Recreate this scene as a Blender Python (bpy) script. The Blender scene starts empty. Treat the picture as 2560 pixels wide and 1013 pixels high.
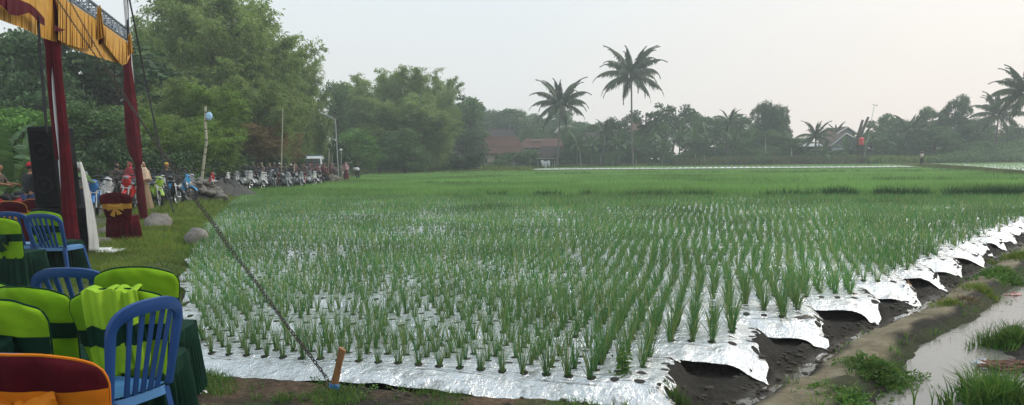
import bpy, bmesh, math, random
import numpy as np
from mathutils import Vector, Matrix
random.seed(7); RNG = np.random.default_rng(7)
SC = bpy.context.scene; COL = SC.collection
R = math.radians; PI = math.pi

# ---------------------------------------------------------------- camera
F = 1934.0; TH = R(10); CH = 1.6; RO = R(.6)      # pixel focal length, pitch, height, roll
def ray(x, y):
    dx = x-1280; dy = 743-y
    dx, dy = dx*math.cos(RO)+dy*math.sin(RO), -dx*math.sin(RO)+dy*math.cos(RO)
    r = dx/F; u = dy/F
    return r, math.cos(TH)+u*math.sin(TH), u*math.cos(TH)-math.sin(TH)
def at(x, y, z=0.):
    a, b, c = ray(x, y); t = (z-CH)/c
    return Vector((a*t, b*t, z))
def atY(x, y, Y):
    a, b, c = ray(x, y); t = Y/b
    return Vector((a*t, Y, CH+c*t))
def ground_px(x, Y, z=0.):
    """point at depth Y and height z seen in pixel column x"""
    y0, y1 = 200., 1400.
    lo, hi = -3000., 4000.
    for _ in range(50):
        m = (lo+hi)/2
        if atY(x, m, Y).z > z: lo = m
        else: hi = m
    p = atY(x, lo, Y); return Vector((p.x, p.y, z))
cam = bpy.data.cameras.new('camera'); co = bpy.data.objects.new('camera', cam); COL.objects.link(co); SC.camera = co
cam.sensor_width = 36; cam.lens = F/2560*36; cam.shift_y = (743-506.5)/2560
cam.clip_end = 5000; cam.clip_start = .05
co.matrix_world = Matrix.Translation((0, 0, CH)) @ Matrix.Rotation(PI/2-TH, 4, 'X') @ Matrix.Rotation(-RO, 4, 'Z')
SC.render.resolution_x = 1024; SC.render.resolution_y = 405

# ---------------------------------------------------------------- tags
def tag(o, label=None, cat=None, group=None, kind=None):
    if label: o['label'] = label
    if cat: o['category'] = cat
    if group: o['group'] = group
    if kind: o['kind'] = kind
    return o
def empty(name, loc, rz=0, label=None, cat=None, group=None, sc=1):
    o = bpy.data.objects.new(name, None); COL.objects.link(o); o.location = loc; o.rotation_euler = (0, 0, rz)
    o.scale = (sc, sc, sc) if not hasattr(sc, '__len__') else sc
    o.empty_display_size = .1
    return tag(o, label, cat, group)
def kids(o): return [c for c in ALLC.get(o.name, [])]
ALLC = {}
def setp(o, p):
    o.parent = p; ALLC.setdefault(p.name, []).append(o)
def copy_tree(o, parent=None):
    c = o.copy(); COL.objects.link(c)
    for k in ('label', 'group', 'category', 'kind'):
        if parent is None and k in ('label',) and k in c: del c[k]
    if parent is not None: setp(c, parent)
    for ch in kids(o): copy_tree(ch, c)
    return c
def ico(n):
    bm = bmesh.new(); bmesh.ops.create_icosphere(bm, subdivisions=n, radius=1)
    v = [tuple(x.co) for x in bm.verts]; f = [tuple(q.index for q in p.verts) for p in bm.faces]; bm.free(); return v, f
ICO = {k: ico(k) for k in (1, 2, 3)}

class MB:
    def __init__(s, M=None): s.v = []; s.f = []; s.mi = []; s.M = M or Matrix.Identity(4)
    def add(s, vs, fs, mi=0):
        b = len(s.v); M = s.M
        s.v += [tuple(M @ Vector(p)) for p in vs]; s.f += [tuple(b+i for i in q) for q in fs]; s.mi += [mi]*len(fs); return s
    def box(s, c, d, rz=0, mi=0, rx=0, ry=0, bev=0):
        x, y, z = d[0]/2, d[1]/2, d[2]/2
        T = Matrix.Translation(c) @ Matrix.Rotation(rz, 4, 'Z') @ Matrix.Rotation(ry, 4, 'Y') @ Matrix.Rotation(rx, 4, 'X')
        if bev > 0:
            b = min(bev, x*.9, y*.9, z*.9); vs = []; 
            for sz, ins in ((-z, b), (-z+b, 0), (z-b, 0), (z, b)):
                X, Y = x-ins, y-ins; c_ = b if ins == 0 else b*.6
                vs += [(-X+c_, -Y, sz), (X-c_, -Y, sz), (X, -Y+c_, sz), (X, Y-c_, sz), (X-c_, Y, sz), (-X+c_, Y, sz), (-X, Y-c_, sz), (-X, -Y+c_, sz)]
            fs = [tuple(reversed(range(8)))]+[tuple(range(24, 32))]
            for k in range(3):
                for i in range(8): fs.append((k*8+i, k*8+(i+1) % 8, k*8+8+(i+1) % 8, k*8+8+i))
            return s.add([T @ Vector(p) for p in vs], fs, mi)
        vs = [T @ Vector((a, b, c_)) for c_ in (-z, z) for a, b in ((-x, -y), (x, -y), (x, y), (-x, y))]
        return s.add(vs, [(3, 2, 1, 0), (4, 5, 6, 7), (0, 1, 5, 4), (1, 2, 6, 5), (2, 3, 7, 6), (3, 0, 4, 7)], mi)
    def tube(s, pts, r, n=8, mi=0, cap=True, flat=1, up=None):
        pts = [Vector(p) for p in pts]; N = len(pts)
        rs = r if hasattr(r, '__len__') else [r]*N
        vs = []; a = None
        for i, p in enumerate(pts):
            t = (pts[min(i+1, N-1)]-pts[max(i-1, 0)])
            if t.length < 1e-9: t = Vector((0, 0, 1))
            t.normalize()
            if a is None:
                a = Vector(up) if up else (Vector((0, 0, 1)) if abs(t.z) < .9 else Vector((1, 0, 0)))
            a = (a-t*a.dot(t));  a = a.normalized() if a.length > 1e-6 else t.orthogonal().normalized()
            b = t.cross(a)
            for k in range(n):
                q = 2*PI*k/n; vs.append(p+(a*math.cos(q)*flat+b*math.sin(q))*rs[i])
        fs = [(i*n+k, i*n+(k+1) % n, (i+1)*n+(k+1) % n, (i+1)*n+k) for i in range(N-1) for k in range(n)]
        if cap: fs += [tuple(reversed(range(n))), tuple(range((N-1)*n, N*n))]
        return s.add(vs, fs, mi)
    def ring(s, c, Rr, r, axis='X', n=24, m=6, mi=0, sx=1):
        vs = []
        for i in range(n):
            A = 2*PI*i/n
            for k in range(m):
                B = 2*PI*k/m; q = Rr+r*math.cos(B); w = r*math.sin(B)*sx
                p = (w, q*math.cos(A), q*math.sin(A)) if axis == 'X' else ((q*math.cos(A), w, q*math.sin(A)) if axis == 'Y' else (q*math.cos(A), q*math.sin(A), w))
                vs.append((c[0]+p[0], c[1]+p[1], c[2]+p[2]))
        fs = [(i*m+k, i*m+(k+1) % m, ((i+1) % n)*m+(k+1) % m, ((i+1) % n)*m+k) for i in range(n) for k in range(m)]
        return s.add(vs, fs, mi)
    def ell(s, c, r, mi=0, sub=2, amp=0, seed=0, rot=None):
        vs, fs = ICO[sub]; rr = r if hasattr(r, '__len__') else (r, r, r); out = []
        rg = random.Random(seed); ph = [rg.uniform(0, 6) for _ in range(9)]
        for p in vs:
            k = 1
            if amp:
                k += amp*(math.sin(p[0]*2.3+ph[0])*math.cos(p[1]*2.9+ph[1])+.6*math.sin(p[2]*3.7+ph[2]+p[0]*2)+.4*math.sin(p[1]*6+ph[3])*math.cos(p[0]*5+ph[4]))
            q = Vector((p[0]*rr[0]*k, p[1]*rr[1]*k, p[2]*rr[2]*k))
            if rot is not None: q = rot @ q
            out.append(q+Vector(c))
        return s.add(out, fs, mi)
    def grid(s, fn, nu, nv, mi=0, closed=False):
        vs = [fn(i/nu, j/nv) for j in range(nv+1) for i in range(nu+(0 if closed else 1))]
        w = nu if closed else nu+1
        fs = [(j*w+i, j*w+(i+1) % w, (j+1)*w+(i+1) % w, (j+1)*w+i) for j in range(nv) for i in range(nu)]
        return s.add(vs, fs, mi)
    def prism(s, poly, y0, y1, mi=0, plane='XZ'):
        n = len(poly)
        g = (lambda a, b, t: (a, t, b)) if plane == 'XZ' else ((lambda a, b, t: (t, a, b)) if plane == 'YZ' else (lambda a, b, t: (a, b, t)))
        vs = [g(a, b, y0) for a, b in poly]+[g(a, b, y1) for a, b in poly]
        fs = [tuple(range(n)), tuple(reversed(range(n, 2*n)))]+[(i, i+n, (i+1) % n+n, (i+1) % n) for i in range(n)]
        return s.add(vs, fs, mi)
    def build(s, name, mats, parent=None, smooth=True, fix=True, label=None):
        me = bpy.data.meshes.new(name); me.from_pydata(s.v, [], s.f)
        if not isinstance(mats, (list, tuple)): mats = [mats]
        for m in mats: me.materials.append(m)
        me.polygons.foreach_set('material_index', s.mi)
        if fix:
            bm = bmesh.new(); bm.from_mesh(me); bmesh.ops.recalc_face_normals(bm, faces=bm.faces); bm.to_mesh(me); bm.free()
        if smooth:
            me.polygons.foreach_set('use_smooth', [True]*len(me.polygons))
            try: me.set_sharp_from_angle(angle=R(38))
            except Exception: pass
        o = bpy.data.objects.new(name, me); COL.objects.link(o)
        if parent is not None: setp(o, parent)
        if label: o['label'] = label
        return o
def thick(o, t, off=0):
    m = o.modifiers.new('Solidify', 'SOLIDIFY'); m.thickness = t; m.offset = off; return o

# numpy meshes ---------------------------------------------------------------
def npmesh(name, V, Fq, mats, parent=None, smooth=False, link=True):
    me = bpy.data.meshes.new(name); V = np.ascontiguousarray(V, dtype=np.float32); Fq = np.ascontiguousarray(Fq, dtype=np.int32)
    me.vertices.add(len(V)); me.vertices.foreach_set('co', V.ravel())
    k = Fq.shape[1]; me.loops.add(Fq.size); me.loops.foreach_set('vertex_index', Fq.ravel())
    me.polygons.add(len(Fq)); me.polygons.foreach_set('loop_start', np.arange(0, Fq.size, k, dtype=np.int32))
    try: me.polygons.foreach_set('loop_total', np.full(len(Fq), k, dtype=np.int32))
    except Exception: pass
    if smooth: me.polygons.foreach_set('use_smooth', np.ones(len(Fq), dtype=bool))
    me.update(calc_edges=True)
    for m in (mats if isinstance(mats, (list, tuple)) else [mats]): me.materials.append(m)
    if not link: return me
    o = bpy.data.objects.new(name, me); COL.objects.link(o)
    if parent is not None: setp(o, parent)
    return o
def blades(B, h, w, ang, lean, segs=2, face=None, pw=.7, rng=RNG, bend=2.):
    """curved tapering strips rooted at B; returns verts, quads"""
    N = len(B); h = np.broadcast_to(h, N); w = np.broadcast_to(w, N); lean = np.broadcast_to(lean, N)
    face = rng.uniform(0, PI, N) if face is None else face
    dx, dy = np.cos(ang), np.sin(ang); wx, wy = np.cos(face), np.sin(face)
    V = np.zeros((N, segs+1, 2, 3))
    for i in range(segs+1):
        t = i/segs; ln = lean*h*t**bend; up = h*(t-.25*np.minimum(lean, 1.2)*t**3)
        ww = w*.5*max((1-t)**pw, .12)
        for s, sg in ((0, -1), (1, 1)):
            V[:, i, s, 0] = B[:, 0]+dx*ln+wx*ww*sg; V[:, i, s, 1] = B[:, 1]+dy*ln+wy*ww*sg; V[:, i, s, 2] = B[:, 2]+up
    base = np.arange(N)[:, None]*(2*(segs+1))
    q = np.concatenate([base+np.array([[2*i, 2*i+1, 2*i+3, 2*i+2]]) for i in range(segs)], 1).reshape(-1, 4)
    return V.reshape(-1, 3), q
def leaves(C, ln, wd, D=None, rng=RNG):
    """diamond leaves centred at C, along D (unit-ish)"""
    N = len(C); ln = np.broadcast_to(ln, N)[:, None]; wd = np.broadcast_to(wd, N)[:, None]
    if D is None: D = rng.normal(size=(N, 3))
    D = D/np.linalg.norm(D, axis=1, keepdims=True); S = np.cross(D, rng.normal(size=(N, 3))); S /= np.linalg.norm(S, axis=1, keepdims=True)+1e-9
    V = np.stack([C-D*ln*.5, C+S*wd*.5-D*ln*.05, C+D*ln*.5, C-S*wd*.5-D*ln*.05], 1)
    return V.reshape(-1, 3), np.arange(N*4).reshape(-1, 4)
def cat(parts):
    V = []; Q = []; b = 0
    for v, q in parts: V.append(v); Q.append(q+b); b += len(v)
    return np.concatenate(V), np.concatenate(Q)

# ---------------------------------------------------------------- materials
def nt(name):
    m = bpy.data.materials.new(name); m.use_nodes = True; t = m.node_tree
    return m, t, t.nodes['Principled BSDF'], t.nodes['Material Output']
def N(t, typ, **k):
    n = t.nodes.new(typ)
    for a, b in k.items():
        if a in n.inputs.keys(): n.inputs[a].default_value = b
        else: setattr(n, a, b)
    return n
def L(t, a, b): t.links.new(a, b)
def c4(c): return (c[0], c[1], c[2], 1)
def noise(t, scale, detail=4, coord='Object', rough=.55, stretch=None):
    tc = N(t, 'ShaderNodeTexCoord'); n = N(t, 'ShaderNodeTexNoise', Scale=scale, Detail=detail, Roughness=rough)
    if stretch:
        mp = N(t, 'ShaderNodeMapping'); mp.inputs['Scale'].default_value = stretch; L(t, tc.outputs[coord], mp.inputs[0]); L(t, mp.outputs[0], n.inputs['Vector'])
    else: L(t, tc.outputs[coord], n.inputs['Vector'])
    return n
def ramp(t, src, stops, interp='LINEAR'):
    r = N(t, 'ShaderNodeValToRGB'); r.color_ramp.interpolation = interp; e = r.color_ramp.elements
    while len(e) < len(stops): e.new(.5)
    for k, (p, c) in enumerate(stops): e[k].position = p; e[k].color = c4(c)
    L(t, src, r.inputs[0]); return r
def pm(name, c1, c2=None, sc=6, rough=.75, metal=0, bump=0, bs=40, stretch=None, spec=.4, lo=.35, hi=.65, coord='Object', sheen=0):
    m, t, b, o = nt(name)
    b.inputs['Roughness'].default_value = rough; b.inputs['Metallic'].default_value = metal; b.inputs['Specular IOR Level'].default_value = spec
    if c2 is None: c2 = tuple(x*.75 for x in c1)
    n = noise(t, sc, 5, coord, .6, stretch); r = ramp(t, n.outputs['Fac'], [(lo, c1), (hi, c2)]); L(t, r.outputs[0], b.inputs['Base Color'])
    if sheen: b.inputs['Sheen Weight'].default_value = sheen
    if bump:
        n2 = noise(t, bs, 6, coord, .6, stretch); bp = N(t, 'ShaderNodeBump', Strength=bump, Distance=.02); L(t, n2.outputs['Fac'], bp.inputs['Height']); L(t, bp.outputs[0], b.inputs['Normal'])
    return m
def leafm(name, cols, trans=.25, rough=.6, big=.25, coord='Object', spec=.3):
    """foliage: a colour per leaf plus slow variation over the plant"""
    m, t, b, o = nt(name)
    g = N(t, 'ShaderNodeNewGeometry'); k = len(cols)
    r = ramp(t, g.outputs['Random Per Island'], [((i+.3)/k, c) for i, c in enumerate(cols)])
    n = noise(t, big, 3, coord); hs = N(t, 'ShaderNodeHueSaturation'); mr = N(t, 'ShaderNodeMapRange'); mr.inputs[1].default_value = .3; mr.inputs[2].default_value = .7; mr.inputs[3].default_value = .65; mr.inputs[4].default_value = 1.4
    L(t, n.outputs['Fac'], mr.inputs[0]); L(t, mr.outputs[0], hs.inputs['Value']); L(t, r.outputs[0], hs.inputs['Color']); L(t, hs.outputs[0], b.inputs['Base Color'])
    b.inputs['Roughness'].default_value = rough; b.inputs['Specular IOR Level'].default_value = spec
    tr = N(t, 'ShaderNodeBsdfTranslucent'); L(t, hs.outputs[0], tr.inputs['Color']); mx = N(t, 'ShaderNodeMixShader'); mx.inputs[0].default_value = trans
    L(t, b.outputs[0], mx.inputs[1]); L(t, tr.outputs[0], mx.inputs[2]); L(t, mx.outputs[0], o.inputs['Surface'])
    return m

# ---------------------------------------------------------------- sky, sun, haze
SUN_EL, SUN_AZ = R(44), R(72)           # azimuth from +Y towards +X
w = bpy.data.worlds.new('World'); SC.world = w; w.use_nodes = True; t = w.node_tree; bg = t.nodes['Background']
sky = N(t, 'ShaderNodeTexSky'); sky.sky_type = 'NISHITA'; sky.sun_disc = False; sky.sun_elevation = SUN_EL; sky.sun_rotation = SUN_AZ
sky.air_density = 1.5; sky.dust_density = 7; sky.ozone_density = 1
hs = N(t, 'ShaderNodeHueSaturation', Saturation=.35, Value=1.0); L(t, sky.outputs[0], hs.inputs['Color'])
tc = N(t, 'ShaderNodeTexCoord'); sx = N(t, 'ShaderNodeSeparateXYZ'); L(t, tc.outputs['Generated'], sx.inputs[0])
r1 = ramp(t, sx.outputs['Z'], [(0, (.955, .85, .80)), (.12, (.935, .865, .825)), (.28, (.84, .87, .885)), (.7, (.76, .84, .92))])
r2 = ramp(t, sx.outputs['X'], [(.0, (.86, .95, 1.0)), (.45, (1.02, 1.0, .97))])
mu = N(t, 'ShaderNodeMix'); mu.data_type = 'RGBA'; mu.blend_type = 'MULTIPLY'; mu.inputs[0].default_value = 1
L(t, r1.outputs[0], mu.inputs[6]); L(t, r2.outputs[0], mu.inputs[7])
sc_ = N(t, 'ShaderNodeVectorMath', operation='SCALE'); sc_.inputs['Scale'].default_value = 9.0; L(t, mu.outputs[2], sc_.inputs[0])
mx = N(t, 'ShaderNodeMix'); mx.data_type = 'RGBA'; mx.inputs[0].default_value = .85; L(t, hs.outputs[0], mx.inputs[6]); L(t, sc_.outputs[0], mx.inputs[7])
L(t, mx.outputs[2], bg.inputs[0]); bg.inputs[1].default_value = .125
sl = bpy.data.lights.new('sun', 'SUN'); sl.energy = 1.5; sl.angle = R(14); sl.color = (1, .93, .84)
so = bpy.data.objects.new('sun', sl); COL.objects.link(so)
d = Vector((math.sin(SUN_AZ)*math.cos(SUN_EL), math.cos(SUN_AZ)*math.cos(SUN_EL), math.sin(SUN_EL)))
so.rotation_euler = d.to_track_quat('Z', 'Y').to_euler(); so.location = (30, 20, 60)
SC.view_settings.view_transform = 'Standard'; SC.view_settings.look = 'None'; SC.view_settings.exposure = .12; SC.view_settings.gamma = 1
SC.cycles.max_bounces = 6; SC.cycles.diffuse_bounces = 3; SC.cycles.glossy_bounces = 2; SC.cycles.transmission_bounces = 3; SC.cycles.volume_bounces = 1
SC.cycles.transparent_max_bounces = 6; SC.cycles.use_denoising = True
def haze():
    me = MB().box((0, 140, 19), (620, 330, 44))
    m = bpy.data.materials.new('haze_air'); m.use_nodes = True; t = m.node_tree; t.nodes.remove(t.nodes['Principled BSDF'])
    v = N(t, 'ShaderNodeVolumePrincipled'); v.inputs['Color'].default_value = (.90, .97, 1, 1); v.inputs['Density'].default_value = .0012; v.inputs['Anisotropy'].default_value = .25
    L(t, v.outputs[0], t.nodes['Material Output'].inputs['Volume'])
    o = me.build('haze', m, smooth=False); tag(o, 'pale blue grey haze hanging over the field and treeline', 'haze', kind='stuff')
    return o
# ================================================================ field frame
FA = math.atan(.28); CA, SA = math.cos(FA), math.sin(FA)
def uv(x, y): return x*CA-y*SA, x*SA+y*CA
def xy(u, v): return u*CA+v*SA, -u*SA+v*CA
BV = [5.15, 17.0+.0]; PITCH = 1.26; V0 = 5.16; NB = 21
RV = [3., 5.18, 6.35, 7.98, 9.07, 10.93, 12.3, 13.35, 16.1, 17.1, 19.05, 60, 200]
RU = [-1.4, -.41, .20, .95, 1.6, 2.42, 3.1, 3.56, 4.75, 5.2, 6.1, 25.5, 92]
def uR(v): return np.interp(v, RV, RU)
LY = [0, 5.2, 6.23, 7.91, 10.04, 13.62, 19.64, 39.15, 51.2, 72.5, 119.8, 300]
LX = [-1.6, -2.45, -2.7, -3.47, -4.41, -5.73, -7.8, -13.6, -15.1, -14.9, -20.2, -45]
def xL(y): return np.interp(y, LY, LX)
def sst(a, b, x): t = np.clip((x-a)/(b-a), 0, 1); return t*t*(3-2*t)
def vnoise(x, y, s=1., seed=0):
    x = np.asarray(x)*s+seed*13.7; y = np.asarray(y)*s+seed*7.3
    xi = np.floor(x); yi = np.floor(y); fx = x-xi; fy = y-yi; fx = fx*fx*(3-2*fx); fy = fy*fy*(3-2*fy)
    def h(a, b): q = np.sin(a*127.1+b*311.7)*43758.5453; return q-np.floor(q)
    return (h(xi, yi)*(1-fx)+h(xi+1, yi)*fx)*(1-fy)+(h(xi, yi+1)*(1-fx)+h(xi+1, yi+1)*fx)*fy
def fbm(x, y, s=1., o=4, seed=0):
    r = 0; a = .5
    for k in range(o): r = r+a*vnoise(x, y, s*2**k, seed+k); a *= .5
    return r
def uE(v):
    return uR(V0+PITCH*np.floor((np.asarray(v)-V0+.17)/PITCH)+.05)+.02
BW = 1.03                                       # bed width
def bedprof(dv):                                # height of the earth ridge at dv metres into the pitch
    return sst(-.15, .11, dv)*(1-sst(BW-.14, BW+.08, dv))
BUNDX = [44, 38.5, 36.5, 44, 50.5, 67, 110]; BUNDY = [30, 48, 54.5, 74, 93.5, 141, 270]
def bund_d(x, y):                               # signed distance in x to the bund crest (positive = right of it)
    return x-np.interp(y, BUNDY, BUNDX)
def masks(x, y):
    u, v = uv(x, y); dR = u-uR(v)               # >0 right of the bed ends
    dRn = dR*.9
    dL = x-xL(y)                                # >0 inside field
    fld = sst(-.10, .0, v-V0+.16)*(1-sst(-.05, .12, dR))*sst(-.05, .15, dL)
    return u, v, dR, dL, fld
def gz(x, y, fine=True):
    x = np.asarray(x, float); y = np.asarray(y, float)
    u, v, dR, dL, fld = masks(x, y)
    n1 = fbm(x, y, 1.3, 4, 1)-.47; n2 = fbm(x, y, 7, 3, 5)-.44
    base = .0+.06*n1+.02*n2
    # left verge and road rise a little above the crop
    left = sst(.1, -.5, dL)*sst(9, 13, y); base = base+left*.12+.10*sst(.35, -.35, x-np.interp(y, [0, 4, 5, 6, 8, 10], [-.9, -1.3, -2.0, -3.2, -4.6, -5.2]))*sst(13, 9, y)
    # crop field
    k = (v-V0+.17) % PITCH-.17; bed = bedprof(k) if True else 0
    near = 1-sst(34, 40, v)
    dE = u-uE(v)+.10*(fbm(x, y, 3.1, 3, 12)-.47); cap = 1-sst(-.04, .24, dE)
    rough_ = .9*(fbm(x, y, 9, 4, 55)-.45)
    zf = -.13+.205*bed*near*cap+.12*(1-near)+.015*n2+.02*rough_*(dE > -.02)
    z = base*(1-fld)+zf*fld
    # right side: broken ridge ends, ditch, path, pond
    rs = sst(-.05, .1, dR)*sst(1.5, 4.0, v)
    w = .10*(fbm(x, y, 1.7, 3, 9)-.47)*4*.5
    d = (dR+w*.25)*np.interp(v, [4.5, 5.5, 7.5], [.72, .8, 1.])
    bedR = bedprof((v-V0+.17) % PITCH-.17)*(v > V0-.16)
    zr = np.interp(d, [0, .15, .22, .34, .46, .74, .86, 1.0, 1.6], [-.13, -.14, -.17, -.17, -.03, .01, -.04, -.14, -.3])
    zr = zr+.205*bedR*cap+.08*n2*(1-sst(.42, .5, d)*(1-sst(.8, .9, d))*.35)+.05*n1+(.035+.06*bedR*sst(-.02, .08, dE)*cap)*rough_*(1-.6*sst(.42, .5, d)*(1-sst(.8, .9, d)))
    # far bank of the pond (right frame edge)
    pr = np.interp(x-(2.9+.45*(y-4)), [-.1, .45, 1.5], [0, .34, .40])*(1-sst(7.0, 8.2, y+.15*np.sin(x*5)))*sst(1.15, 1.5, d)
    zr = zr+pr*(.8+.5*n1)
    lim = 1-sst(19, 26, v)
    z = z*(1-rs)+(zr*lim+(base)*(1-lim))*rs
    # bund and upper terrace on the far right
    b = bund_d(x, y); bm_ = sst(34, 50, y)
    z = z+bm_*(np.interp(y, [50, 95, 140], [.22, .42, .55])*sst(-1.4, 0, b)+np.interp(y, [50, 140], [.06, .20])*np.exp(-(b/.9)**2)*(.7+.6*fbm(x, y, .8, 3, 4)))
    # land behind the crop
    z = z+(.15*sst(135, 142, v)+.30*sst(103.5, 106, v))*(1-sst(-1.5, 0, b))*sst(0, 3, dL)
    z = z+ .05*sst(60, 120, y)*0
    return z
def gzs(x, y): return float(gz(np.array([x]), np.array([y]))[0])
def G(x, y, dz=0): return Vector((x, y, gzs(x, y)+dz))

# ---- ground sheet
ny, nx = 700, 720
ys = np.concatenate([np.linspace(-6, 2.4, 14), np.geomspace(2.5, 420, ny-14-6), [520, 700, 1000, 1500, 2300, 3500]])
tx = np.linspace(-1, 1, nx); tx = np.sign(tx)*(np.abs(tx)**1.15)
Y, T = np.meshgrid(ys, tx, indexing='ij'); X = T*np.maximum((np.abs(Y)*.95+4.0), 4.0)
X = np.where(Y > 420, T*Y*1.6, X)
Z = gz(X, Y)
V = np.stack([X, Y, Z], -1).reshape(-1, 3); I = np.arange(ny*nx).reshape(ny, nx)
Q = np.stack([I[:-1, :-1], I[:-1, 1:], I[1:, 1:], I[1:, :-1]], -1).reshape(-1, 4)
def attr(me, name, arr):
    a = me.attributes.new(name, 'FLOAT', 'POINT'); a.data.foreach_set('value', np.ascontiguousarray(arr, dtype=np.float32).ravel())
def ground_mat():
    m, t, b, o = nt('ground'); b.inputs['Roughness'].default_value = .9; b.inputs['Specular IOR Level'].default_value = .25
    def A(n): return N(t, 'ShaderNodeAttribute', attribute_name=n).outputs['Fac']
    def mixc(f, a, b_):
        q = N(t, 'ShaderNodeMix'); q.data_type = 'RGBA'; L(t, f, q.inputs[0]); L(t, a, q.inputs[6]); L(t, b_, q.inputs[7]); return q.outputs[2]
    n1 = noise(t, 3, 8, 'Object', .7); n2 = noise(t, 22, 6, 'Object', .7); n3 = noise(t, .6, 4, 'Object')
    soil = ramp(t, n2.outputs['Fac'], [(.3, (.018, .016, .013)), (.6, (.042, .037, .029)), (.8, (.08, .068, .052))])
    mud = ramp(t, n1.outputs['Fac'], [(.3, (.030, .026, .02)), (.55, (.06, .05, .037)), (.75, (.10, .084, .06))])
    path = ramp(t, n1.outputs['Fac'], [(.3, (.15, .125, .08)), (.5, (.27, .225, .145)), (.7, (.38, .33, .23))])
    grass = ramp(t, n1.outputs['Fac'], [(.3, (.045, .07, .018)), (.5, (.08, .115, .03)), (.7, (.13, .15, .045))])
    straw = ramp(t, n2.outputs['Fac'], [(.3, (.075, .045, .028)), (.5, (.17, .105, .065)), (.7, (.28, .20, .13))])
    gravel = ramp(t, n2.outputs['Fac'], [(.3, (.12, .11, .095)), (.7, (.24, .22, .20))])
    c = mixc(A('mud'), soil.outputs[0], mud.outputs[0]); c = mixc(A('path'), c, path.outputs[0]); c = mixc(A('straw'), c, straw.outputs[0])
    c = mixc(A('road'), c, gravel.outputs[0]); c = mixc(A('grass'), c, grass.outputs[0])
    L(t, c, b.inputs['Base Color'])
    rr = N(t, 'ShaderNodeMapRange'); L(t, A('wet'), rr.inputs[0]); rr.inputs[3].default_value = .92; rr.inputs[4].default_value = .28; L(t, rr.outputs[0], b.inputs['Roughness'])
    bp = N(t, 'ShaderNodeBump', Strength=.9, Distance=.06); n5 = noise(t, 60, 5, 'Object', .7); ad = N(t, 'ShaderNodeMath', operation='MULTIPLY_ADD'); L(t, n5.outputs['Fac'], ad.inputs[0]); ad.inputs[1].default_value = .35; L(t, n2.outputs['Fac'], ad.inputs[2]); L(t, ad.outputs[0], bp.inputs['Height']); L(t, bp.outputs[0], b.inputs['Normal'])
    return m
go = npmesh('ground', V, Q, ground_mat(), smooth=True); tag(go, kind='structure')
u_, v_, dR_, dL_, fld_ = masks(X, Y); nn = fbm(X, Y, 2.2, 4, 3)
rsm = sst(-.05, .1, dR_)*(1-sst(19, 26, v_))
out = 1-np.maximum(fld_, sst(-.02, .05, dR_))
dq = dR_*np.interp(v_, [4.5, 5.5, 7.5], [.72, .8, 1.])
strawx = 0
pathm = rsm*sst(.40, .5, dq+(nn-.47)*.3)*(1-sst(.72, .84, dq+(nn-.47)*.4))
mudm = rsm*(1-sst(.36, .44, dq))*sst(.08, .2, dq)
wet = np.clip(mudm*sst(.15, .22, dq)+rsm*sst(1.0, 1.1, dq)*.6, 0, 1)
straw = out*(Y < 12)*sst(.42, .58, fbm(X, Y, 1.1, 3, 21))*.9*(X < 1.2)
bank = sst(.1, -.05, dL_)
roadx = X+13.5-.0*Y
roadm = bank*sst(.2, -1.2, X-np.interp(Y, [0, 10, 15, 20, 30, 50, 80, 130], [-7.6, -7.9, -8.2, -10.3, -14.3, -19.3, -19.5, -24]))*sst(8, 12, Y)
grassm = bank*(1-roadm)*sst(4.5, 8, Y)*sst(.30, .42, fbm(X, Y, 1.4, 3, 31)+.12)
farg = sst(36, 60, Y)*(fld_ < .5)*(bank < .5); fg_ = out*(X < 1.4)*(Y < 7)*sst(.38, .54, fbm(X, Y, 1.9, 3, 33))*.6; bd = np.exp(-(bund_d(X, Y)/1.5)**2)*sst(34, 45, Y)
grassm = np.clip(grassm+fg_+farg+bd+sst(26, 30, v_)*rsm+sst(19, 26, v_)*sst(0, .3, dR_)+rsm*sst(.8, .9, dR_)*(1-sst(.98, 1.1, dR_))*.35+(v_ > 132)+(v_ > 32.2)*(fld_ > .5)*1., 0, 1)
for n_, a_ in (('mud', mudm), ('path', pathm), ('wet', wet), ('straw', straw), ('road', roadm), ('grass', grassm)): attr(go.data, n_, a_)

# ---- water
def water_mat(name, col, rough, bs, strg):
    m, t, b, o = nt(name); b.inputs['Base Color'].default_value = c4(col); b.inputs['Roughness'].default_value = rough; b.inputs['IOR'].default_value = 1.33
    b.inputs['Specular IOR Level'].default_value = .9
    n = noise(t, bs, 3, 'Object', .5, (1, 2.6, 1)); bp = N(t, 'ShaderNodeBump', Strength=strg, Distance=.01); L(t, n.outputs['Fac'], bp.inputs['Height']); L(t, bp.outputs[0], b.inputs['Normal'])
    return m
wm = water_mat('pond_water', (.20, .185, .165), .08, 9, .25); dm = water_mat('ditch_water', (.07, .058, .042), .03, 5, .04)
def strip(name, d0, d1, z, va, vb, mat, n=60):
    g = MB(); 
    def fn(a, b_):
        v = va+(vb-va)*b_; d = d0+(d1-d0)*a; uu = float(uR(v))+d; x, y = xy(uu, v); return (x, y, z)
    g.grid(fn, 10, n); o = g.build(name, mat, smooth=True); tag(o, kind='structure'); return o
strip('pond', .9, 9.5, -.115, 1.5, 19, wm)
strip('ditch_water', .12, .5, -.158, 2.5, 10.5, dm)
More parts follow.
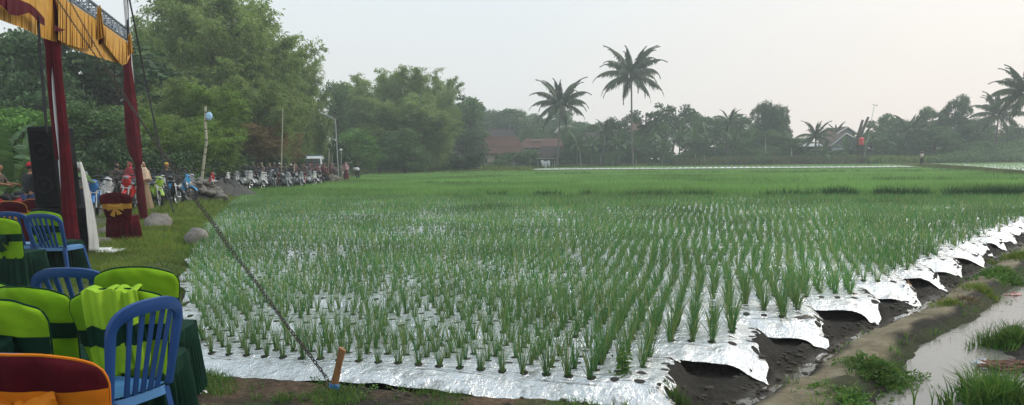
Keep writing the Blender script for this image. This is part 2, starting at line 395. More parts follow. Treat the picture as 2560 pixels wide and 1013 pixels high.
# ================================================================ silver mulch sheets over the beds
def silver_mat(name='silver_film', far=False):
    m, t, b, o = nt(name); b.inputs['Metallic'].default_value = .82; b.inputs['Specular IOR Level'].default_value = .8
    if far: tc = N(t, 'ShaderNodeTexCoord')
    n = noise(t, 1.0, 6, 'UV', .62, (.55, 5.5, 1)); n.noise_type = 'RIDGED_MULTIFRACTAL'; n2 = noise(t, 9, 5, 'Object', .65); n3 = noise(t, 1.6, 3, 'Object')
    rr = N(t, 'ShaderNodeMapRange'); L(t, n3.outputs['Fac'], rr.inputs[0]); rr.inputs[1].default_value = .3; rr.inputs[2].default_value = .7; rr.inputs[3].default_value = .16; rr.inputs[4].default_value = .34; L(t, rr.outputs[0], b.inputs['Roughness'])
    ad = N(t, 'ShaderNodeMath', operation='ADD'); L(t, n.outputs['Fac'], ad.inputs[0]); mm = N(t, 'ShaderNodeMath', operation='MULTIPLY'); L(t, n2.outputs['Fac'], mm.inputs[0]); mm.inputs[1].default_value = 1.1; L(t, mm.outputs[0], ad.inputs[1])
    bp = N(t, 'ShaderNodeBump', Strength=1., Distance=.05); L(t, ad.outputs[0], bp.inputs['Height'])
    L(t, bp.outputs[0], b.inputs['Normal'])
    if far: rr.inputs[3].default_value = .5; rr.inputs[4].default_value = .7; b.inputs['Metallic'].default_value = .35; bp.inputs['Distance'].default_value = .2
    # planting holes: UV is counted in plants, every whole number is a hole
    uvn = N(t, 'ShaderNodeUVMap'); sp = N(t, 'ShaderNodeSeparateXYZ')
    nj = noise(t, 5, 2, 'Object'); L(t, uvn.outputs[0], sp.inputs[0])
    def dist(ch, k):
        a = N(t, 'ShaderNodeMath', operation='ROUND'); L(t, sp.outputs[ch], a.inputs[0]); s = N(t, 'ShaderNodeMath', operation='SUBTRACT'); L(t, sp.outputs[ch], s.inputs[0]); L(t, a.outputs[0], s.inputs[1])
        p = N(t, 'ShaderNodeMath', operation='POWER'); L(t, s.outputs[0], p.inputs[0]); p.inputs[1].default_value = 2; return p.outputs[0]
    s = N(t, 'ShaderNodeMath', operation='ADD'); L(t, dist(0, 1), s.inputs[0]); L(t, dist(1, 1), s.inputs[1])
    jj = N(t, 'ShaderNodeMapRange'); L(t, nj.outputs['Fac'], jj.inputs[0]); jj.inputs[3].default_value = .02; jj.inputs[4].default_value = .06
    lt = N(t, 'ShaderNodeMath', operation='LESS_THAN'); L(t, s.outputs[0], lt.inputs[0]); L(t, jj.outputs[0], lt.inputs[1])
    soil = N(t, 'ShaderNodeBsdfPrincipled'); soil.inputs['Base Color'].default_value = (.03, .026, .02, 1); soil.inputs['Roughness'].default_value = .95
    dirt = noise(t, 3.2, 6, 'Object', .7); dr = ramp(t, dirt.outputs['Fac'], [(.55, (.80, .80, .79)), (.70, (.26, .23, .19))]); L(t, dr.outputs[0], b.inputs['Base Color'])
    mx = N(t, 'ShaderNodeMixShader'); L(t, lt.outputs[0], mx.inputs[0]); L(t, b.outputs[0], mx.inputs[1]); L(t, soil.outputs[0], mx.inputs[2]); L(t, mx.outputs[0], o.inputs['Surface'])
    return m
SILV = silver_mat(); SP = .165
def uL(v):
    """u of the left field edge at v"""
    u = -3.
    for _ in range(12):
        x, y = xy(u, v); u += (float(xL(y))-x)*.9
    return u
def setuv(me, U):
    l = me.uv_layers.new(name='UVMap'); idx = np.empty(len(me.loops), dtype=np.int32); me.loops.foreach_get('vertex_index', idx)
    l.data.foreach_set('uv', np.ascontiguousarray(U[idx], dtype=np.float32).ravel())
def bedsheet(i, ulo, uhi, v0, label, du=.05, nv=30):
    nu = int((uhi-ulo)/du); us = np.linspace(ulo, uhi, nu+1); rng = np.random.default_rng(100+i)
    # s runs across the film: hanging edge, rounded shoulder, flat top, shoulder, hanging edge
    s = np.linspace(-.16, BW+.09, nv+1)
    U, S = np.meshgrid(us, s, indexing='ij')
    e = uhi-U
    edge = 1-sst(0, .25, e)                                   # 1 at the torn right end
    skew = edge*np.where(S < .5, -.42*(1-S/.5), .06)      # front corner drawn out into a hanging point
    Vv = v0+S
    uu = U+edge*(.06*(1-sst(-.16, .45, S))+.03*np.sin(S*9+i*2)+.018*np.sin(S*31+i))
    Vv = Vv+skew*.14*edge
    prof = np.interp(S, [-.16, -.10, -.04, .03, .10, .20, BW-.16, BW-.04, BW+.03, BW+.09], [-.045, -.012, .028, .062, .087, .105, .105, .09, .04, -.03])
    sag = .012*np.sin(U*2.1+i)+.02*(fbm(U, S*3, .9, 3, i)-.47)
    wr = .020*(fbm(U*1.1, S*11, 1.2, 4, 40+i)-.47)+.010*(fbm(U*5, S*5, 1.5, 3, 60+i)-.47)
    ph_ = np.arctan2(S-.1, e+.05); wr = wr*(1+2.5*edge)+edge*.042*(np.abs(np.sin(ph_*9+i+3*fbm(U*2, S*2, 2, 2, i)))-.5)*(1-.3*edge)+edge*.012*(fbm(U*9, S*9, 1.3, 3, 90+i)-.47)*2
    drop = -(edge**1.6)*np.where(S < .5,   .09*(1-sst(-.12, .40, S))+.045, .055)
    drop = drop-edge*.02; front = sst(.12, -.16, S)*(.03*np.sin(U*1.7+i*2)+.05*(fbm(U, U*0, 2.2, 3, 80+i)-.47)*2)
    Z = prof+sag+wr+drop+front
    X, Y = xy(uu, Vv)
    X = np.maximum(X, xL(Y)+.06+.05*np.sin(Y*7))
    G_ = gz(X, Y); Z = np.maximum(Z*(1-edge*np.where(S < .12, .35, .75))+(G_+.018)*edge*np.where(S < .12, .35, .75), G_+.006)
    n = nv+1; I = np.arange((nu+1)*n).reshape(nu+1, n)
    Q = np.stack([I[:-1, :-1], I[1:, :-1], I[1:, 1:], I[:-1, 1:]], -1).reshape(-1, 4)
    o = npmesh('mulch_sheet', np.stack([X, Y, Z], -1).reshape(-1, 3), Q, SILV, smooth=True)
    UVc = np.stack([(uhi-.2-U)/SP, (S-.105)/SP], -1)
    # no holes on the hanging edges
    UVc[..., 1] = np.clip(UVc[..., 1], -.5, 5.5)
    setuv(o.data, UVc.reshape(-1, 2))
    tag(o, label, 'plastic sheet', 'silver plastic sheets over the crop beds')
    return o
order = ['nearest', 'second', 'third', 'fourth', 'fifth', 'sixth', 'seventh', 'eighth', 'ninth', 'tenth', 'eleventh', 'twelfth', 'thirteenth', 'fourteenth', 'fifteenth', 'sixteenth', 'seventeenth', 'eighteenth', 'nineteenth', 'twentieth', 'twenty-first']
jit = [random.uniform(-.09, .09) for _ in range(NB)]
UH = []
for i in range(NB):
    v0 = V0+i*PITCH; hi = float(uE(v0+.3))+jit[i]*.6+.03; lo = uL(v0+.5)+.05; lo = max(lo, -1.15*(v0+2)); hi = min(hi, .9*(v0+3)); UH.append(hi)
    lb = 'crumpled silver plastic sheet over the bed nearest the camera, torn corner by the ditch' if i == 0 else 'silver plastic sheet over the %s crop bed from the front' % order[i]
    bedsheet(i, lo, hi, v0, lb, du=.04 if i < 5 else .08, nv=34 if i < 5 else 16)

# ================================================================ spring onion crop
ONI = leafm('onion_leaf', [(.045, .155, .048), (.068, .20, .06), (.095, .245, .072), (.125, .275, .08), (.27, .30, .10)], .4, .5, .35)
ONIF = leafm('onion_leaf_far', [(.15, .30, .075), (.195, .365, .095), (.24, .41, .12)], .45, .6, .12)
def clump(n, h, w, segs, rng, lean=.33):
    a = rng.uniform(0, 2*PI, n); rr = .022*np.sqrt(rng.uniform(0, 1, n))
    B = np.stack([rr*np.cos(a), rr*np.sin(a), np.zeros(n)], 1)
    return blades(B, h*rng.uniform(.55, 1.1, n), w, a+rng.normal(0, .5, n), rng.uniform(.05, lean, n)*np.where(rng.uniform(0, 1, n) < .1, 3.6, 1.5), segs, rng=rng, pw=.55, bend=1.5)
pts = []
for i in range(NB):
    v0 = V0+i*PITCH
    for k in range(6):
        v = v0+.105+k*SP; nlo = int((UH[i]-.2-max(uL(v), -1.12*(v+1.5)))/SP)
        for j in range(nlo):
            u = UH[i]-.2-j*SP
            if j < 1 and k < 2 and random.random() < .7: continue
            if j < 3 and k == 0 and i > 1 and random.random() < .5: continue
            if random.random() < .02 or (float(fbm(np.array([u]), np.array([v*1.5]), .8, 3, 90)[0]) < .31 and random.random() < .4): continue
            x, y = xy(u+random.uniform(-.012, .012), v+random.uniform(-.012, .012))
            if abs(x)/(y+.4) > .80: continue
            pts.append((y, x, i, k, j))
pts.sort()
zt = .10
near = pts[:300]; rest = pts[300:]
rg = np.random.default_rng(3)
protos = []
for k in range(9):
    V_, Q_ = clump(38, .36+.03*(k % 3), .0068, 3, rg); protos.append(npmesh('onion_clump', V_, Q_, ONI, link=False))
for idx, (y, x, i, k, j) in enumerate(near):
    o = bpy.data.objects.new('spring_onion', protos[idx % 9]); COL.objects.link(o); left = sst(-.2, -2.5, x); s = random.uniform(.80, 1.10)*float(np.interp(x, [-2.5, -.5, 1, 3], [.75, .79, .95, 1.05]))
    o.location = (x, y, zt-(.025 if k == 0 else .008)); o.rotation_euler = (0, 0, random.uniform(0, 6.28)); o.scale = (s*random.uniform(.8, 1.05), s*random.uniform(.8, 1.05), s)
    tag(o, 'green spring onion clump growing from a hole in the silver sheets nearest the camera', 'spring onion', 'spring onion clumps in the nearest silver covered beds')
parts = []
def many(P, n, h, w, segs, rng, lean=.33, r0=.022):
    """many clumps at once"""
    P = np.asarray(P); M = len(P); B = np.repeat(P, n, 0); a = rng.uniform(0, 2*PI, M*n); rr = r0*np.sqrt(rng.uniform(0, 1, M*n)); B = B.copy(); B[:, 0] += rr*np.cos(a); B[:, 1] += rr*np.sin(a)
    hs_ = np.repeat(rng.uniform(.8, 1.15, M)*np.interp(P[:, 0]/np.maximum(P[:, 1], 4), [-.4, -.1, .15, .5], [.84, .90, 1.12, 1.2]), n)*h*rng.uniform(.6, 1.1, M*n)
    return blades(B, hs_, w, a+rng.normal(0, .5, M*n), rng.uniform(.05, lean, M*n)*np.where(rng.uniform(0, 1, M*n) < .1, 3.4, 1.5), segs, rng=rng, pw=.55, bend=1.5)
A = np.array([(x, y, zt-.012) for (y, x, i, k, j) in rest])
bands = [(0, 9, 24, .007, 2), (9, 13, 15, .009, 2), (13, 19, 9, .012, 2), (19, 24, 6, .017, 1), (24, 40, 7, .02, 1)]
for a, b, n, w_, sg in bands:
    P = A[(A[:, 1] >= a) & (A[:, 1] < b)]
    if len(P): parts.append(many(P, n, .28 if a < 13 else (.26 if a < 19 else .23), w_, sg, rg, .36 if a < 13 else .42))
Vc, Qc = cat(parts); o = npmesh('spring_onion_crop', Vc, Qc, ONI)
tag(o, 'rows of green spring onions covering the silver sheeted beds further back', 'crop', kind='stuff')
# dense crop beyond, where the leaves close over the sheets
parts = []; v1 = V0+NB*PITCH
def scatter(va, vb, dens, rng, gap=None):
    n = int(dens*(vb-va)*2.3*vb); u = rng.uniform(-1.15*vb, 1.15*vb, n); v = rng.uniform(va, vb, n); x, y = xy(u, v)
    ok = (np.abs(x) < .76*y+1) & (x > xL(y)+.25) & (bund_d(x, y) < -1.3)
    return np.stack([x[ok], y[ok], np.zeros(ok.sum())], 1)
def rows_sc(va, vb, du, dv, rng):
    v = np.arange(va, vb, dv); out_ = []
    for q in v:
        if ((q-V0) % PITCH) > BW+.03 and vb < 50: continue
        u = np.arange(-1.15*vb, 1.15*vb, du); u = u+rng.normal(0, du*.07, len(u)); vv = q+rng.normal(0, dv*.12, len(u)); x, y = xy(u, vv)
        ok = (np.abs(x) < .76*y+1) & (x > xL(y)+.25) & (bund_d(x, y) < -1.3) & (rng.uniform(0, 1, len(u)) > .02)
        out_.append(np.stack([x[ok], y[ok], gz(x[ok], y[ok])], 1))
    return np.concatenate(out_)
P = rows_sc(v1+.5, 48, .17, .19, rg); parts.append(many(P, 7, .40, .034, 1, rg, .5, .05))
P = rows_sc(49, 78, .33, .36, rg); parts.append(many(P, 8, .40, .06, 1, rg, .6, .14))
P = rows_sc(78.6, 103, .6, .7, rg); parts.append(many(P, 10, .38, .10, 1, rg, .7, .3))
Vc, Qc = cat(parts); o = npmesh('far_onion_crop', Vc, Qc, ONIF)
tag(o, 'solid green carpet of onion leaves across the middle of the field', 'crop', kind='stuff')
# taller dark weed strips on the paddy divisions
DK = leafm('weed_strip_leaf', [(.022, .065, .022), (.03, .085, .026), (.045, .10, .03)], .2, .6, .5)
parts = []
for vc, ulo, uhi, dens, hh in ((v1+.15, -12, 4, 22, .36), (v1+.2, 3.5, 14, 55, .41), (48.4, 8, 40, 24, .44), (48.4, -20, 8, 16, .4), (78.2, -20, 60, 14, .42), (v1+1.4, 2, 15, 14, .42)):
    n = int(dens*(uhi-ulo)); u = rg.uniform(ulo, uhi, n); v = vc+rg.normal(0, .12, n)+.12*np.sin(u*.7); keep = fbm(u, v*0, .45, 3, 7) > .40; u = u[keep]; v = v[keep]; x, y = xy(u, v)
    ok = (x > xL(y)) & (bund_d(x, y) < -1); B = np.stack([x[ok], y[ok], gz(x[ok], y[ok])], 1)
    parts.append(many(B, 9, hh, .03*(vc/32), 1, rg, .6, .08))
Vc, Qc = cat(parts); o = npmesh('weed_strip', Vc, Qc, DK); tag(o, 'darker taller grass along the divisions between onion plots', 'grass', kind='stuff')

# far silver plots with young plants
FS = silver_mat('silver_film_far', True)
def farplot(u0, u1, v0, v1_, z, label, right=False):
    g = MB(); k = 0; v = v0
    while v < v1_:
        for a in range(8):
            pass
        def fn(a, s, v=v):
            u = u0+(u1-u0)*a; x, y = xy(u, v+s*1.0)
            if right: x = max(x, float(np.interp(y, BUNDY, BUNDX))+1.6)
            else: x = max(min(x, float(np.interp(y, BUNDY, BUNDX))-1.2), float(xL(y))+.8)
            return (x, y, gzs(x, y)+.06+.05*math.sin(PI*s))
        g.grid(fn, 60, 2); v += PITCH
    o = g.build('mulch_sheets_far', FS, fix=False); me = o.data; U = np.full((len(me.vertices), 2), .5); setuv(me, U)
    tag(o, label, 'plastic sheet', kind='stuff'); return o
farplot(22, 76, 116, 136, 0, 'bright silver sheeted plot lying before the treeline')
farplot(-27, 60, 106.5, 117.3, 0, 'bright silver sheeted plot edge beyond the green crop')
farplot(20, 95, 50, 118, 0, 'silver sheeted plot above the bund at the right edge', True)
parts = []
for (va, vb, right) in ((106.5, 136, False), (50, 118, True)):
    v = np.arange(va, vb, .62)
    for q in v:
        u = np.arange(-27, 95, .8); x, y = xy(u+rg.normal(0, .05, len(u)), np.full(len(u), q)); bdd = bund_d(x, y)
        ok = (np.abs(x) < .8*y) & ((bdd > 2) if right else ((bdd < -1.6) & (u > -27)))
        if ok.any(): parts.append(many(np.stack([x[ok], y[ok], gz(x[ok], y[ok])+.1], 1), 4, .17, .05, 1, rg, .5, .06))
Vc, Qc = cat(parts); o = npmesh('young_onion_crop', Vc, Qc, ONIF); tag(o, 'rows of small young onions dotting the far silver plots', 'crop', kind='stuff')
# ================================================================ plastic and covered chairs
M = {}
M['blue'] = pm('blue_plastic', (.012, .050, .17), (.018, .066, .22), 3, .45, bump=.05, bs=60, spec=.25)
M['blue_lit'] = pm('lit_blue_plastic', (.055, .17, .36), (.07, .2, .42), 3, .4, spec=.5)  # lit copy of the chair blue: light falling on the seats is in the colour
M['lime'] = pm('lime_cloth', (.20, .39, .012), (.15, .30, .010), 2.5, .85, bump=.5, bs=7, sheen=.0)
M['dgreen'] = pm('dark_green_cloth', (.002, .020, .012), (.004, .032, .018), 5, .8, bump=.2, bs=14)
M['maroon'] = pm('maroon_cloth', (.085, .004, .010), (.05, .003, .007), 4, .8, bump=.5, bs=9)
M['gold'] = pm('gold_cloth', (.52, .29, .055), (.40, .20, .03), 3, .55, bump=.2, bs=10)
M['orange'] = pm('orange_cloth', (.62, .20, .012), (.48, .14, .008), 3, .6, bump=.2, bs=10)
M['pipe'] = pm('grey_pipe', (.45, .46, .47), (.32, .33, .35), 3, .45, metal=.7)
M['truss'] = pm('truss_steel', (.12, .15, .18), (.2, .22, .25), 8, .5, metal=.5)
M['chain'] = pm('rusty_chain', (.07, .055, .045), (.035, .03, .028), 30, .6, metal=.5)
M['black'] = pm('black_paint', (.008, .008, .010), (.014, .014, .016), 20, .7)
M['dgrey'] = pm('dark_grey_board', (.05, .052, .055), (.035, .036, .04), 8, .75, bump=.2, bs=50)
M['tarp'] = pm('grey_tarp', (.50, .50, .48), (.36, .37, .37), 2, .6, bump=.4, bs=6)
M['rope'] = pm('dark_rope', (.025, .025, .028), None, 30, .9)
M['wood'] = pm('bare_wood', (.34, .17, .07), (.22, .11, .05), 4, .8, bump=.3, bs=30, stretch=(8, 8, 1))
M['bluetie'] = pm('blue_twine', (.05, .25, .55), None, 20, .6)
M['mesh'] = pm('speaker_grille', (.005, .005, .006), (.012, .012, .012), 60, .9)
M['white'] = pm('white_plastic', (.75, .76, .76), (.6, .61, .62), 5, .5)

def backsurf(w0, w1, h0, h1, bow=.045, lean=.10):
    """centre line of a plastic chair back: returns f(s,t)->(x,y,z) with s in -1..1, t 0..1 up"""
    def f(s, t):
        wd = (w0+(w1-w0)*t)*.5; z = h0+(h1-h0)*t
        return Vector((s*wd, -.20-lean*t-bow*(1-s*s)*(.3+.7*t), z))
    return f
def blue_chair(loc, rz, label, mat='blue', grp='blue slatted plastic chairs', s=1., leg=True):
    m = M[mat]; r = empty('plastic_chair', loc, rz, label, 'chair', grp, s)
    f = backsurf(.43, .50, .43, .86)
    # arch: down one side, over the top, down the other
    path = []; wid = []
    for k in range(91):
        q = k/90
        if q < .36: sx_, tz = -1, q/.36*.68
        elif q > .64: sx_, tz = 1, (1-q)/.36*.68
        else:
            a = (q-.36)/.28*PI; sx_ = -math.copysign(abs(math.cos(a))**.75, math.cos(a)); tz = .68+.32*abs(math.sin(a))**.75
        path.append(f(sx_, tz)); 
    b = MB(); n = len(path); vs = []
    for i, p in enumerate(path):
        tg = (path[min(i+1, n-1)]-path[max(i-1, 0)]).normalized(); nr = Vector((0, 1, .1)).normalized(); sd = tg.cross(nr).normalized()
        q = i/(n-1); hw = .020+.010*math.sin(PI*q)**2
        for a, c in ((-1, -1), (-.3, -1.35), (.3, -1.35), (1, -1), (1, 1), (-1, 1)): vs.append(p+sd*hw*a+nr*.011*c)
    b.add(vs, [(i*6+k, i*6+(k+1) % 6, (i+1)*6+(k+1) % 6, (i+1)*6+k) for i in range(n-1) for k in range(6)]+[tuple(range(6)), tuple(reversed(range((n-1)*6, n*6)))])
    fr = b.build('back_frame', m, r)
    for sx_ in (-.60, -.30, 0, .30, .60):
        b = MB(); vs = []
        for i in range(13):
            t = i/12*.965 if abs(sx_) < .5 else i/12*.91; p = f(sx_*(.86+.14*t), t); hw = .0165-.004*math.sin(PI*t)
            for a, c in ((-1, -1), (1, -1), (1, 1), (-1, 1)): vs.append(p+Vector((a*hw, c*.006, 0)))
        b.add(vs, [(i*4+k, i*4+(k+1) % 4, (i+1)*4+(k+1) % 4, (i+1)*4+k) for i in range(12) for k in range(4)]+[(0, 1, 2, 3), (48, 51, 50, 49)])
        b.build('slat', m, fr)
    b = MB()
    def top(a, c):
        x = (a*2-1); y = (c*2-1); k = (abs(x)**6+abs(y)**6)**(1/6) if (x or y) else 0
        q = max(abs(x), abs(y)); sc = q/k if k else 1; X = x*sc*.225; Y = y*sc*.215
        z = .445-.018*(1-x*x)*(1-y*y*.6)-.02*max(0, abs(x)-.86)/.14-(.03*((y-.8)/.2)**2 if y > .8 else 0); return (X, Y, z)
    b.grid(top, 24, 24)
    ring_ = []
    for k in range(32):
        a = 2*PI*k/32; ring_.append((math.copysign(abs(math.cos(a))**.4, math.cos(a)), math.copysign(abs(math.sin(a))**.4, math.sin(a))))
    vs = [(x*.225, y*.215, .43) for x, y in ring_]+[(x*.23, y*.22, .385) for x, y in ring_]
    b.add(vs, [(k, (k+1) % 32, 32+(k+1) % 32, 32+k) for k in range(32)])
    o = b.build('seat', M['blue_lit'] if mat == 'blue' else m, r)
    for sx_, sy in ((-1, -1), (1, -1), (-1, 1), (1, 1)):
        b = MB(); vs = []
        for i in range(7):
            t = i/6; x = sx_*(.205+.045*t); y = sy*(.195+.05*t); z = .42*(1-t); wv = .036-.012*t; h = .007
            pts_ = [(x-sx_*wv, y+sy*h), (x+sx_*h, y+sy*h), (x+sx_*h, y-sy*wv), (x, y-sy*wv), (x, y), (x-sx_*wv, y)]
            vs += [(p[0], p[1], z) for p in pts_]
        b.add(vs, [(i*6+k, i*6+(k+1) % 6, (i+1)*6+(k+1) % 6, (i+1)*6+k) for i in range(6) for k in range(6)])
        b.build('leg', m, r)
    return r
def covered_chair(loc, rz, label, cover='lime', band='dgreen', skirt='dgreen', edge=None, bow=True, grp='cloth covered chairs', s=1., seed=0, bandz=(.60, .69), bowm=None, skirtlow=0.0, full=False):
    r = empty('covered_chair', loc, rz, label, 'chair', grp, s); rg_ = random.Random(seed); ph = [rg_.uniform(0, 6) for _ in range(6)]
    H0, H1 = (.40, .88)
    def outline(s_, t):      # s -1..1 across the back, t 0..1 up
        tt = t; w = .40+.14*min(tt*1.25, 1); z = H0+(H1-H0)*tt
        # rounded shoulders
        ex = 1.0
        if tt > .72: q = (tt-.72)/.28; ex = (1-q**2.6)**(1/2.6) if q < 1 else 0
        z += .022*(1-s_*s_)*tt
        return s_*w*.5*(.80+.20*ex if ex > 0 else .80)*(1 if tt < .995 else 1), z, ex
    wr = lambda s_, t, k: .006*math.sin(s_*4+t*9+ph[k])+.005*math.sin(s_*11-t*7+ph[k+1])+.004*math.sin((s_+t)*9+ph[k+2])+.0035*abs(math.sin(s_*6+t*17+ph[k+3]+math.sin(s_*5)))
    def surf(side, off=0.):
        def fn(a, c):
            s_ = a*2-1; t = c*.995; x, z, ex = outline(s_, t)
            th = .032*(1-abs(s_)**5)**.5*(max(0, 1-(max(0, t-.86)/.14)**2)**.5)
            y = -.20-.10*t-.045*(1-s_*s_)*(.3+.7*t)
            dr = -.016*max(0, t-.80)/.2*abs(s_)**3*1.6
            return (x, y+side*(th+off)+wr(s_, t, 0 if side < 0 else 2)*(1-abs(s_)**4), z+dr)
        return fn
    b = MB(); b.grid(surf(-1), 48, 40); b.grid(surf(1), 30, 24); cv = b.build('back_cover', M[cover], r, fix=False)
    # piping along the rim
    rim = [Vector(surf(-1)(0, t/14)) for t in range(15)]+[Vector(surf(-1)(a/20, 1)) for a in range(1, 20)]+[Vector(surf(-1)(1, 1-t/14)) for t in range(15)]
    b = MB(); b.tube([p+Vector((0, .004, .003)) for p in rim], .0055, 5); b.build('piping', M[edge or band], cv)
    if band:
        b = MB(); z0, z1 = bandz; t0 = (z0-H0)/(H1-H0); t1 = (z1-H0)/(H1-H0)
        for side in (-1, 1):
            f_ = surf(side, .0045); b.grid(lambda a, c: (lambda p: (p[0]*1.012, p[1]+side*.0015*math.sin(c*9+a*14), p[2]))(f_(a, t0+(t1-t0)*c+.012*math.sin(a*5+ph[4])+.03*(a-.5))), 30, 5)
        b.build('band', M[band], r, fix=False)
    if bow:
        zc = (bandz[0]+bandz[1])/2; yb = -.20-.10*.5-.045*.65-.032
        bw = empty_part = None; b = MB()
        b.ell((0, yb-.028, zc), (.024, .024, .032), 0, 2, .15, seed)
        kn = b.build('bow_knot', M[bowm or band], r)
        for sg in (-1, 1):
            b = MB()
            def lobe(a, c, sg=sg):
                A = a*2*PI; q = c; x = sg*(.018+.11*q); h = .018+.055*q**.8*(1 if q < .92 else .92); zz = zc+h*math.sin(A)-.01*q; yy = yb-.03+.022*math.cos(A)*(1-.3*q)+.006*math.sin(A*5+q*6)
                return (x+.008*math.sin(A*3), yy, zz)
            b.grid(lobe, 16, 8, closed=True); b.build('bow_loop', M[bowm or band], kn)
            b = MB(); b.grid(lambda a, c, sg=sg: (sg*(.006+.055*c)+(a-.5)*(.03+.05*c), yb-.028-.008*math.sin(a*7+c*3), zc-.01-.15*c+.03*a*sg*c), 8, 8); o_ = b.build('bow_tail', M[bowm or band], kn); thick(o_, .003)
    # pleated skirt from the seat to the floor
    def skirtf(a, c):
        A = a*2*PI; q = c; ca, sa = math.cos(A), math.sin(A); k = (abs(ca)**5+abs(sa)**5)**(-1/5)
        wv = (.010+.016*q)*math.sin(A*26+ph[5]+2*math.sin(A*3))*min(1, q*3+.15); rx = .222+.022*q+wv; ry = .222+.03*q+wv
        zz = .455-(.455-skirtlow)*q
        return (ca*k*rx, sa*k*ry-.01, zz)
    b = MB(); b.grid(skirtf, 220, 8, closed=True); sk = b.build('skirt', M[skirt], r, fix=False)
    def seatf(a, c):
        A = a*2*PI; ca, sa = math.cos(A), math.sin(A); k = (abs(ca)**5+abs(sa)**5)**(-1/5); return (ca*k*.224*c, sa*k*.224*c-.01, .472-.014*c**4+.004*math.sin(A*5+c*9))
    b = MB(); b.grid(seatf, 40, 6, closed=True); b.build('seat_cover', M[skirt], r, fix=False)
    b = MB(); b.grid(lambda a, c: (lambda p: (p[0]*1.01, p[1]*1.01, .462-.075*c))(skirtf(a, .12+.1*c)), 60, 2, closed=True)
    b.build('seat_band', M[skirt], r, fix=False)
    return r
def facing(ax, ay): return math.atan2(-ax, ay)    # rotz so that local +Y points to (ax,ay)
def chair_at(px, topy, hz=.87, ):
    p = at(px, topy, hz); return p
LASTC = ('bright blue slatted plastic chair standing alone before the draped green covered chair')
def cc(px, ty, fx, fy, label, top=.995, **k):
    p = at(px, ty, top); d_ = Vector((fx, fy, 0)).normalized(); c = Vector((p.x, p.y, 0))+d_*.31
    return covered_chair((c.x, c.y, gzs(c.x, c.y)-.01), facing(fx, fy), label, **k)
def bc(px, ty, fx, fy, label, **k):
    p = at(px, ty, .965); d_ = Vector((fx, fy, 0)).normalized(); c = Vector((p.x, p.y, 0))+d_*.31
    return blue_chair((c.x, c.y, gzs(c.x, c.y)-.01), facing(fx, fy), label, **k)
bc(378, 757, -.93, .37, LASTC[0] if isinstance(LASTC, tuple) else LASTC, s=(.82, .95, 1.02))
G4 = cc(287, 712, -.12, 1, 'green covered chair with two loose green covers hung over its back', seed=3, bow=True, grp='lime green covered chairs', s=(.90, 1, 1))
cc(333, 664, -.10, 1, 'green covered chair behind the draped one, beside the edge of the onion field', seed=5, grp='lime green covered chairs', s=(.93, 1, 1))
cc(56, 704, .18, 1, 'green covered chair at the left edge, right behind the one with a dark bow', seed=7, bow=False, grp='lime green covered chairs', s=(1.0, 1, 1))
cc(-22, 737, .2, 1, 'green covered chair at the left edge with a big dark green bow', seed=9, grp='lime green covered chairs', s=(1.0, 1, 1), bandz=(.62, .71))
cc(-60, 690, .2, 1, 'green covered chair cut by the left edge with only its top corner showing', seed=11, grp='lime green covered chairs')
bc(170, 672, .05, 1, 'dark blue slatted plastic chair between the green covered chairs')
bc(30, 893, .1, 1, 'blue plastic chair mostly hidden behind the maroon and orange chair')
cc(48, 886, .0, 1, 'maroon and orange covered chair nearest the camera in the bottom left corner', cover='maroon', band='orange', bowm='orange', edge='orange', skirt='maroon', seed=13, grp='maroon covered chairs', s=(.98, 1, 1), bandz=(.67, .765))
for k_ in ('lime', 'dgreen', 'maroon', 'gold', 'orange', 'black', 'mesh', 'tarp'): M[k_].node_tree.nodes['Principled BSDF'].inputs['Specular IOR Level'].default_value = .12
# rows under the canopy
bc(20, 537, .1, 1, 'blue slatted plastic chair at the far left edge under the canopy', mat='blue')
bc(102, 537, .1, 1, 'blue slatted plastic chair next to the draped canopy post', mat='blue')
cc(104, 528, .1, 1, 'green covered chair with dark bow behind the blue chair by the draped post', seed=15, grp='lime green covered chairs')
cc(-8, 545, .1, 1, 'green covered chair seen through the slats of the leftmost blue chair', seed=16, grp='lime green covered chairs')
cc(25, 505, .1, 1, 'maroon covered chair with gold bow at the left edge before the red motorbike', cover='maroon', band='gold', edge='gold', skirt='maroon', seed=17, grp='maroon covered chairs')
cc(85, 500, .1, 1, 'maroon covered chair beside the black speaker cabinets', cover='maroon', band='orange', edge='orange', skirt='maroon', seed=18, grp='maroon covered chairs')
# red chair with the gold bow by the second post
p = at(313, 604, .1)
covered_chair((p.x, p.y, gzs(p.x, p.y)), facing(-.12, 1), 'maroon covered chair with gold bow standing on the grass by the far canopy post', 'maroon', 'gold', 'maroon', seed=21, grp='maroon covered chairs', s=(1.12, 1.0, 1.04), edge='maroon')
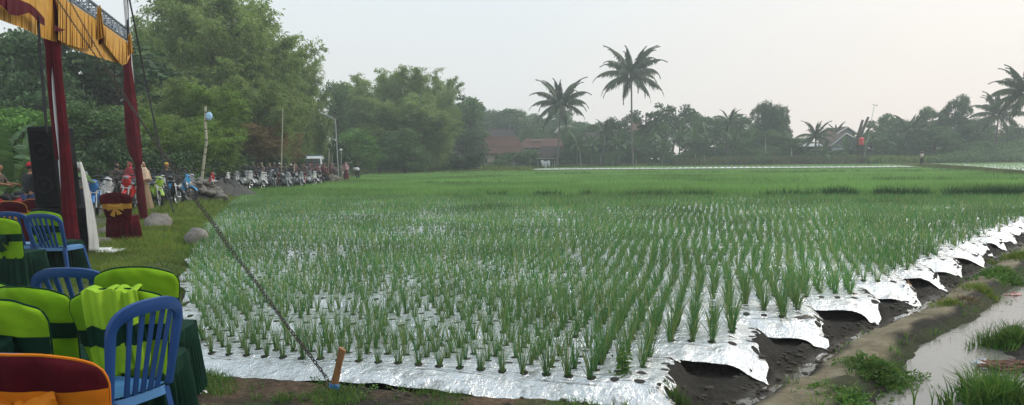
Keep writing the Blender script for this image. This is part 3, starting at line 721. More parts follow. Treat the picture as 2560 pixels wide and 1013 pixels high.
# two loose covers over the draped chair
def loose(px_, w_, down, seed, label, lean_):
    b = MB(); L0 = G4.matrix_basis.copy() if False else Matrix.Translation(G4.location) @ Matrix.Rotation(G4.rotation_euler.z, 4, 'Z')
    rg_ = random.Random(seed); ph = rg_.uniform(0, 6)
    def fn(a, c):
        q = c*1.0; tot = .10+down; d_ = q*tot
        if d_ < .09: y = -.255+.0-d_*.3; z = .84+.06*math.sin(d_/.09*PI/2)+.006
        else:
            e = d_-.09; y = -.372-.01*min(e*8, 1)-.02*e; z = .90-e
        rnd = 1-max(0, (q-.82)/.18)**2*.45
        x = px_+(a-.5)*w_*(.85+.30*q)*rnd+lean_*max(0, q-.15)
        fold = .012*math.sin(a*10+ph+q*1.5)*(.5+.5*min(1, q*3))+.005*math.sin(a*23+ph*2)
        return (x, y-.012+fold-.012, z+.008*math.sin(a*9))
    b.grid(fn, 36, 40); nmi = len(b.f); b.mi = [1 if .52 < (k//36)/40 < .72 and True else 0 for k in range(nmi)]
    b.M = L0; b.v = [tuple(L0 @ Vector(p)) for p in b.v]
    o = b.build('chair_cover_cloth', [pm('pale_lime_cloth', (.27, .46, .03), (.21, .38, .02), 3, .85, bump=.5, bs=8, spec=.12), M['dgreen']]); thick(o, .008); tag(o, label, 'cloth'); return o
loose(-.055, .17, .42, 2, 'crumpled lime cloth hanging over the left half of the draped chair back', .06)
loose(.075, .12, .40, 5, 'rounded lime cloth hanging over the right half of the draped chair back', .05)

# ================================================================ canopy
P2 = Vector((-9.75, 20.5, .12)); P1 = Vector((-6.85, 12.05, .1)); PD = (P1-P2); PD.z = 0; PD.normalize(); PN = Vector((PD.y, -PD.x, 0)); PN = PN if PN.dot(-P1) > 0 else -PN
def onp(x, y, off=0.):
    """pixel onto the vertical plane through both posts, pushed off towards the viewer"""
    a, b, c = ray(x, y); d_ = Vector((a, b, c)); o_ = Vector((0, 0, CH)); q = P1+PN*off
    t = (q-o_).dot(PN)/d_.dot(PN); return o_+d_*t
cn = empty('canopy_frame', P1, 0, 'event canopy with grey pipe posts and lattice beam at the left', 'canopy')
def world_child(o, p): o.location = o.location-p.location
def wbuild(b, name, m, par, **k):
    b.v = [tuple(Vector(p)-par.location) for p in b.v]; return b.build(name, m, par, **k)
# posts
for (xb, yb, xt, yt, P) in ((173, 655, 112, -60, P1), (361, 548, 309, -40, P2)):
    b = MB(); p0 = atY(xb, yb, P.y); p1 = atY(xt, yt, P.y); p1 = Vector((p0.x+(p1.x-p0.x)*.0, p0.y, p1.z)) if False else p1
    b.tube([Vector((p0.x, p0.y, gzs(p0.x, p0.y)-.05)), p1], .034 if P is P1 else .045, 14); wbuild(b, 'post', M['pipe'], cn)
# lattice beam
def lin(a, b_, t): return (a[0]+(b_[0]-a[0])*t, a[1]+(b_[1]-a[1])*t)
TOPL = [(318, 82), (200, -8), (80, -130)]; BOTL = [(318, 103), (316, 97), (177, 2), (60, -75), (-60, -150)]
T0, T1 = onp(320, 76), onp(80, -110); B0, B1 = onp(318, 100), onp(60, -78)
beams = []
b = MB()
for off in (0, -.28):
    for A_, B_ in ((T0, T1), (B0, B1)): b.tube([A_+PN*off, B_+PN*off], .03, 8)
for i in range(22):
    t = i/21; a_ = T0.lerp(T1, t); c_ = B0.lerp(B1, t); b.tube([a_, c_], .016, 6); b.tube([a_+PN*-.28, c_+PN*-.28], .016, 6); b.tube([a_, a_-PN*.28], .014, 6); b.tube([c_, c_-PN*.28], .014, 6)
    if i < 21:
        a2 = T0.lerp(T1, (i+1)/21); b.tube([c_, a2] if i % 2 else [a_, B0.lerp(B1, (i+1)/21)], .014, 6); b.tube([c_-PN*.28, a2-PN*.28], .014, 6)
wbuild(b, 'lattice_beam', M['truss'], cn)
b = MB(); b.tube([onp(332, 118, .1), onp(316, 104, .1), onp(177, 8, .1), onp(120, -34, .1), onp(20, -100, .1)], .02, 6); wbuild(b, 'curtain_rail', M['pipe'], cn)
# gold valance: outer pleated cloth between two pixel-read lines
def polyl(Pl, x):
    xs = [p[0] for p in Pl]; return float(np.interp(x, xs, [p[1] for p in Pl]))
VT = [(-60, -155), (20, -100), (120, -34), (177, 8), (250, 55), (316, 104), (330, 112)]
VB = [(-60, 28), (0, 50), (60, 72), (110, 96), (146, 107), (203, 130), (260, 148), (308, 162), (318, 158), (330, 128)]
def curtain(name, x0, x1, fb, ft, off, nu, nv, amp, fq, label, par=None, mat='gold', seed=0):
    rg_ = random.Random(seed); ph = [rg_.uniform(0, 6) for _ in range(4)]
    b = MB()
    def fn(a, c):
        x = x0+(x1-x0)*a; yt, yb = ft(x), fb(x); y = yt+(yb-yt)*c
        w_ = amp*(math.sin(a*fq+ph[0]+2.2*math.sin(a*fq*.11+ph[1]))+.6*math.sin(a*fq*.43+ph[2]+math.sin(a*31))+.35*math.sin(a*fq*1.7+ph[3]))*(.35+.65*c)
        return onp(x, y, off+w_)
    b.grid(fn, nu, nv)
    if par is not None: o = wbuild(b, name, M[mat], par, fix=False)
    else: o = b.build(name, M[mat], fix=False); tag(o, label, 'curtain')
    return o
va = curtain('gold_valance', -55, 326, lambda x: polyl(VB, x), lambda x: polyl(VT, x), .12, 1100, 8, .0045, 380, 'pleated gold curtain strip hanging along the canopy beam')
# swagged overlays
SB1 = [(146, 100), (170, 112), (205, 122), (228, 121), (240, 108), (247, 88), (250, 70)]
curtain('gold_swag', 146, 250, lambda x: polyl(SB1, x), lambda x: polyl(VT, x), .20, 240, 10, .010, 120, 'gold swag gathered up beside the hanging fold on the canopy beam', seed=3)
SB2 = [(262, 110), (285, 140), (305, 164), (315, 160), (324, 135), (328, 116)]
curtain('gold_swag', 262, 328, lambda x: polyl(SB2, x), lambda x: polyl(VT, x), .20, 160, 10, .010, 80, 'gold swag with looped folds ending at the far canopy post', seed=4)
def fall(name, cx_, w0, w1, yt, yb, label, mat='gold', off=.27, seed=0, lean=0):
    b = MB(); rg_ = random.Random(seed); ph = rg_.uniform(0, 6)
    b.grid(lambda a, c: atY(cx_+(a-.5)*(w0+(w1-w0)*c)+lean*c, yt+(yb-yt)*c+3*math.sin(a*5), onp(cx_, yt, off).y-.1+.03*math.sin(a*16+ph)), 30, 14)
    o = b.build(name, M[mat], fix=False); thick(o, .01); tag(o, label, 'curtain'); return o
fall('gold_tail', 247, 7, 22, 16, 96, 'narrow gold fold hanging over the middle of the canopy beam', seed=1, lean=4)
fall('gold_tail', 324, 6, 15, 86, 136, 'short gold tail tied on the far canopy post', seed=2, lean=1)
fall('maroon_tail', 252, 8, 11, 80, 109, 'small maroon cloth end peeping out under the gold fold', 'maroon', off=.16, seed=3)
SM = [(-55, 0), (0, 12), (12, 22), (25, 36), (45, 40), (72, 32), (84, 42), (95, 55), (112, 66)]; ST = [(-55, -60), (0, -28), (35, -6), (75, 10), (90, 22), (103, 36), (112, 48)]
curtain('maroon_swag', -50, 112, lambda x: polyl(SM, x), lambda x: polyl(ST, x), .24, 160, 6, .010, 60, 'dark maroon swag across the gold curtain at the upper left', mat='maroon', seed=6)
SM2 = [(136, 78), (150, 79), (163, 75)]; ST2 = [(136, 62), (148, 70), (163, 74)]
curtain('maroon_swag', 136, 163, lambda x: polyl(SM2, x), lambda x: polyl(ST2, x), .24, 20, 4, .01, 10, 'small pointed maroon cloth right of the draped post', mat='maroon', seed=7)
# post drapes
def drape(rows, off, label, seed, n=44, fq=9, amp=.05):
    """rows: (y, xleft, xright) in the photograph; a folded tube of cloth round the post"""
    b = MB(); ys = [r_[0] for r_ in rows]; ph = random.Random(seed).uniform(0, 6); NV = 60; YD = off; y0, y1 = ys[0], ys[-1]
    def fn(a, c):
        y = y0+(y1-y0)*c; xl = float(np.interp(y, ys, [r_[1] for r_ in rows])); xr = float(np.interp(y, ys, [r_[2] for r_ in rows]))
        A = a*2*PI; ce = atY((xl+xr)/2, y, YD); hw = (atY(xr, y, YD)-atY(xl, y, YD)).length/2
        k = 1+amp*math.sin(A*fq+ph+1.5*math.sin(c*5))+amp*.6*math.sin(A*fq*1.9+ph)
        vd = Vector((ce.x, ce.y, 0)).normalized(); sd = Vector((vd.y, -vd.x, 0))
        return ce+sd*math.cos(A)*hw*k+vd*math.sin(A)*min(hw, .16)*k
    b.grid(fn, n*2, NV, closed=True); o = b.build('post_drape', M['maroon'], fix=False); tag(o, label, 'curtain', 'maroon drapes on the canopy posts'); return o
drape([(-90, 100, 130), (0, 110, 136), (60, 112, 142), (118, 114, 150), (135, 128, 151), (200, 137, 156), (320, 147, 169), (450, 154, 182), (560, 158, 192), (640, 152, 203), (664, 156, 199)], 11.95, 'long maroon drape wrapped round the near canopy post down to the grass', 1)
drape([(60, 113, 128), (110, 114, 131), (150, 115, 129), (200, 118, 128), (260, 123, 131), (330, 131, 139), (400, 139, 147)], 11.9, 'thin maroon drape strip left of the bare pipe on the near canopy post', 2, n=20, fq=5)
drape([(115, 312, 326), (160, 310, 327), (240, 311, 338), (300, 313, 345), (350, 317, 350), (385, 325, 353), (408, 337, 355), (414, 340, 351), (422, 338, 353), (460, 342, 359), (510, 345, 365), (554, 352, 370)], 20.3, 'maroon drape tied in at its middle on the far canopy post', 3, fq=6)

# ================================================================ chains, ropes, stake
def chain(p0, p1, sag, label, pitch=.052, rr=.006, twist=0.):
    n = int((p1-p0).length/pitch); b = MB(); tg = (p1-p0).normalized(); side = tg.cross(Vector((0, 0, 1))).normalized()
    pos = [p0.lerp(p1, i/n)+Vector((0, 0, -sag*math.sin(PI*i/n)))+side*.005*math.sin(i*.25+twist)*sst(.45, .7, i/n) for i in range(n+1)]
    for i in range(n):
        c = (pos[i]+pos[i+1])/2; d_ = (pos[i+1]-pos[i]).normalized(); s1 = d_.cross(Vector((0, 0, 1))).normalized(); s2 = d_.cross(s1)
        w_ = s1 if i % 2 else s2; q = []
        for k in range(10):
            A = 2*PI*k/10; q.append(c+d_*math.cos(A)*pitch*.64+w_*math.sin(A)*pitch*.27)
        vs = []
        nn_ = d_.cross(w_)
        for k in range(10):
            ctr = q[k]; ou = (ctr-c).normalized()
            for m_ in range(4): B = 2*PI*m_/4; vs.append(ctr+ou*math.cos(B)*rr+nn_*math.sin(B)*rr)
        b.add(vs, [(k*4+m_, k*4+(m_+1) % 4, ((k+1) % 10)*4+(m_+1) % 4, ((k+1) % 10)*4+m_) for k in range(10) for m_ in range(4)])
    o = b.build('guy_chain', M['chain'], fix=False); tag(o, label, 'chain', 'chains holding the canopy'); return o
stk = at(822, 975, .0); e_ = atY(818, 950, stk.y+.03)
chain(onp(103, -60, .1), e_, .05, 'rusty steel chain running from the near canopy post down to the wooden stake', .046, .0032)
chain(onp(140, -60, .1), e_+Vector((-.01, .02, .015)), .24, 'second rusty chain hanging slightly right of the other above, twisted with it below', .046, .0032, 3)
b = MB(); st0 = stk+Vector((0, 0, -.12)); st1 = atY(856, 872, stk.y-.02)
dv = (st1-st0).normalized(); sd = Vector((dv.z, 0, -dv.x)).normalized(); fw = dv.cross(sd)
vs = []
for i, t in enumerate((0, .35, .7, 1)):
    c = st0.lerp(st1, t); w_ = .023+.003*math.sin(i*2)
    for a_, c_ in ((-1, -1), (1, -1), (1, 1), (-1, 1)): vs.append(c+sd*w_*a_+fw*.018*c_+(Vector((0, 0, -.008*a_)) if i == 3 else Vector()))
b.add(vs, [(i*4+k, i*4+(k+1) % 4, (i+1)*4+(k+1) % 4, (i+1)*4+k) for i in range(3) for k in range(4)]+[(3, 2, 1, 0), (12, 13, 14, 15)])
sk = b.build('wooden_stake', M['wood'], smooth=False); tag(sk, 'leaning wooden stake in the ground before the silver sheet edge', 'stake')
b = MB(); c = st0.lerp(st1, .36)
for k in range(4): 
    pts_ = [c+dv*(k*.008-.012)+sd*math.cos(A)*.034+fw*math.sin(A)*.03 for A in np.linspace(0, 2*PI, 12)]; b.tube(pts_, .0035, 5)
b.tube([c, c+Vector((.03, -.03, -.04)), c+Vector((.05, -.03, -.09))], .003, 5); b.tube([c, c+Vector((.02, -.035, .02)), c+Vector((.045, -.03, -.01)), c+Vector((.02, -.03, -.02))], .004, 5)
o = b.build('twine_knot', M['bluetie']); tag(o, 'bright blue twine tied round the wooden stake', 'twine')
def rope(pts_, r_, label, sag=0):
    P_ = []
    for i in range(len(pts_)-1):
        for k in range(8): t = k/8; P_.append(pts_[i].lerp(pts_[i+1], t)+Vector((0, 0, -sag*math.sin(PI*t))))
    P_.append(pts_[-1]); b = MB(); b.tube(P_, r_, 6); o = b.build('rope', M['rope']); tag(o, label, 'rope'); return o
rope([onp(93, 40, .2), onp(98, 130, .2), onp(108, 240, .2), onp(116, 330, .2)], .011, 'dark rope hanging beside the near post above the speaker')
rope([onp(97, 40, .25), onp(102, 130, .25), onp(112, 240, .25), onp(118, 330, .25)], .011, 'second dark rope hanging beside the first in front of the speaker')
rope([onp(316, -40, .3), atY(370, 230, 19.6), atY(430, 515, 18.4)], .022, 'dark guy rope sloping from the far post top to the grass bank')
rope([onp(316, -40, .1), onp(321, 100, .1)], .035, 'thick dark cable hanging down the far canopy post')
rope([onp(284, 156, -.1), onp(290, 222, -.1)], .012, 'thin cord hanging below the gold curtain near the far post')
rope([atY(405, 465, 17.8), atY(430, 515, 17.0), atY(434, 530, 16.8)], .014, 'thin dark cord pegged into the grass bank')

# ================================================================ speakers
def cabinet(x0, x1, yt, yb, Y0, dep, label, rz=.0, horn=True, mat='black'):
    pa, pb = atY(x0, yb, Y0), atY(x1, yb, Y0); pt = atY(x0, yt, Y0); w_ = pb.x-pa.x; h = pt.z-max(pa.z, 0.02); zb = max(pa.z, .02)
    r = empty('speaker_cabinet', ((pa.x+pb.x)/2, Y0+dep/2, zb), rz, label, 'speaker', 'stacked speaker cabinets')
    b = MB(); b.box((0, 0, h/2), (w_, dep, h), bev=.02); b.build('box', M[mat], r)
    b = MB(); b.box((-.0, -dep/2-.006, h/2), (w_*.88, .02, h*.9), bev=.008); g_ = b.build('grille', M['mesh'], r)
    n = 2 if h > .9 else 1
    for k in range(n):
        b = MB(); z = h*(.28 if n == 2 else .5)+k*h*.42; b.ring((0, -dep/2-.02, z), w_*.30, .02, 'Y', 24, 6); b.ell((0, -dep/2-.015, z), (w_*.12, .02, w_*.12)); b.build('speaker_ring', M['black'], g_)
    b = MB(); b.ring((w_/2+.005, 0, h*.45), .07, .012, 'X', 16, 5); b.build('handle', M['black'], r)
    return r
cabinet(88, 178, 522, 640, 12.6, .6, 'lower black speaker cabinet standing on the ground')
cabinet(88, 153, 316, 520, 12.6, .62, 'tall black speaker cabinet stacked on top behind the near draped post')
b = MB(); RW = [(405, 199, 203), (430, 202, 212), (470, 208, 222), (520, 214, 233), (560, 218, 240), (600, 222, 246), (628, 222, 248)]
def tf(a, c):
    y = 405+223*c; xl = float(np.interp(y, [r_[0] for r_ in RW], [r_[1] for r_ in RW])); xr = float(np.interp(y, [r_[0] for r_ in RW], [r_[2] for r_ in RW]))
    return atY(xl+(xr-xl)*a, y, 12.75+.5*a+.05*math.sin(a*9+c*6))
b.grid(tf, 16, 30); o = b.build('ground_sheet_cover', M['tarp']); thick(o, .01); tag(o, 'pale grey sheet draped over the right side of the speakers', 'tarp')
b = MB(); p = at(222, 637, .1); b.box((p.x, p.y+.3, .12), (.75, .5, .05), .1, bev=.01); b.box((p.x-.05, p.y+.3, .155), (.5, .35, .03), .3, bev=.008)
o = b.build('pallet_board', M['white']); tag(o, 'flat pale board lying at the foot of the speakers', 'board')
# ================================================================ people
SK = [pm('brown_skin', (.30, .16, .09), (.25, .13, .07), 12, .6, spec=.3)]
HAIR = pm('black_hair', (.012, .010, .009), None, 20, .6)
EYE = pm('eye_dark', (.01, .01, .01), None, 5, .4)
CL = {}
def cloth(name, c): 
    if name not in CL: CL[name] = pm(name, c, tuple(x*.7 for x in c), 7, .85, bump=.2, bs=18)
    return CL[name]
def skinmesh(nodes, edges, name):
    """nodes: {key: (xyz, radius)}; grown with a Skin modifier into one surface"""
    ks = list(nodes); me = bpy.data.meshes.new(name); me.from_pydata([nodes[k][0] for k in ks], [(ks.index(a), ks.index(b)) for a, b in edges], [])
    o = bpy.data.objects.new(name, me); COL.objects.link(o); m = o.modifiers.new('s', 'SKIN'); m.use_smooth_shade = True
    for i, k in enumerate(ks):
        r_ = nodes[k][1]; me.skin_vertices[0].data[i].radius = (r_, r_) if not hasattr(r_, '__len__') else r_
    me.skin_vertices[0].data[0].use_root = True
    sb = o.modifiers.new('u', 'SUBSURF'); sb.levels = 1
    dg = bpy.context.evaluated_depsgraph_get(); dg.update(); out = bpy.data.meshes.new_from_object(o.evaluated_get(dg)); bpy.data.objects.remove(o); out.name = name
    out.polygons.foreach_set('use_smooth', [True]*len(out.polygons)); return out
def joinmb(me, b):
    bm = bmesh.new(); bm.from_mesh(me); t_ = bpy.data.meshes.new('t'); t_.from_pydata(b.v, [], b.f); bm.from_mesh(t_); bm.to_mesh(me); bm.free(); bpy.data.meshes.remove(t_); me.polygons.foreach_set('use_smooth', [True]*len(me.polygons)); return me
def skeleton(pose):
    """figure facing -Y, feet at z=0 (or seated with hips at .78)"""
    hz_, hy = {'stand': (.92, 0), 'walk': (.92, 0), 'sit': (.80, 0), 'bend': (.90, .1), 'hold': (.92, 0)}[pose]
    P = {}
    lean_ = {'sit': -.06, 'bend': -.42}.get(pose, 0)
    P['pel'] = ((0, hy, hz_), (.145, .115)); P['wai'] = ((0, hy+lean_*.3, hz_+.20), (.125, .10)); P['che'] = ((0, hy+lean_*.8, hz_+.40), (.155, .11)); P['nec'] = ((0, hy+lean_*1.2, hz_+.56-(.12 if pose == 'bend' else 0)), .055)
    nz = P['nec'][0]; P['hd0'] = ((0, nz[1]-.015, nz[2]+.07), .06)
    for s, S in ((-1, 'l'), (1, 'r')):
        c = P['che'][0]; sh = (s*.185, c[1], c[2]+.10); P['sh'+S] = (sh, .062)
        if pose in ('stand', 'walk'): e = (s*.25, sh[1]+.03, sh[2]-.29); w_ = (s*.25, sh[1]-.07-(.12*s if pose == 'walk' else 0), sh[2]-.53)
        elif pose == 'hold': e = (s*.25, sh[1]+.02, sh[2]-.27); w_ = (s*.10, sh[1]-.24, sh[2]-.30)
        elif pose == 'sit': e = (s*.27, sh[1]-.12, sh[2]-.22); w_ = (s*.25, sh[1]-.36, sh[2]-.25)
        else: e = (s*.22, sh[1]-.1, sh[2]-.27); w_ = (s*.12, sh[1]-.25, sh[2]-.45)
        P['el'+S] = (e, .043); P['wr'+S] = (w_, .028)
        d_ = (Vector(w_)-Vector(e)).normalized(); h_ = Vector(w_)+d_*.07; P['ha'+S] = (tuple(h_), (.034, .018))
        P['hp'+S] = ((s*.095, hy, hz_-.05), .098)
        if pose == 'sit': kn = (s*.22, -.38, hz_-.12); an = (s*.20, -.30, .24); 
        elif pose == 'walk': kn = (s*.10, -.06-.10*s, .50); an = (s*.09, .02-.20*s, .085)
        else: kn = (s*.105, -.02, .49); an = (s*.10, .02, .085)
        P['kn'+S] = (kn, .062); P['an'+S] = (an, .040); P['to'+S] = ((an[0]+s*.02, an[1]-.15, an[2]-.05), (.04, .03))
    E_ = [('pel', 'wai'), ('wai', 'che'), ('che', 'nec'), ('nec', 'hd0')]
    for S in 'lr': E_ += [('che', 'sh'+S), ('sh'+S, 'el'+S), ('el'+S, 'wr'+S), ('wr'+S, 'ha'+S), ('pel', 'hp'+S), ('hp'+S, 'kn'+S), ('kn'+S, 'an'+S), ('an'+S, 'to'+S)]
    return P, E_
PC = {}
def posemeshes(pose):
    if pose in PC: return PC[pose]
    P, E_ = skeleton(pose); body = skinmesh(P, E_, 'body')
    hd = Vector(P['hd0'][0]); hc = hd+Vector((0, -.015, .10)); b = MB()
    # head with jaw, nose, ears, lips
    vs, fs = ICO[3]; out = []
    for p in vs:
        x, y, z = p; X = x*.074*(1-.16*max(0, -z)); Yy = y*.092*(1-.10*max(0, -z)); Zz = z*.115
        if y < 0: Yy -= .018*math.exp(-((x/.16)**2+((z+.05)/.22)**2)); Yy += .008*math.exp(-(((abs(x)-.38)/.16)**2+((z-.12)/.12)**2)); Yy -= .006*math.exp(-((x/.3)**2+((z+.42)/.08)**2))
        out.append(hc+Vector((X, Yy, Zz)))
    b.add(out, fs)
    for s in (-1, 1): b.ell(hc+Vector((s*.075, .005, -.005)), (.010, .018, .03), 0, 1)
    for s, S in ((-1, 'l'), (1, 'r')):      # four fingers and a thumb
        h_ = Vector(P['ha'+S][0]); d_ = (h_-Vector(P['wr'+S][0])).normalized(); sd = d_.cross(Vector((1, 0, .2))).normalized(); dn = d_.cross(sd)*(1 if pose != 'sit' else 1); dn = dn if dn.z < 0 else -dn
        for k in range(4):
            ln = (.062, .072, .068, .052)[k]; a_ = h_-d_*.01+sd*(k-1.5)*.018; b.tube([a_, a_+d_*ln*.5, a_+d_*ln*.8+dn*ln*.3, a_+d_*ln*.85+dn*ln*.6], [.009, .0085, .008, .006], 6)
        a_ = Vector(P['wr'+S][0])+d_*.025-sd*.025; b.tube([a_, a_-sd*.022+d_*.025+dn*.01, a_-sd*.018+d_*.05+dn*.02], [.011, .010, .008], 6)
    joinmb(body, b)
    def sub(keys, edges, gr, name):
        Q = {k: (P[k][0], tuple(r_+gr for r_ in P[k][1]) if hasattr(P[k][1], '__len__') else P[k][1]+gr) for k in keys}; return Q
    Q = sub(['che', 'wai', 'pel', 'shl', 'shr', 'ell', 'elr'], None, .034, 'shirt'); Q['nec'] = (tuple(Vector(P['nec'][0])-Vector((0, 0, .06))), .07)
    for S in 'lr':
        e, s_ = Vector(P['el'+S][0]), Vector(P['sh'+S][0]); Q['el'+S] = (tuple(e.lerp(s_, .12)), .062)
    shirt = skinmesh(Q, [('pel', 'wai'), ('wai', 'che'), ('che', 'nec'), ('che', 'shl'), ('che', 'shr'), ('shl', 'ell'), ('shr', 'elr')], 'shirt')
    Q = sub(['che', 'wai', 'pel', 'shl', 'shr', 'ell', 'elr', 'wrl', 'wrr'], None, .036, 'shirt'); Q['nec'] = (tuple(Vector(P['nec'][0])-Vector((0, 0, .05))), .07)
    longs = skinmesh(Q, [('pel', 'wai'), ('wai', 'che'), ('che', 'nec'), ('che', 'shl'), ('che', 'shr'), ('shl', 'ell'), ('shr', 'elr'), ('ell', 'wrl'), ('elr', 'wrr')], 'long_shirt')
    Q = sub(['pel', 'hpl', 'hpr', 'knl', 'knr', 'anl', 'anr'], None, .026, 'trousers'); 
    for S in 'lr': Q['an'+S] = (Q['an'+S][0], .062); Q['kn'+S] = (Q['kn'+S][0], .083)
    Q['pel'] = (Q['pel'][0], (.155, .125)); trou = skinmesh(Q, [('pel', 'hpl'), ('pel', 'hpr'), ('hpl', 'knl'), ('hpr', 'knr'), ('knl', 'anl'), ('knr', 'anr')], 'trousers')
    PC[pose] = dict(body=body, shirt=shirt, long=longs, trousers=trou, hc=hc, P=P); return PC[pose]
def mo(name, me, m, par):
    o = bpy.data.objects.new(name, me); COL.objects.link(o); setp(o, par)
    if not me.materials: me.materials.append(None)
    o.material_slots[0].link = 'OBJECT'; o.material_slots[0].material = m; return o
HM = {}
def headwear(kind, pose):
    if (kind, pose) in HM: return HM[(kind, pose)]
    hc = posemeshes(pose)['hc']; P = posemeshes(pose)['P']; b = MB()
    if kind in ('hair', 'cap', 'helmet'):
        g = {'hair': 1.09, 'cap': 1.13, 'helmet': 1.38}[kind]; vs, fs = ICO[3]; keep = []; out = []
        for p in vs: out.append(hc+Vector((p[0]*.078*g, p[1]*.097*g+.004, p[2]*.118*(g if p[2] > -.3 else 1)+.006)))
        zc = {'hair': -.35, 'cap': .18, 'helmet': -.55}[kind]
        for f in fs:
            c = sum((Vector(vs[i]) for i in f), Vector())/3
            front = c.y < -.25
            if c.z > (zc if not front else (.45 if kind == 'hair' else (.22 if kind == 'cap' else .30))): keep.append(f)
        b.add(out, keep)
        if kind == 'cap':
            b.grid(lambda a, c: tuple(hc+Vector(((a-.5)*.13*(1-.25*c**3), -.085-.075*c-.018*math.sin(a*PI), .038-.012*c-.02*(a-.5)**2*4))), 8, 4)
        me = b.build(kind, HAIR, fix=False); M_ = me.modifiers.new('t', 'SOLIDIFY'); M_.thickness = .008; 
    elif kind == 'hijab':
        vs, fs = ICO[3]; out = []; keep = []
        for p in vs: out.append(hc+Vector((p[0]*.098, p[1]*.115+.012, p[2]*.135)))
        for f in fs:
            c = sum((Vector(vs[i]) for i in f), Vector())/3
            if not (c.y < -.45 and abs(c.x) < .62 and -.6 < c.z < .55): keep.append(f)
        b.add(out, keep); ch = Vector(P['che'][0])
        def cape(a, c):
            A = a*2*PI; q = c; w_ = .085+.155*q**.7; dd = .095+.085*q**.6; z = hc.z-.07-.40*q; cy = hc.y+(ch.y-hc.y)*q
            return (math.cos(A)*w_*(1+.04*math.sin(A*9)), cy+math.sin(A)*dd*(1+.05*math.sin(A*7)), z-(.05*math.sin(A)*q*-1))
        b.grid(cape, 28, 8, closed=True); me = b.build(kind, HAIR, fix=False); me.modifiers.new('t', 'SOLIDIFY').thickness = .008
    elif kind == 'cone':
        b.grid(lambda a, c: tuple(hc+Vector((math.cos(a*2*PI)*.21*c, math.sin(a*2*PI)*.21*c, .17-.15*c))), 20, 4, closed=True); me = b.build(kind, HAIR, fix=False); me.modifiers.new('t', 'SOLIDIFY').thickness = .008
    d_ = me.data
    dg = bpy.context.evaluated_depsgraph_get(); dg.update(); nm = bpy.data.meshes.new_from_object(me.evaluated_get(dg)); bpy.data.objects.remove(me); nm.name = kind
    HM[(kind, pose)] = nm; return nm
SKM = {}
def person(loc, rz, label, pose='stand', shirt=(.3, .3, .3), legs=(.03, .03, .05), head='hair', hcol=(.012, .01, .009), long=False, skirt=None, group=None, s=.95, sname='s'):
    r = empty('person', loc, rz, label, 'person', group, s); pm_ = posemeshes(pose)
    mo('body', pm_['body'], SK[0], r)
    key = lambda c: 'cloth_%d_%d_%d' % tuple(int(x*99) for x in c)
    mo('shirt', pm_['long'] if long else pm_['shirt'], cloth(key(shirt), shirt), r)
    if skirt:
        if pose not in SKM:
            b = MB(); P = pm_['P']; h0 = P['pel'][0][2]+.12
            def f(a, c):
                A = a*2*PI; q = c; return (math.cos(A)*(.15+.13*q)*(1+.05*math.sin(A*8)*q), P['pel'][0][1]*(1-q)+math.sin(A)*(.125+.13*q)*(1+.06*math.sin(A*7)*q)-(.12*q if pose == 'sit' else 0), h0-(h0-.05)*q)
            b.grid(f, 32, 8, closed=True); o = b.build('skirt', HAIR, fix=False); SKM[pose] = o.data; bpy.data.objects.remove(o)
        mo('skirt', SKM[pose], cloth(key(skirt), skirt), r)
    else: mo('trousers', pm_['trousers'], cloth(key(legs), legs), r)
    if head != 'hair' and head != 'hijab' and head != 'helmet': mo('hair', headwear('hair', pose), HAIR, r)
    mo({'cone': 'straw_hat'}.get(head, head), headwear(head, pose), cloth(key(hcol), hcol) if head != 'hair' else HAIR, r)
    if 'eyes' not in pm_:
        b = MB()
        for sg in (-1, 1): b.ell(pm_['hc']+Vector((sg*.03, -.078, .012)), (.012, .008, .006), 0, 1)
        b.ell(pm_['hc']+Vector((0, -.092, -.048)), (.022, .006, .005), 0, 1); o = b.build('eyes', EYE); pm_['eyes'] = o.data; bpy.data.objects.remove(o)
    mo('eyes', pm_['eyes'], EYE, r); return r

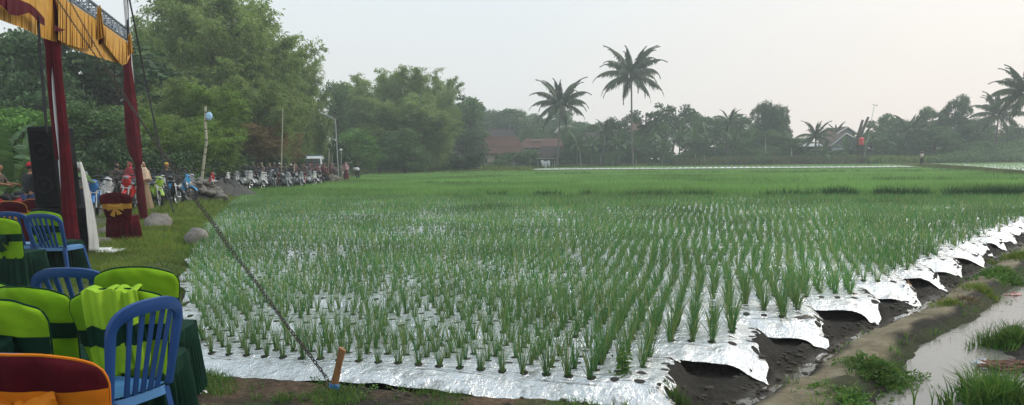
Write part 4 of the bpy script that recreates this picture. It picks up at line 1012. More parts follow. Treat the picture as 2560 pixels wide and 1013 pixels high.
# ================================================================ motorbikes
TY = pm('tyre_rubber', (.014, .014, .015), None, 20, .8); CH_ = pm('chrome_metal', (.5, .5, .5), (.4, .4, .4), 10, .3, metal=.9); DK_ = pm('black_plastic', (.02, .02, .022), None, 20, .5); SEAT = pm('seat_vinyl', (.012, .012, .013), None, 30, .55)
GL_ = pm('lamp_glass', (.30, .32, .34), (.2, .22, .25), 5, .15); RL_ = pm('red_lens', (.35, .01, .01), None, 5, .3); WP_ = pm('white_plate', (.8, .8, .8), (.7, .7, .7), 8, .5)
PAINT = {n: pm(n+'_paint', c, tuple(x*.85 for x in c), 4, .25, spec=.6) for n, c in dict(red=(.45, .015, .015), white=(.68, .68, .68), blue=(.02, .16, .45), green=(.30, .48, .05), black=(.015, .015, .018), silver=(.32, .33, .35), maroon=(.16, .01, .02), skyblue=(.03, .30, .62)).items()}
def make_bike(label, paint='red', plate=True):
    r = empty('motorbike', (0, 0, 0), 0, label, 'motorbike', 'motorbikes parked along the road'); pt = PAINT[paint]
    for y in (-.62, .62):
        b = MB(); b.ring((0, y, .29), .25, .05, 'X', 28, 8, sx=.9); w_ = b.build('wheel', TY, r)
        b = MB(); b.ring((0, y, .29), .205, .014, 'X', 28, 5, sx=1.6); b.build('rim', CH_, w_)
        b = MB()
        for k in range(10):
            A = k*PI/5; b.tube([(0, y, .29), (0, y+.2*math.cos(A), .29+.2*math.sin(A))], .006, 4)
        b.tube([(-.05, y, .29), (.05, y, .29)], .04, 10); b.build('hub', CH_, w_)
    b = MB()     # fork
    for s in (-1, 1): b.tube([(s*.07, -.62, .29), (s*.065, -.52, .62), (s*.05, -.44, .86)], [.02, .022, .02], 8)
    b.build('fork', CH_, r)
    b = MB(); b.grid(lambda a, c: (lambda A: ((c-.5)*.11, -.62+.315*math.cos(A)*1.0, .29+.315*math.sin(A)-.10*(c-.5)**2*4*.3))(R(20)+a*R(135)), 16, 4); o = b.build('front_fender', pt, r, fix=False); thick(o, .006)
    # leg shield and nose
    b = MB()
    def nose(a, c):
        A = (a-.5)*PI*1.1; w_ = .065+.085*math.sin(PI*min(1, c*.9+.08)); z = .40+.56*c; y0 = -.36-.16*c**1.2
        return (math.sin(A)*w_, y0-.10*math.cos(A)*(.5+.5*math.sin(PI*c*.9+.2)), z)
    b.grid(nose, 14, 12); o = b.build('leg_shield', pt, r, fix=False); thick(o, .012)
    b = MB(); b.ell((0, -.50, .96), (.115, .08, .05)); b.build('headset', pt, r)
    b = MB(); b.ell((0, -.59, .945), (.07, .03, .04)); b.build('headlight', GL_, r)
    for s in (-1, 1):
        b = MB(); b.ell((s*.15, -.53, .80), (.045, .04, .03)); b.build('indicator', GL_, r)
    b = MB(); b.tube([(-.34, -.33, 1.02), (-.2, -.42, 1.03), (0, -.46, 1.0), (.2, -.42, 1.03), (.34, -.33, 1.02)], [.024, .018, .018, .018, .024], 8)
    for s in (-1, 1): b.tube([(s*.25, -.42, 1.01), (s*.36, -.43, .99)], .006, 5)
    b.build('handlebar', DK_, r)
    for s in (-1, 1):
        b = MB(); b.tube([(s*.22, -.42, 1.03), (s*.27, -.44, 1.17)], .006, 5); b.ell((s*.29, -.445, 1.20), (.065, .016, .045), 0, 2); b.build('mirror', DK_, r)
    # body
    b = MB()
    def body(a, c):
        A = a*2*PI; y = -.34+1.05*c; top_ = np.interp(c, [0, .15, .35, .55, .8, 1], [.62, .50, .62, .74, .78, .82]); bot = np.interp(c, [0, .15, .35, .55, .8, 1], [.36, .32, .36, .46, .60, .76]); w_ = np.interp(c, [0, .2, .5, .8, 1], [.06, .09, .115, .10, .035])
        return (math.cos(A)*w_, y, (top_+bot)/2+math.sin(A)*(top_-bot)/2)
    b.grid(body, 16, 16, closed=True); b.build('body_panel', pt, r)
    b = MB(); b.grid(lambda a, c: (lambda A, w_: (math.copysign(abs(math.cos(A))**.6, math.cos(A))*w_, -.02+.70*c, np.interp(c, [0, .5, .6, 1], [.735, .76, .80, .85])+.045*math.sin(A)))(a*2*PI, np.interp(c, [0, .12, .6, 1], [.05, .11, .13, .08])), 14, 12, closed=True); b.build('seat', SEAT, r)
    b = MB(); b.box((0, .05, .36), (.20, .34, .20), bev=.04); b.ell((0, -.16, .33), (.07, .12, .07)); b.box((0, .36, .30), (.10, .45, .07), bev=.02); b.build('engine', DK_, r)
    b = MB(); b.tube([(.09, -.12, .28), (.12, .1, .22), (.14, .35, .26), (.145, .85, .36)], [.018, .02, .045, .05], 10); b.build('exhaust', CH_, r)
    b = MB(); b.grid(lambda a, c: (lambda A: ((c-.5)*.13, .62+.33*math.cos(A), .30+.33*math.sin(A)))(R(20)+a*R(110)), 12, 3); o = b.build('rear_fender', DK_, r, fix=False); thick(o, .006)
    b = MB(); b.ell((0, .76, .80), (.07, .04, .035)); b.build('tail_light', RL_, r)
    b = MB(); b.tube([(-.09, .38, .30), (-.11, .62, .29)], .02, 6); b.tube([(-.13, .08, .30), (-.26, .18, .02)], .012, 6); b.tube([(-.18, .0, .24), (.18, .0, .24)], .012, 6); b.build('kickstand', DK_, r)
    b = MB(); b.tube([(-.1, .62, .80), (-.10, .80, .85), (.10, .80, .85), (.1, .62, .80)], .012, 6); b.build('grab_rail', CH_, r)
    if plate:
        b = MB(); b.box((0, -.53, .70), (.25, .008, .085)); o = b.build('number_plate', WP_, r, smooth=False)
        b = MB(); rg_ = random.Random(4)
        for k, st in enumerate(('A', 'G', '2', '1', '9', '7', 'E')):
            pass
        cu = bpy.data.curves.new('plate_text', 'FONT'); cu.body = 'N 2197 E'; cu.size = .062; cu.align_x = 'CENTER'; cu.align_y = 'CENTER'; cu.extrude = .001
        to = bpy.data.objects.new('t', cu); COL.objects.link(to); dg = bpy.context.evaluated_depsgraph_get(); dg.update(); tm = bpy.data.meshes.new_from_object(to.evaluated_get(dg)); bpy.data.objects.remove(to); tm.name = 'plate_letters'
        tm.transform(Matrix.Translation((0, -.536, .70)) @ Matrix.Rotation(PI/2, 4, 'X')); tm.materials.clear(); tm.materials.append(DK_); tobj = bpy.data.objects.new('plate_letters', tm); COL.objects.link(tobj); setp(tobj, o)
    return r
BP = {}
def bike(loc, rz, label, paint, steer=0, s=1):
    if 'p' not in BP: BP['p'] = make_bike(label, paint); r = BP['p']
    else: r = copy_tree(BP['p'])
    r['label'] = label; r['category'] = 'motorbike'; r['group'] = 'motorbikes parked along the road'
    r.location = loc; r.rotation_euler = (0, R(random.uniform(4, 9)), rz); r.scale = (s*1.08, s*1.08, s*1.08)
    for ch in kids(r):
        nm = ch.name.split('.')[0]
        if nm in ('front_fender', 'leg_shield', 'headset', 'body_panel'):
            ch.material_slots[0].link = 'OBJECT'; ch.material_slots[0].material = PAINT[paint]
    return r
def gp(px, py, z=.1):
    p = at(px, py, z); return Vector((p.x, p.y, gzs(p.x, p.y)))
def gY(px, Y_):
    p = ground_px(px, Y_, .12); return Vector((p.x, p.y, gzs(p.x, p.y)))
bike(gY(50, 20.5), R(-72), 'red and black motorbike with a rider\'s hands on it at the left edge', 'red')
bike(gY(238, 22.5), R(24), 'blue and white motorbike under the smiling man in the cap', 'blue')
bike(gY(322, 25.0), R(14), 'red motorbike with white number plate behind the maroon chair with gold bow', 'red', s=1.08)
bike(gY(388, 27.0), R(38), 'lime green motorbike beside the post drape, before the rock pile', 'green')
bike(gY(416, 28.5), R(60), 'black motorbike beside the lime green one', 'black')
bike(gY(352, 27.5), R(30), 'silver motorbike behind the drape between the red and green ones', 'silver')
bike(gY(440, 30.5), R(75), 'bright sky blue motorbike half hidden behind the rocks', 'skyblue')
bike(gY(272, 28.0), R(20), 'grey motorbike left of the red one with the number plate', 'silver')
bike(gY(505, 37.0), R(80), 'red motorbike behind the rock pile by the bamboo pole', 'red')
bike(gY(545, 40.0), R(85), 'white motorbike behind the gravel heap, next to the red one', 'white')
bike(gY(572, 42.0), R(70), 'silver motorbike behind the right shoulder of the gravel heap', 'silver')
rowp = [(598, 44, 62, 'silver'), (612, 43, 50, 'white'), (628, 45.5, 66, 'black'), (640, 44, 55, 'white'), (655, 45, 30, 'white'), (668, 46.5, 45, 'silver'), (684, 46, 20, 'black'), (697, 47, 10, 'maroon'), (712, 46, 35, 'silver'), (726, 48, 28, 'black'), (742, 48, 40, 'silver'), (757, 50, 20, 'maroon'), (772, 51, 52, 'white')]
RL = ['first from the left', 'second from the left', 'third from the left', 'fourth from the left', 'fifth from the left', 'sixth from the left', 'seventh, in the middle', 'sixth from the right', 'fifth from the right', 'fourth from the right', 'third from the right', 'second from the right', 'last on the right']
for k, (px, Y_, a_, c_) in enumerate(rowp): bike(gY(px, Y_), R(a_), '%s motorbike in the row before the crowd, %s' % ({'silver': 'grey'}.get(c_, c_), RL[k]), c_)
row2 = [(590, 47, 70, 'black'), (604, 47.5, 40, 'silver'), (621, 48, 80, 'white'), (634, 48, 35, 'maroon'), (650, 49, 60, 'black'), (663, 49, 75, 'white'), (676, 49, 15, 'silver'), (690, 50, 60, 'white'), (705, 50.5, 45, 'black'), (720, 51, 70, 'red'), (734, 51, 20, 'white'), (750, 52, 65, 'black'), (765, 53, 35, 'silver'), (784, 54, 60, 'black')]
R2 = ['leftmost', 'second', 'third', 'fourth', 'fifth', 'sixth', 'seventh', 'eighth', 'ninth', 'tenth', 'eleventh', 'twelfth', 'thirteenth', 'rightmost']
for k, (px, Y_, a_, c_) in enumerate(row2): bike(gY(px, Y_), R(a_), '%s motorbike, %s of those squeezed in behind the first row' % ({'silver': 'grey'}.get(c_, c_), R2[k]), c_)
for px, Y_, a_, c_, l_ in ((366, 29.5, 50, 'black', 'black motorbike tucked behind the beige uniformed person'), (402, 30.5, 30, 'white', 'white motorbike behind the lime green one'), (425, 31.5, 20, 'black', 'black motorbike under the person with the yellow helmet'), (285, 30.5, 65, 'black', 'black motorbike under the person in the brown jacket'), (455, 33, 65, 'silver', 'grey motorbike at the left end of the stone heap'), (15, 23, 60, 'silver', 'pale motorbike beyond the red one at the left edge'), (255, 26, 40, 'white', 'white motorbike just right of the blue one')): bike(gY(px, Y_), R(a_), l_, c_)
# nearer figures
hands = person(gY(4, 20.6), R(100), 'person leaning on the red motorbike at the left edge, bare forearms stretched out', 'sit', (.09, .07, .05), (.03, .03, .04))
person(gY(84, 19.2), R(150), 'person in black shirt and red cap, back turned, beside the speakers', 'sit', (.008, .008, .010), (.02, .04, .12), 'cap', (.5, .01, .02), long=True)
person(gY(214, 23.2), R(-12), 'smiling person in grey shirt and black cap sitting on the blue motorbike', 'sit', (.22, .24, .25), (.03, .09, .22), 'cap', (.02, .02, .02))
person(gY(205, 22.2), R(150), 'person in pale grey shirt seen from behind beside the grey sheet', 'hold', (.35, .36, .37), (.05, .06, .08), 'helmet', (.30, .31, .30), s=.86)
person(gY(300, 29), R(40), 'person in dark brown jacket with back turned behind the red motorbike', 'sit', (.06, .045, .035), (.03, .03, .03), 'hair', long=True)
person(gY(334, 28.2), R(-6), 'person in dark red hijab smiling left of the far post drape', 'hold', (.16, .02, .03), (.05, .02, .02), 'hijab', (.30, .03, .04), long=True, skirt=(.10, .02, .03), s=.9)
person(gY(366, 25.4), R(60), 'person in beige scout style uniform with pale headscarf beside the drape', 'hold', (.42, .30, .19), (.30, .24, .15), 'hijab', (.60, .46, .34), long=True, skirt=(.28, .20, .12), s=.88)
person(gY(423, 32), R(30), 'person with yellow helmet among the parked bikes near the chain', 'sit', (.03, .03, .035), (.03, .03, .05), 'helmet', (.50, .30, .05), long=True, s=.93)
# crowd behind the parked row
crowd = [(617, 50, 'cap', (.5, .52, .52), (.06, .055, .05)), (637, 52, 'helmet', (.20, .25, .16), (.05, .06, .04)), (660, 50, 'hijab', (.33, .27, .20), (.30, .22, .15)), (676, 53, 'hijab', (.40, .28, .17), (.08, .07, .08)), (690, 51, 'helmet', (.12, .12, .14), (.25, .25, .28)), (700, 52, 'cap', (.62, .62, .62), (.02, .02, .03)), (716, 54, 'hijab', (.18, .17, .11), (.20, .20, .14)), (728, 52, 'cap', (.55, .50, .40), (.02, .02, .025)), (741, 55, 'hijab', (.45, .20, .17), (.42, .22, .20)), (752, 53, 'hair', (.01, .01, .01), (.12, .07, .05)), (764, 54, 'hijab', (.32, .16, .15), (.25, .14, .12)), (776, 56, 'hijab', (.38, .22, .22), (.35, .18, .18)), (788, 57, 'hair', (.01, .01, .01), (.50, .25, .06)), (798, 56, 'hijab', (.30, .12, .14), (.28, .10, .12)), (808, 58, 'hijab', (.18, .05, .07), (.25, .08, .10)), (818, 59, 'hair', (.01, .01, .01), (.25, .12, .15)), (828, 60, 'hijab', (.25, .10, .12), (.20, .10, .12)), (836, 61, 'cap', (.2, .2, .22), (.3, .28, .28)), (648, 54, 'hair', (.01, .01, .01), (.12, .12, .13)), (708, 56, 'hair', (.01, .01, .01), (.3, .3, .3)), (735, 57, 'helmet', (.05, .05, .06), (.10, .08, .10)), (782, 59, 'helmet', (.28, .10, .08), (.08, .06, .07)), (813, 62, 'helmet', (.30, .28, .26), (.15, .1, .1))]
WH = {'cap': 'cap', 'helmet': 'helmet', 'hijab': 'headscarf', 'hair': 'bare black hair'}
def cname(c):
    r_, g_, b_ = c; m_ = max(c)
    if m_ < .05: return 'black'
    if m_-min(c) < .06: return 'white' if m_ > .45 else ('grey' if m_ > .15 else 'dark grey')
    if r_ > g_*1.9: return 'dusky red' if m_ < .3 else 'pink'
    if r_ > b_*3.5: return 'orange'
    return 'beige' if m_ > .25 else 'brown'
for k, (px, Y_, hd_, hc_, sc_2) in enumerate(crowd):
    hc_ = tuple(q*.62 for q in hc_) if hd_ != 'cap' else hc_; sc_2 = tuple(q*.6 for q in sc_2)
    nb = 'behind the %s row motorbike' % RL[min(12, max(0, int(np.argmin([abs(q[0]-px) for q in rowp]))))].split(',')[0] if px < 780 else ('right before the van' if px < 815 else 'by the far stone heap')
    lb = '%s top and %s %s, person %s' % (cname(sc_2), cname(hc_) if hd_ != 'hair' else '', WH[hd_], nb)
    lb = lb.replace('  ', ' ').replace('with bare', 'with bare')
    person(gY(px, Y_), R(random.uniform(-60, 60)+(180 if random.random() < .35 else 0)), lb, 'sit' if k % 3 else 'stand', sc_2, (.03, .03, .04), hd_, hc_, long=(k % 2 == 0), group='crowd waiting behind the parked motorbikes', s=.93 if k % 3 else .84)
person(gY(778, 55.5), 0, 'person in long black dress standing on the verge before the dark gravel heap', 'stand', (.012, .012, .014), head='hijab', hcol=(.015, .015, .017), long=True, skirt=(.012, .012, .014), s=.85) if False else person(gY(779, 58), R(10), 'person in long black clothes standing at the grass verge before the dark gravel heap', 'stand', (.012, .012, .014), head='hijab', hcol=(.03, .02, .02), long=True, skirt=(.012, .012, .014), s=.92)
person(gY(866, 64), R(-5), 'person in pale pink headscarf and maroon skirt standing on the field edge', 'hold', (.50, .32, .32), head='hijab', hcol=(.52, .30, .31), long=True, skirt=(.13, .02, .03), s=.92)
person(gY(859, 65.5), R(25), 'person in pale beige clothes half hidden behind the one in pink', 'stand', (.5, .42, .38), head='hair', legs=(.45, .40, .36), s=.86)
person(gY(895, 68), R(20), 'person in black jacket holding a white bundle on the field edge', 'hold', (.03, .035, .035), head='cap', hcol=(.10, .12, .12), legs=(.07, .09, .07), long=True, s=.95)
b = MB(); p = gY(893, 67.6); b.ell(p+Vector((0, -.1, 1.05)), (.26, .14, .16), 0, 2, .2, 3); o = b.build('bundle', M['white']); tag(o, 'white bundle held by the person in the black jacket', 'bundle')
pf = atY(2303, 409, 100); person((pf.x, 100, gzs(pf.x, 100)), R(15), 'farmer in pale shirt and dark shorts standing on the far raised bund', 'hold', (.62, .55, .52), (.03, .035, .03), 'cone', (.25, .17, .12), s=.98)
# van
def van(loc, rz):
    r = empty('van', loc, rz, 'white minibus parked behind the crowd under the bamboo', 'van'); wm_ = PAINT['white']; GLS = pm('dark_car_glass', (.03, .035, .04), (.05, .055, .06), 2, .1, spec=.8)
    b = MB(); prof = [(-2.2, .35), (-2.28, .75), (-2.15, 1.05), (-1.55, 1.75), (-1.2, 1.95), (2.1, 1.97), (2.25, 1.7), (2.28, .6), (2.2, .35)]
    def f(a, c):
        i = a*(len(prof)); k = int(i) % len(prof); q = prof[k]; 
        x = -1+2*c; z = q[1]; ins = 1-.20*max(0, (z-1.0))
        return (x*.86*ins, q[0], z)
    b.grid(f, len(prof), 1, closed=True); n = len(prof); b.f.append(tuple(range(n))); b.f.append(tuple(reversed(range(n, 2*n)))); b.mi += [0, 0]
    b.build('body', wm_, r, smooth=False)
    b = MB(); b.add([(-.70, -2.15, 1.10), (.70, -2.15, 1.10), (.60, -1.60, 1.74), (-.60, -1.60, 1.74)], [(0, 1, 2, 3)]); o = b.build('windscreen', GLS, r, smooth=False); thick(o, .03, 1)
    for s in (-1, 1):
        b = MB()
        for y0, y1 in ((-1.5, -.55), (-.45, .75), (.85, 2.0)): b.add([(s*.85, y0, 1.10), (s*.85, y1, 1.10), (s*.752, y1, 1.68), (s*.752, y0+.25 if y0 < -1 else y0, 1.68)], [(0, 1, 2, 3)])
        o = b.build('side_window', GLS, r, smooth=False); thick(o, .02)
        b = MB(); b.ell((s*.66, -2.24, .82), (.16, .05, .11)); b.build('headlight', GL_, r)
        b = MB(); b.tube([(s*.85, -1.75, 1.15), (s*1.02, -1.8, 1.2)], .02, 5); b.ell((s*1.04, -1.8, 1.22), (.07, .04, .11), 0, 2); b.build('mirror', DK_, r)
        for y in (-1.45, 1.35):
            b = MB(); b.ring((s*.78, y, .33), .24, .09, 'X', 24, 8); w_ = b.build('wheel', TY, r); b = MB(); b.tube([(s*.74, y, .33), (s*.86, y, .33)], .17, 14); b.build('rim', CH_, w_)
    b = MB(); b.box((0, -2.3, .48), (1.66, .14, .22), bev=.04); b.build('bumper', DK_, r); b = MB(); b.box((0, -2.26, .80), (.8, .03, .14)); b.build('grille', DK_, r)
    b = MB(); b.box((0, .3, 2.02), (1.3, 2.6, .04), bev=.01); b.build('roof_rack', PAINT['skyblue'], r)
    return r
van(gY(788, 70), R(10)).location.z += .1
# ================================================================ rocks, heaps, poles
ROCK = [pm('grey_stone', (.22, .20, .175), (.12, .11, .095), 2.2, .9, bump=.8, bs=9), pm('brown_stone', (.16, .135, .105), (.09, .078, .062), 2.2, .9, bump=.8, bs=9), pm('pale_stone', (.27, .25, .23), (.17, .16, .15), 2.2, .9, bump=.8, bs=9)]
rk = []
for k in range(6):
    b = MB(); b.ell((0, 0, 0), (1, 1, 1), 0, 3, .17, 50+k); b.v = [tuple(Vector(p)*(1-.10*max(0, math.sin(p[0]*4+k)*math.cos(p[1]*5+p[2]*4))) if p[2] > -.2 else p) for p in b.v]; o = b.build('stone', ROCK[0]); rk.append(o.data); bpy.data.objects.remove(o)
def rock(loc, sz, label, grp=None, mi=None, seed=0, name='stone'):
    rg_ = random.Random(seed); o = bpy.data.objects.new(name, rk[seed % 6]); COL.objects.link(o); o.location = loc; o.scale = sz; o.rotation_euler = (rg_.uniform(-.35, .35), rg_.uniform(-.35, .35), rg_.uniform(0, 6))
    o.material_slots[0].link = 'OBJECT'; o.material_slots[0].material = ROCK[mi if mi is not None else rg_.choice((0, 0, 1, 1, 2))]; return tag(o, label, 'stone', grp)
p = gp(398, 572); rock(p+Vector((0, 0, .10)), (.36, .26, .22), 'big flat grey boulder in the grass right of the maroon gold bow chair', mi=0, seed=1, name='boulder')
p = gp(380, 560); rock(p+Vector((0, .3, .06)), (.3, .2, .15), 'low brown boulder just behind the flat grey boulder', mi=1, seed=4, name='boulder')
p = gp(489, 603); rock(p+Vector((0, 0, .12)), (.20, .18, .21), 'upright rounded pale boulder at the edge of the silver sheets', mi=2, seed=2, name='boulder')
p = gp(262, 590); rock(p+Vector((0, 0, .04)), (.3, .25, .14), 'low stone half buried in grass between the grey sheet and the maroon chair', mi=1, seed=3, name='boulder')
p = gp(250, 612); rock(p+Vector((0, 0, .02)), (.22, .2, .1), 'small flat stone at the foot of the grey sheet', mi=0, seed=5, name='boulder')
rg_ = random.Random(12)
for k in range(150):       # heap before the bamboo pole
    t_ = rg_.random(); px = 435+125*t_; lay = rg_.choice((0, 0, 0, 1, 1, 2)); Y_ = 30.3+2.2*rg_.random()+.8*t_
    hmax = float(np.interp(px, [435, 470, 500, 530, 560], [.25, .62, .80, .70, .2])); q = gY(px, Y_); sz = rg_.uniform(.08, .18)
    q.z += .10+hmax*lay*.42*rg_.uniform(.8, 1.1); rock(q, (sz*1.25, sz, sz*.72), 'rounded field stone in the heap round the foot of the bamboo pole', 'stones in the heap by the bamboo pole', seed=k+10)
big = [(500, 32.0, .66, .42), (528, 31.6, .45, .36), (552, 31.4, .25, .34), (478, 32.2, .45, .30)]
for k, (px, Y_, z_, s_) in enumerate(big):
    q = gY(px, Y_); q.z += z_*.7; rock(q, (s_, s_*.7, s_*.5), ['largest flat stone lying on top of the heap', 'long pale stone sloping down the right of the heap', 'large stone at the right end of the heap', 'broad dark stone at the left top of the heap'][k], seed=200+k, mi=k % 2)
for k in range(70):       # farther heap near the lamp
    px = rg_.uniform(806, 846); lay = rg_.choice((0, 0, 1, 2)); q = gY(px, 60+rg_.uniform(-.8, 1.6)); sz = rg_.uniform(.16, .34); q.z += .08+float(np.interp(px, [806, 815, 838, 846], [.95, .85, .4, .1]))*lay*.38
    rock(q, (sz*1.3, sz, sz*.7), 'stone in the far heap beside the street lamp', 'stones in the heap by the street lamp', seed=k+300)
GR = pm('gravel_heap_mat', (.05, .047, .043), (.09, .085, .078), 8, .95, bump=1, bs=20)
def heap(px, Y_, w_, h_, d_, label):
    q = gY(px, Y_); b = MB(); b.grid(lambda a, c: (lambda A, rr: (q.x+math.cos(A)*rr*w_, q.y+math.sin(A)*rr*d_, q.z-.05+h_*max(0, 1-rr**1.5)*(1+.12*math.sin(A*3+1)+.06*math.sin(A*7+rr*6))+.03*math.sin(A*19+rr*23)))(a*2*PI, c), 60, 20, closed=True)
    o = b.build('gravel_heap', GR); tag(o, label, 'gravel heap'); return o
heap(562, 36.5, 1.55, .75, 1.3, 'dark grey gravel heap behind the stone heap'); heap(788, 60.5, 1.5, .8, 1.2, 'dark gravel heap before the van beside the far stones')
BAM = pm('bamboo_pole_mat', (.42, .40, .30), (.30, .29, .20), 6, .7, stretch=(3, 3, .6)); NODE = pm('bamboo_node', (.06, .05, .035), None, 10, .8)
def bpole(pts_, r0, r1, label, knots=9, name='bamboo_pole'):
    r = empty(name, pts_[0], 0, label, 'pole'); P_ = []; n = len(pts_)-1
    for i in range(n):
        for k in range(6): P_.append(pts_[i].lerp(pts_[i+1], k/6)-pts_[0])
    P_.append(pts_[-1]-pts_[0]); b = MB(); b.tube(P_, [r0+(r1-r0)*i/(len(P_)-1) for i in range(len(P_))], 8); b.build('pole', BAM, r)
    if knots:
        b = MB()
        for k in range(knots):
            i = int((k+.6)/knots*(len(P_)-1)); d_ = (P_[min(i+1, len(P_)-1)]-P_[i-1]).normalized(); rr = (r0+(r1-r0)*i/(len(P_)-1))*1.12; b.tube([P_[i]-d_*.02, P_[i]+d_*.02], rr, 8)
        b.build('knot', NODE, r)
    return r
Yb = at(501, 497, .1).y
bpole([atY(501, 497, Yb)-Vector((0, 0, .2)), atY(505, 445, Yb), atY(512, 385, Yb), atY(517, 350, Yb), atY(513, 310, Yb), atY(514, 266, Yb)], .065, .05, 'crooked bamboo pole with a blue bag standing in the stone heap')
b = MB(); c = atY(523, 291, Yb-.05); b.ell(c, (.15, .11, .17), 0, 2, .12, 7); b.tube([c+Vector((-.13, .03, .1)), c+Vector((-.2, .05, .14))], .02, 5); o = b.build('plastic_bag', pm('blue_bag', (.25, .45, .62), (.35, .55, .70), 4, .5)); tag(o, 'pale blue plastic bag tied near the top of the crooked bamboo pole', 'bag')
Yb = 47
bpole([gY(703, Yb), atY(704, 380, Yb), atY(706, 320, Yb), atY(707, 270, Yb)], .045, .03, 'thin straight bamboo pole among the parked motorbikes', 0)
bpole([gY(735, 49), atY(735, 410, 49)], .05, .04, 'short pale pole standing in the row of motorbikes', 0)
# street lamp
Yl = 62; r = empty('street_lamp', gY(847, Yl), 0, 'thin grey street lamp with one sloping arm at the field corner', 'street lamp'); p0 = Vector(r.location)
b = MB(); b.tube([Vector((0, 0, 0)), atY(838, 298, Yl)-p0], [.06, .045], 8); b.build('pole', M['pipe'], r); b = MB(); b.tube([atY(838, 298, Yl)-p0, atY(810, 285, Yl)-p0], .035, 6); arm = b.build('arm', M['pipe'], r)
b = MB(); b.box(atY(808, 284, Yl)-p0, (.5, .16, .08), 0, bev=.02, ry=.3); b.build('lamp_head', M['white'], r)
r = empty('garden_lamp', gY(853, 74), 0, 'small white globe lamp on a post behind the tall street lamp', 'street lamp'); p0 = Vector(r.location); b = MB(); b.tube([Vector((0, 0, 0)), atY(853, 378, 74)-p0], .035, 6); b.build('pole', M['pipe'], r); b = MB(); b.ell(atY(852, 375, 74)-p0, (.16, .16, .12)); b.build('lamp_shade', M['white'], r)
for k, (px, y1) in enumerate(((820, 380), (826, 372), (829, 390), (834, 384))):
    bpole([gY(px, 72), atY(px+random.uniform(-5, 3), y1, 72)], .04, .03, ['leftmost', 'second', 'third', 'rightmost'][k]+' thin stick standing behind the heap right of the van', 0, name='stick')
# ================================================================ trees
BARK = pm('bark', (.11, .085, .065), (.07, .055, .042), 6, .9, bump=.5, bs=20)
BARKP = pm('pale_bark', (.17, .155, .13), (.11, .10, .085), 5, .85, bump=.4, bs=12)
CULM = pm('bamboo_culm', (.16, .18, .06), (.10, .12, .04), 6, .6)
CULMD = pm('dry_culm', (.22, .15, .08), (.14, .10, .05), 6, .8)
LB = leafm('bamboo_leaf', [(.13, .21, .055), (.18, .27, .068), (.23, .32, .085), (.29, .35, .12)], .48, .65, .3)
LBB = leafm('bright_bamboo_leaf', [(.09, .17, .022), (.125, .22, .03), (.16, .26, .04), (.20, .28, .055)], .35, .65, .5)
LBD = leafm('dry_bamboo_leaf', [(.20, .13, .05), (.26, .17, .075), (.30, .20, .10), (.13, .14, .045)], .3, .8, .3)
LD = leafm('dark_broad_leaf', [(.030, .07, .024), (.042, .092, .032), (.058, .115, .04), (.085, .145, .05)], .28, .55, .35)
LM = leafm('mid_broad_leaf', [(.06, .125, .038), (.082, .16, .047), (.105, .19, .056), (.135, .215, .068)], .32, .6, .3)
LG = leafm('fresh_broad_leaf', [(.07, .17, .028), (.10, .22, .036), (.13, .26, .045)], .3, .6, .4)
LP = leafm('palm_leaflet', [(.035, .06, .022), (.05, .08, .028), (.065, .10, .036), (.08, .10, .045)], .22, .5, .5)
LBN = leafm('banana_leaf', [(.045, .10, .028), (.065, .13, .035), (.085, .155, .045)], .3, .5, .6)
def tube_np(mb, pts_, r0, r1, n=6): mb.tube(pts_, [r0+(r1-r0)*i/(len(pts_)-1) for i in range(len(pts_))], n)
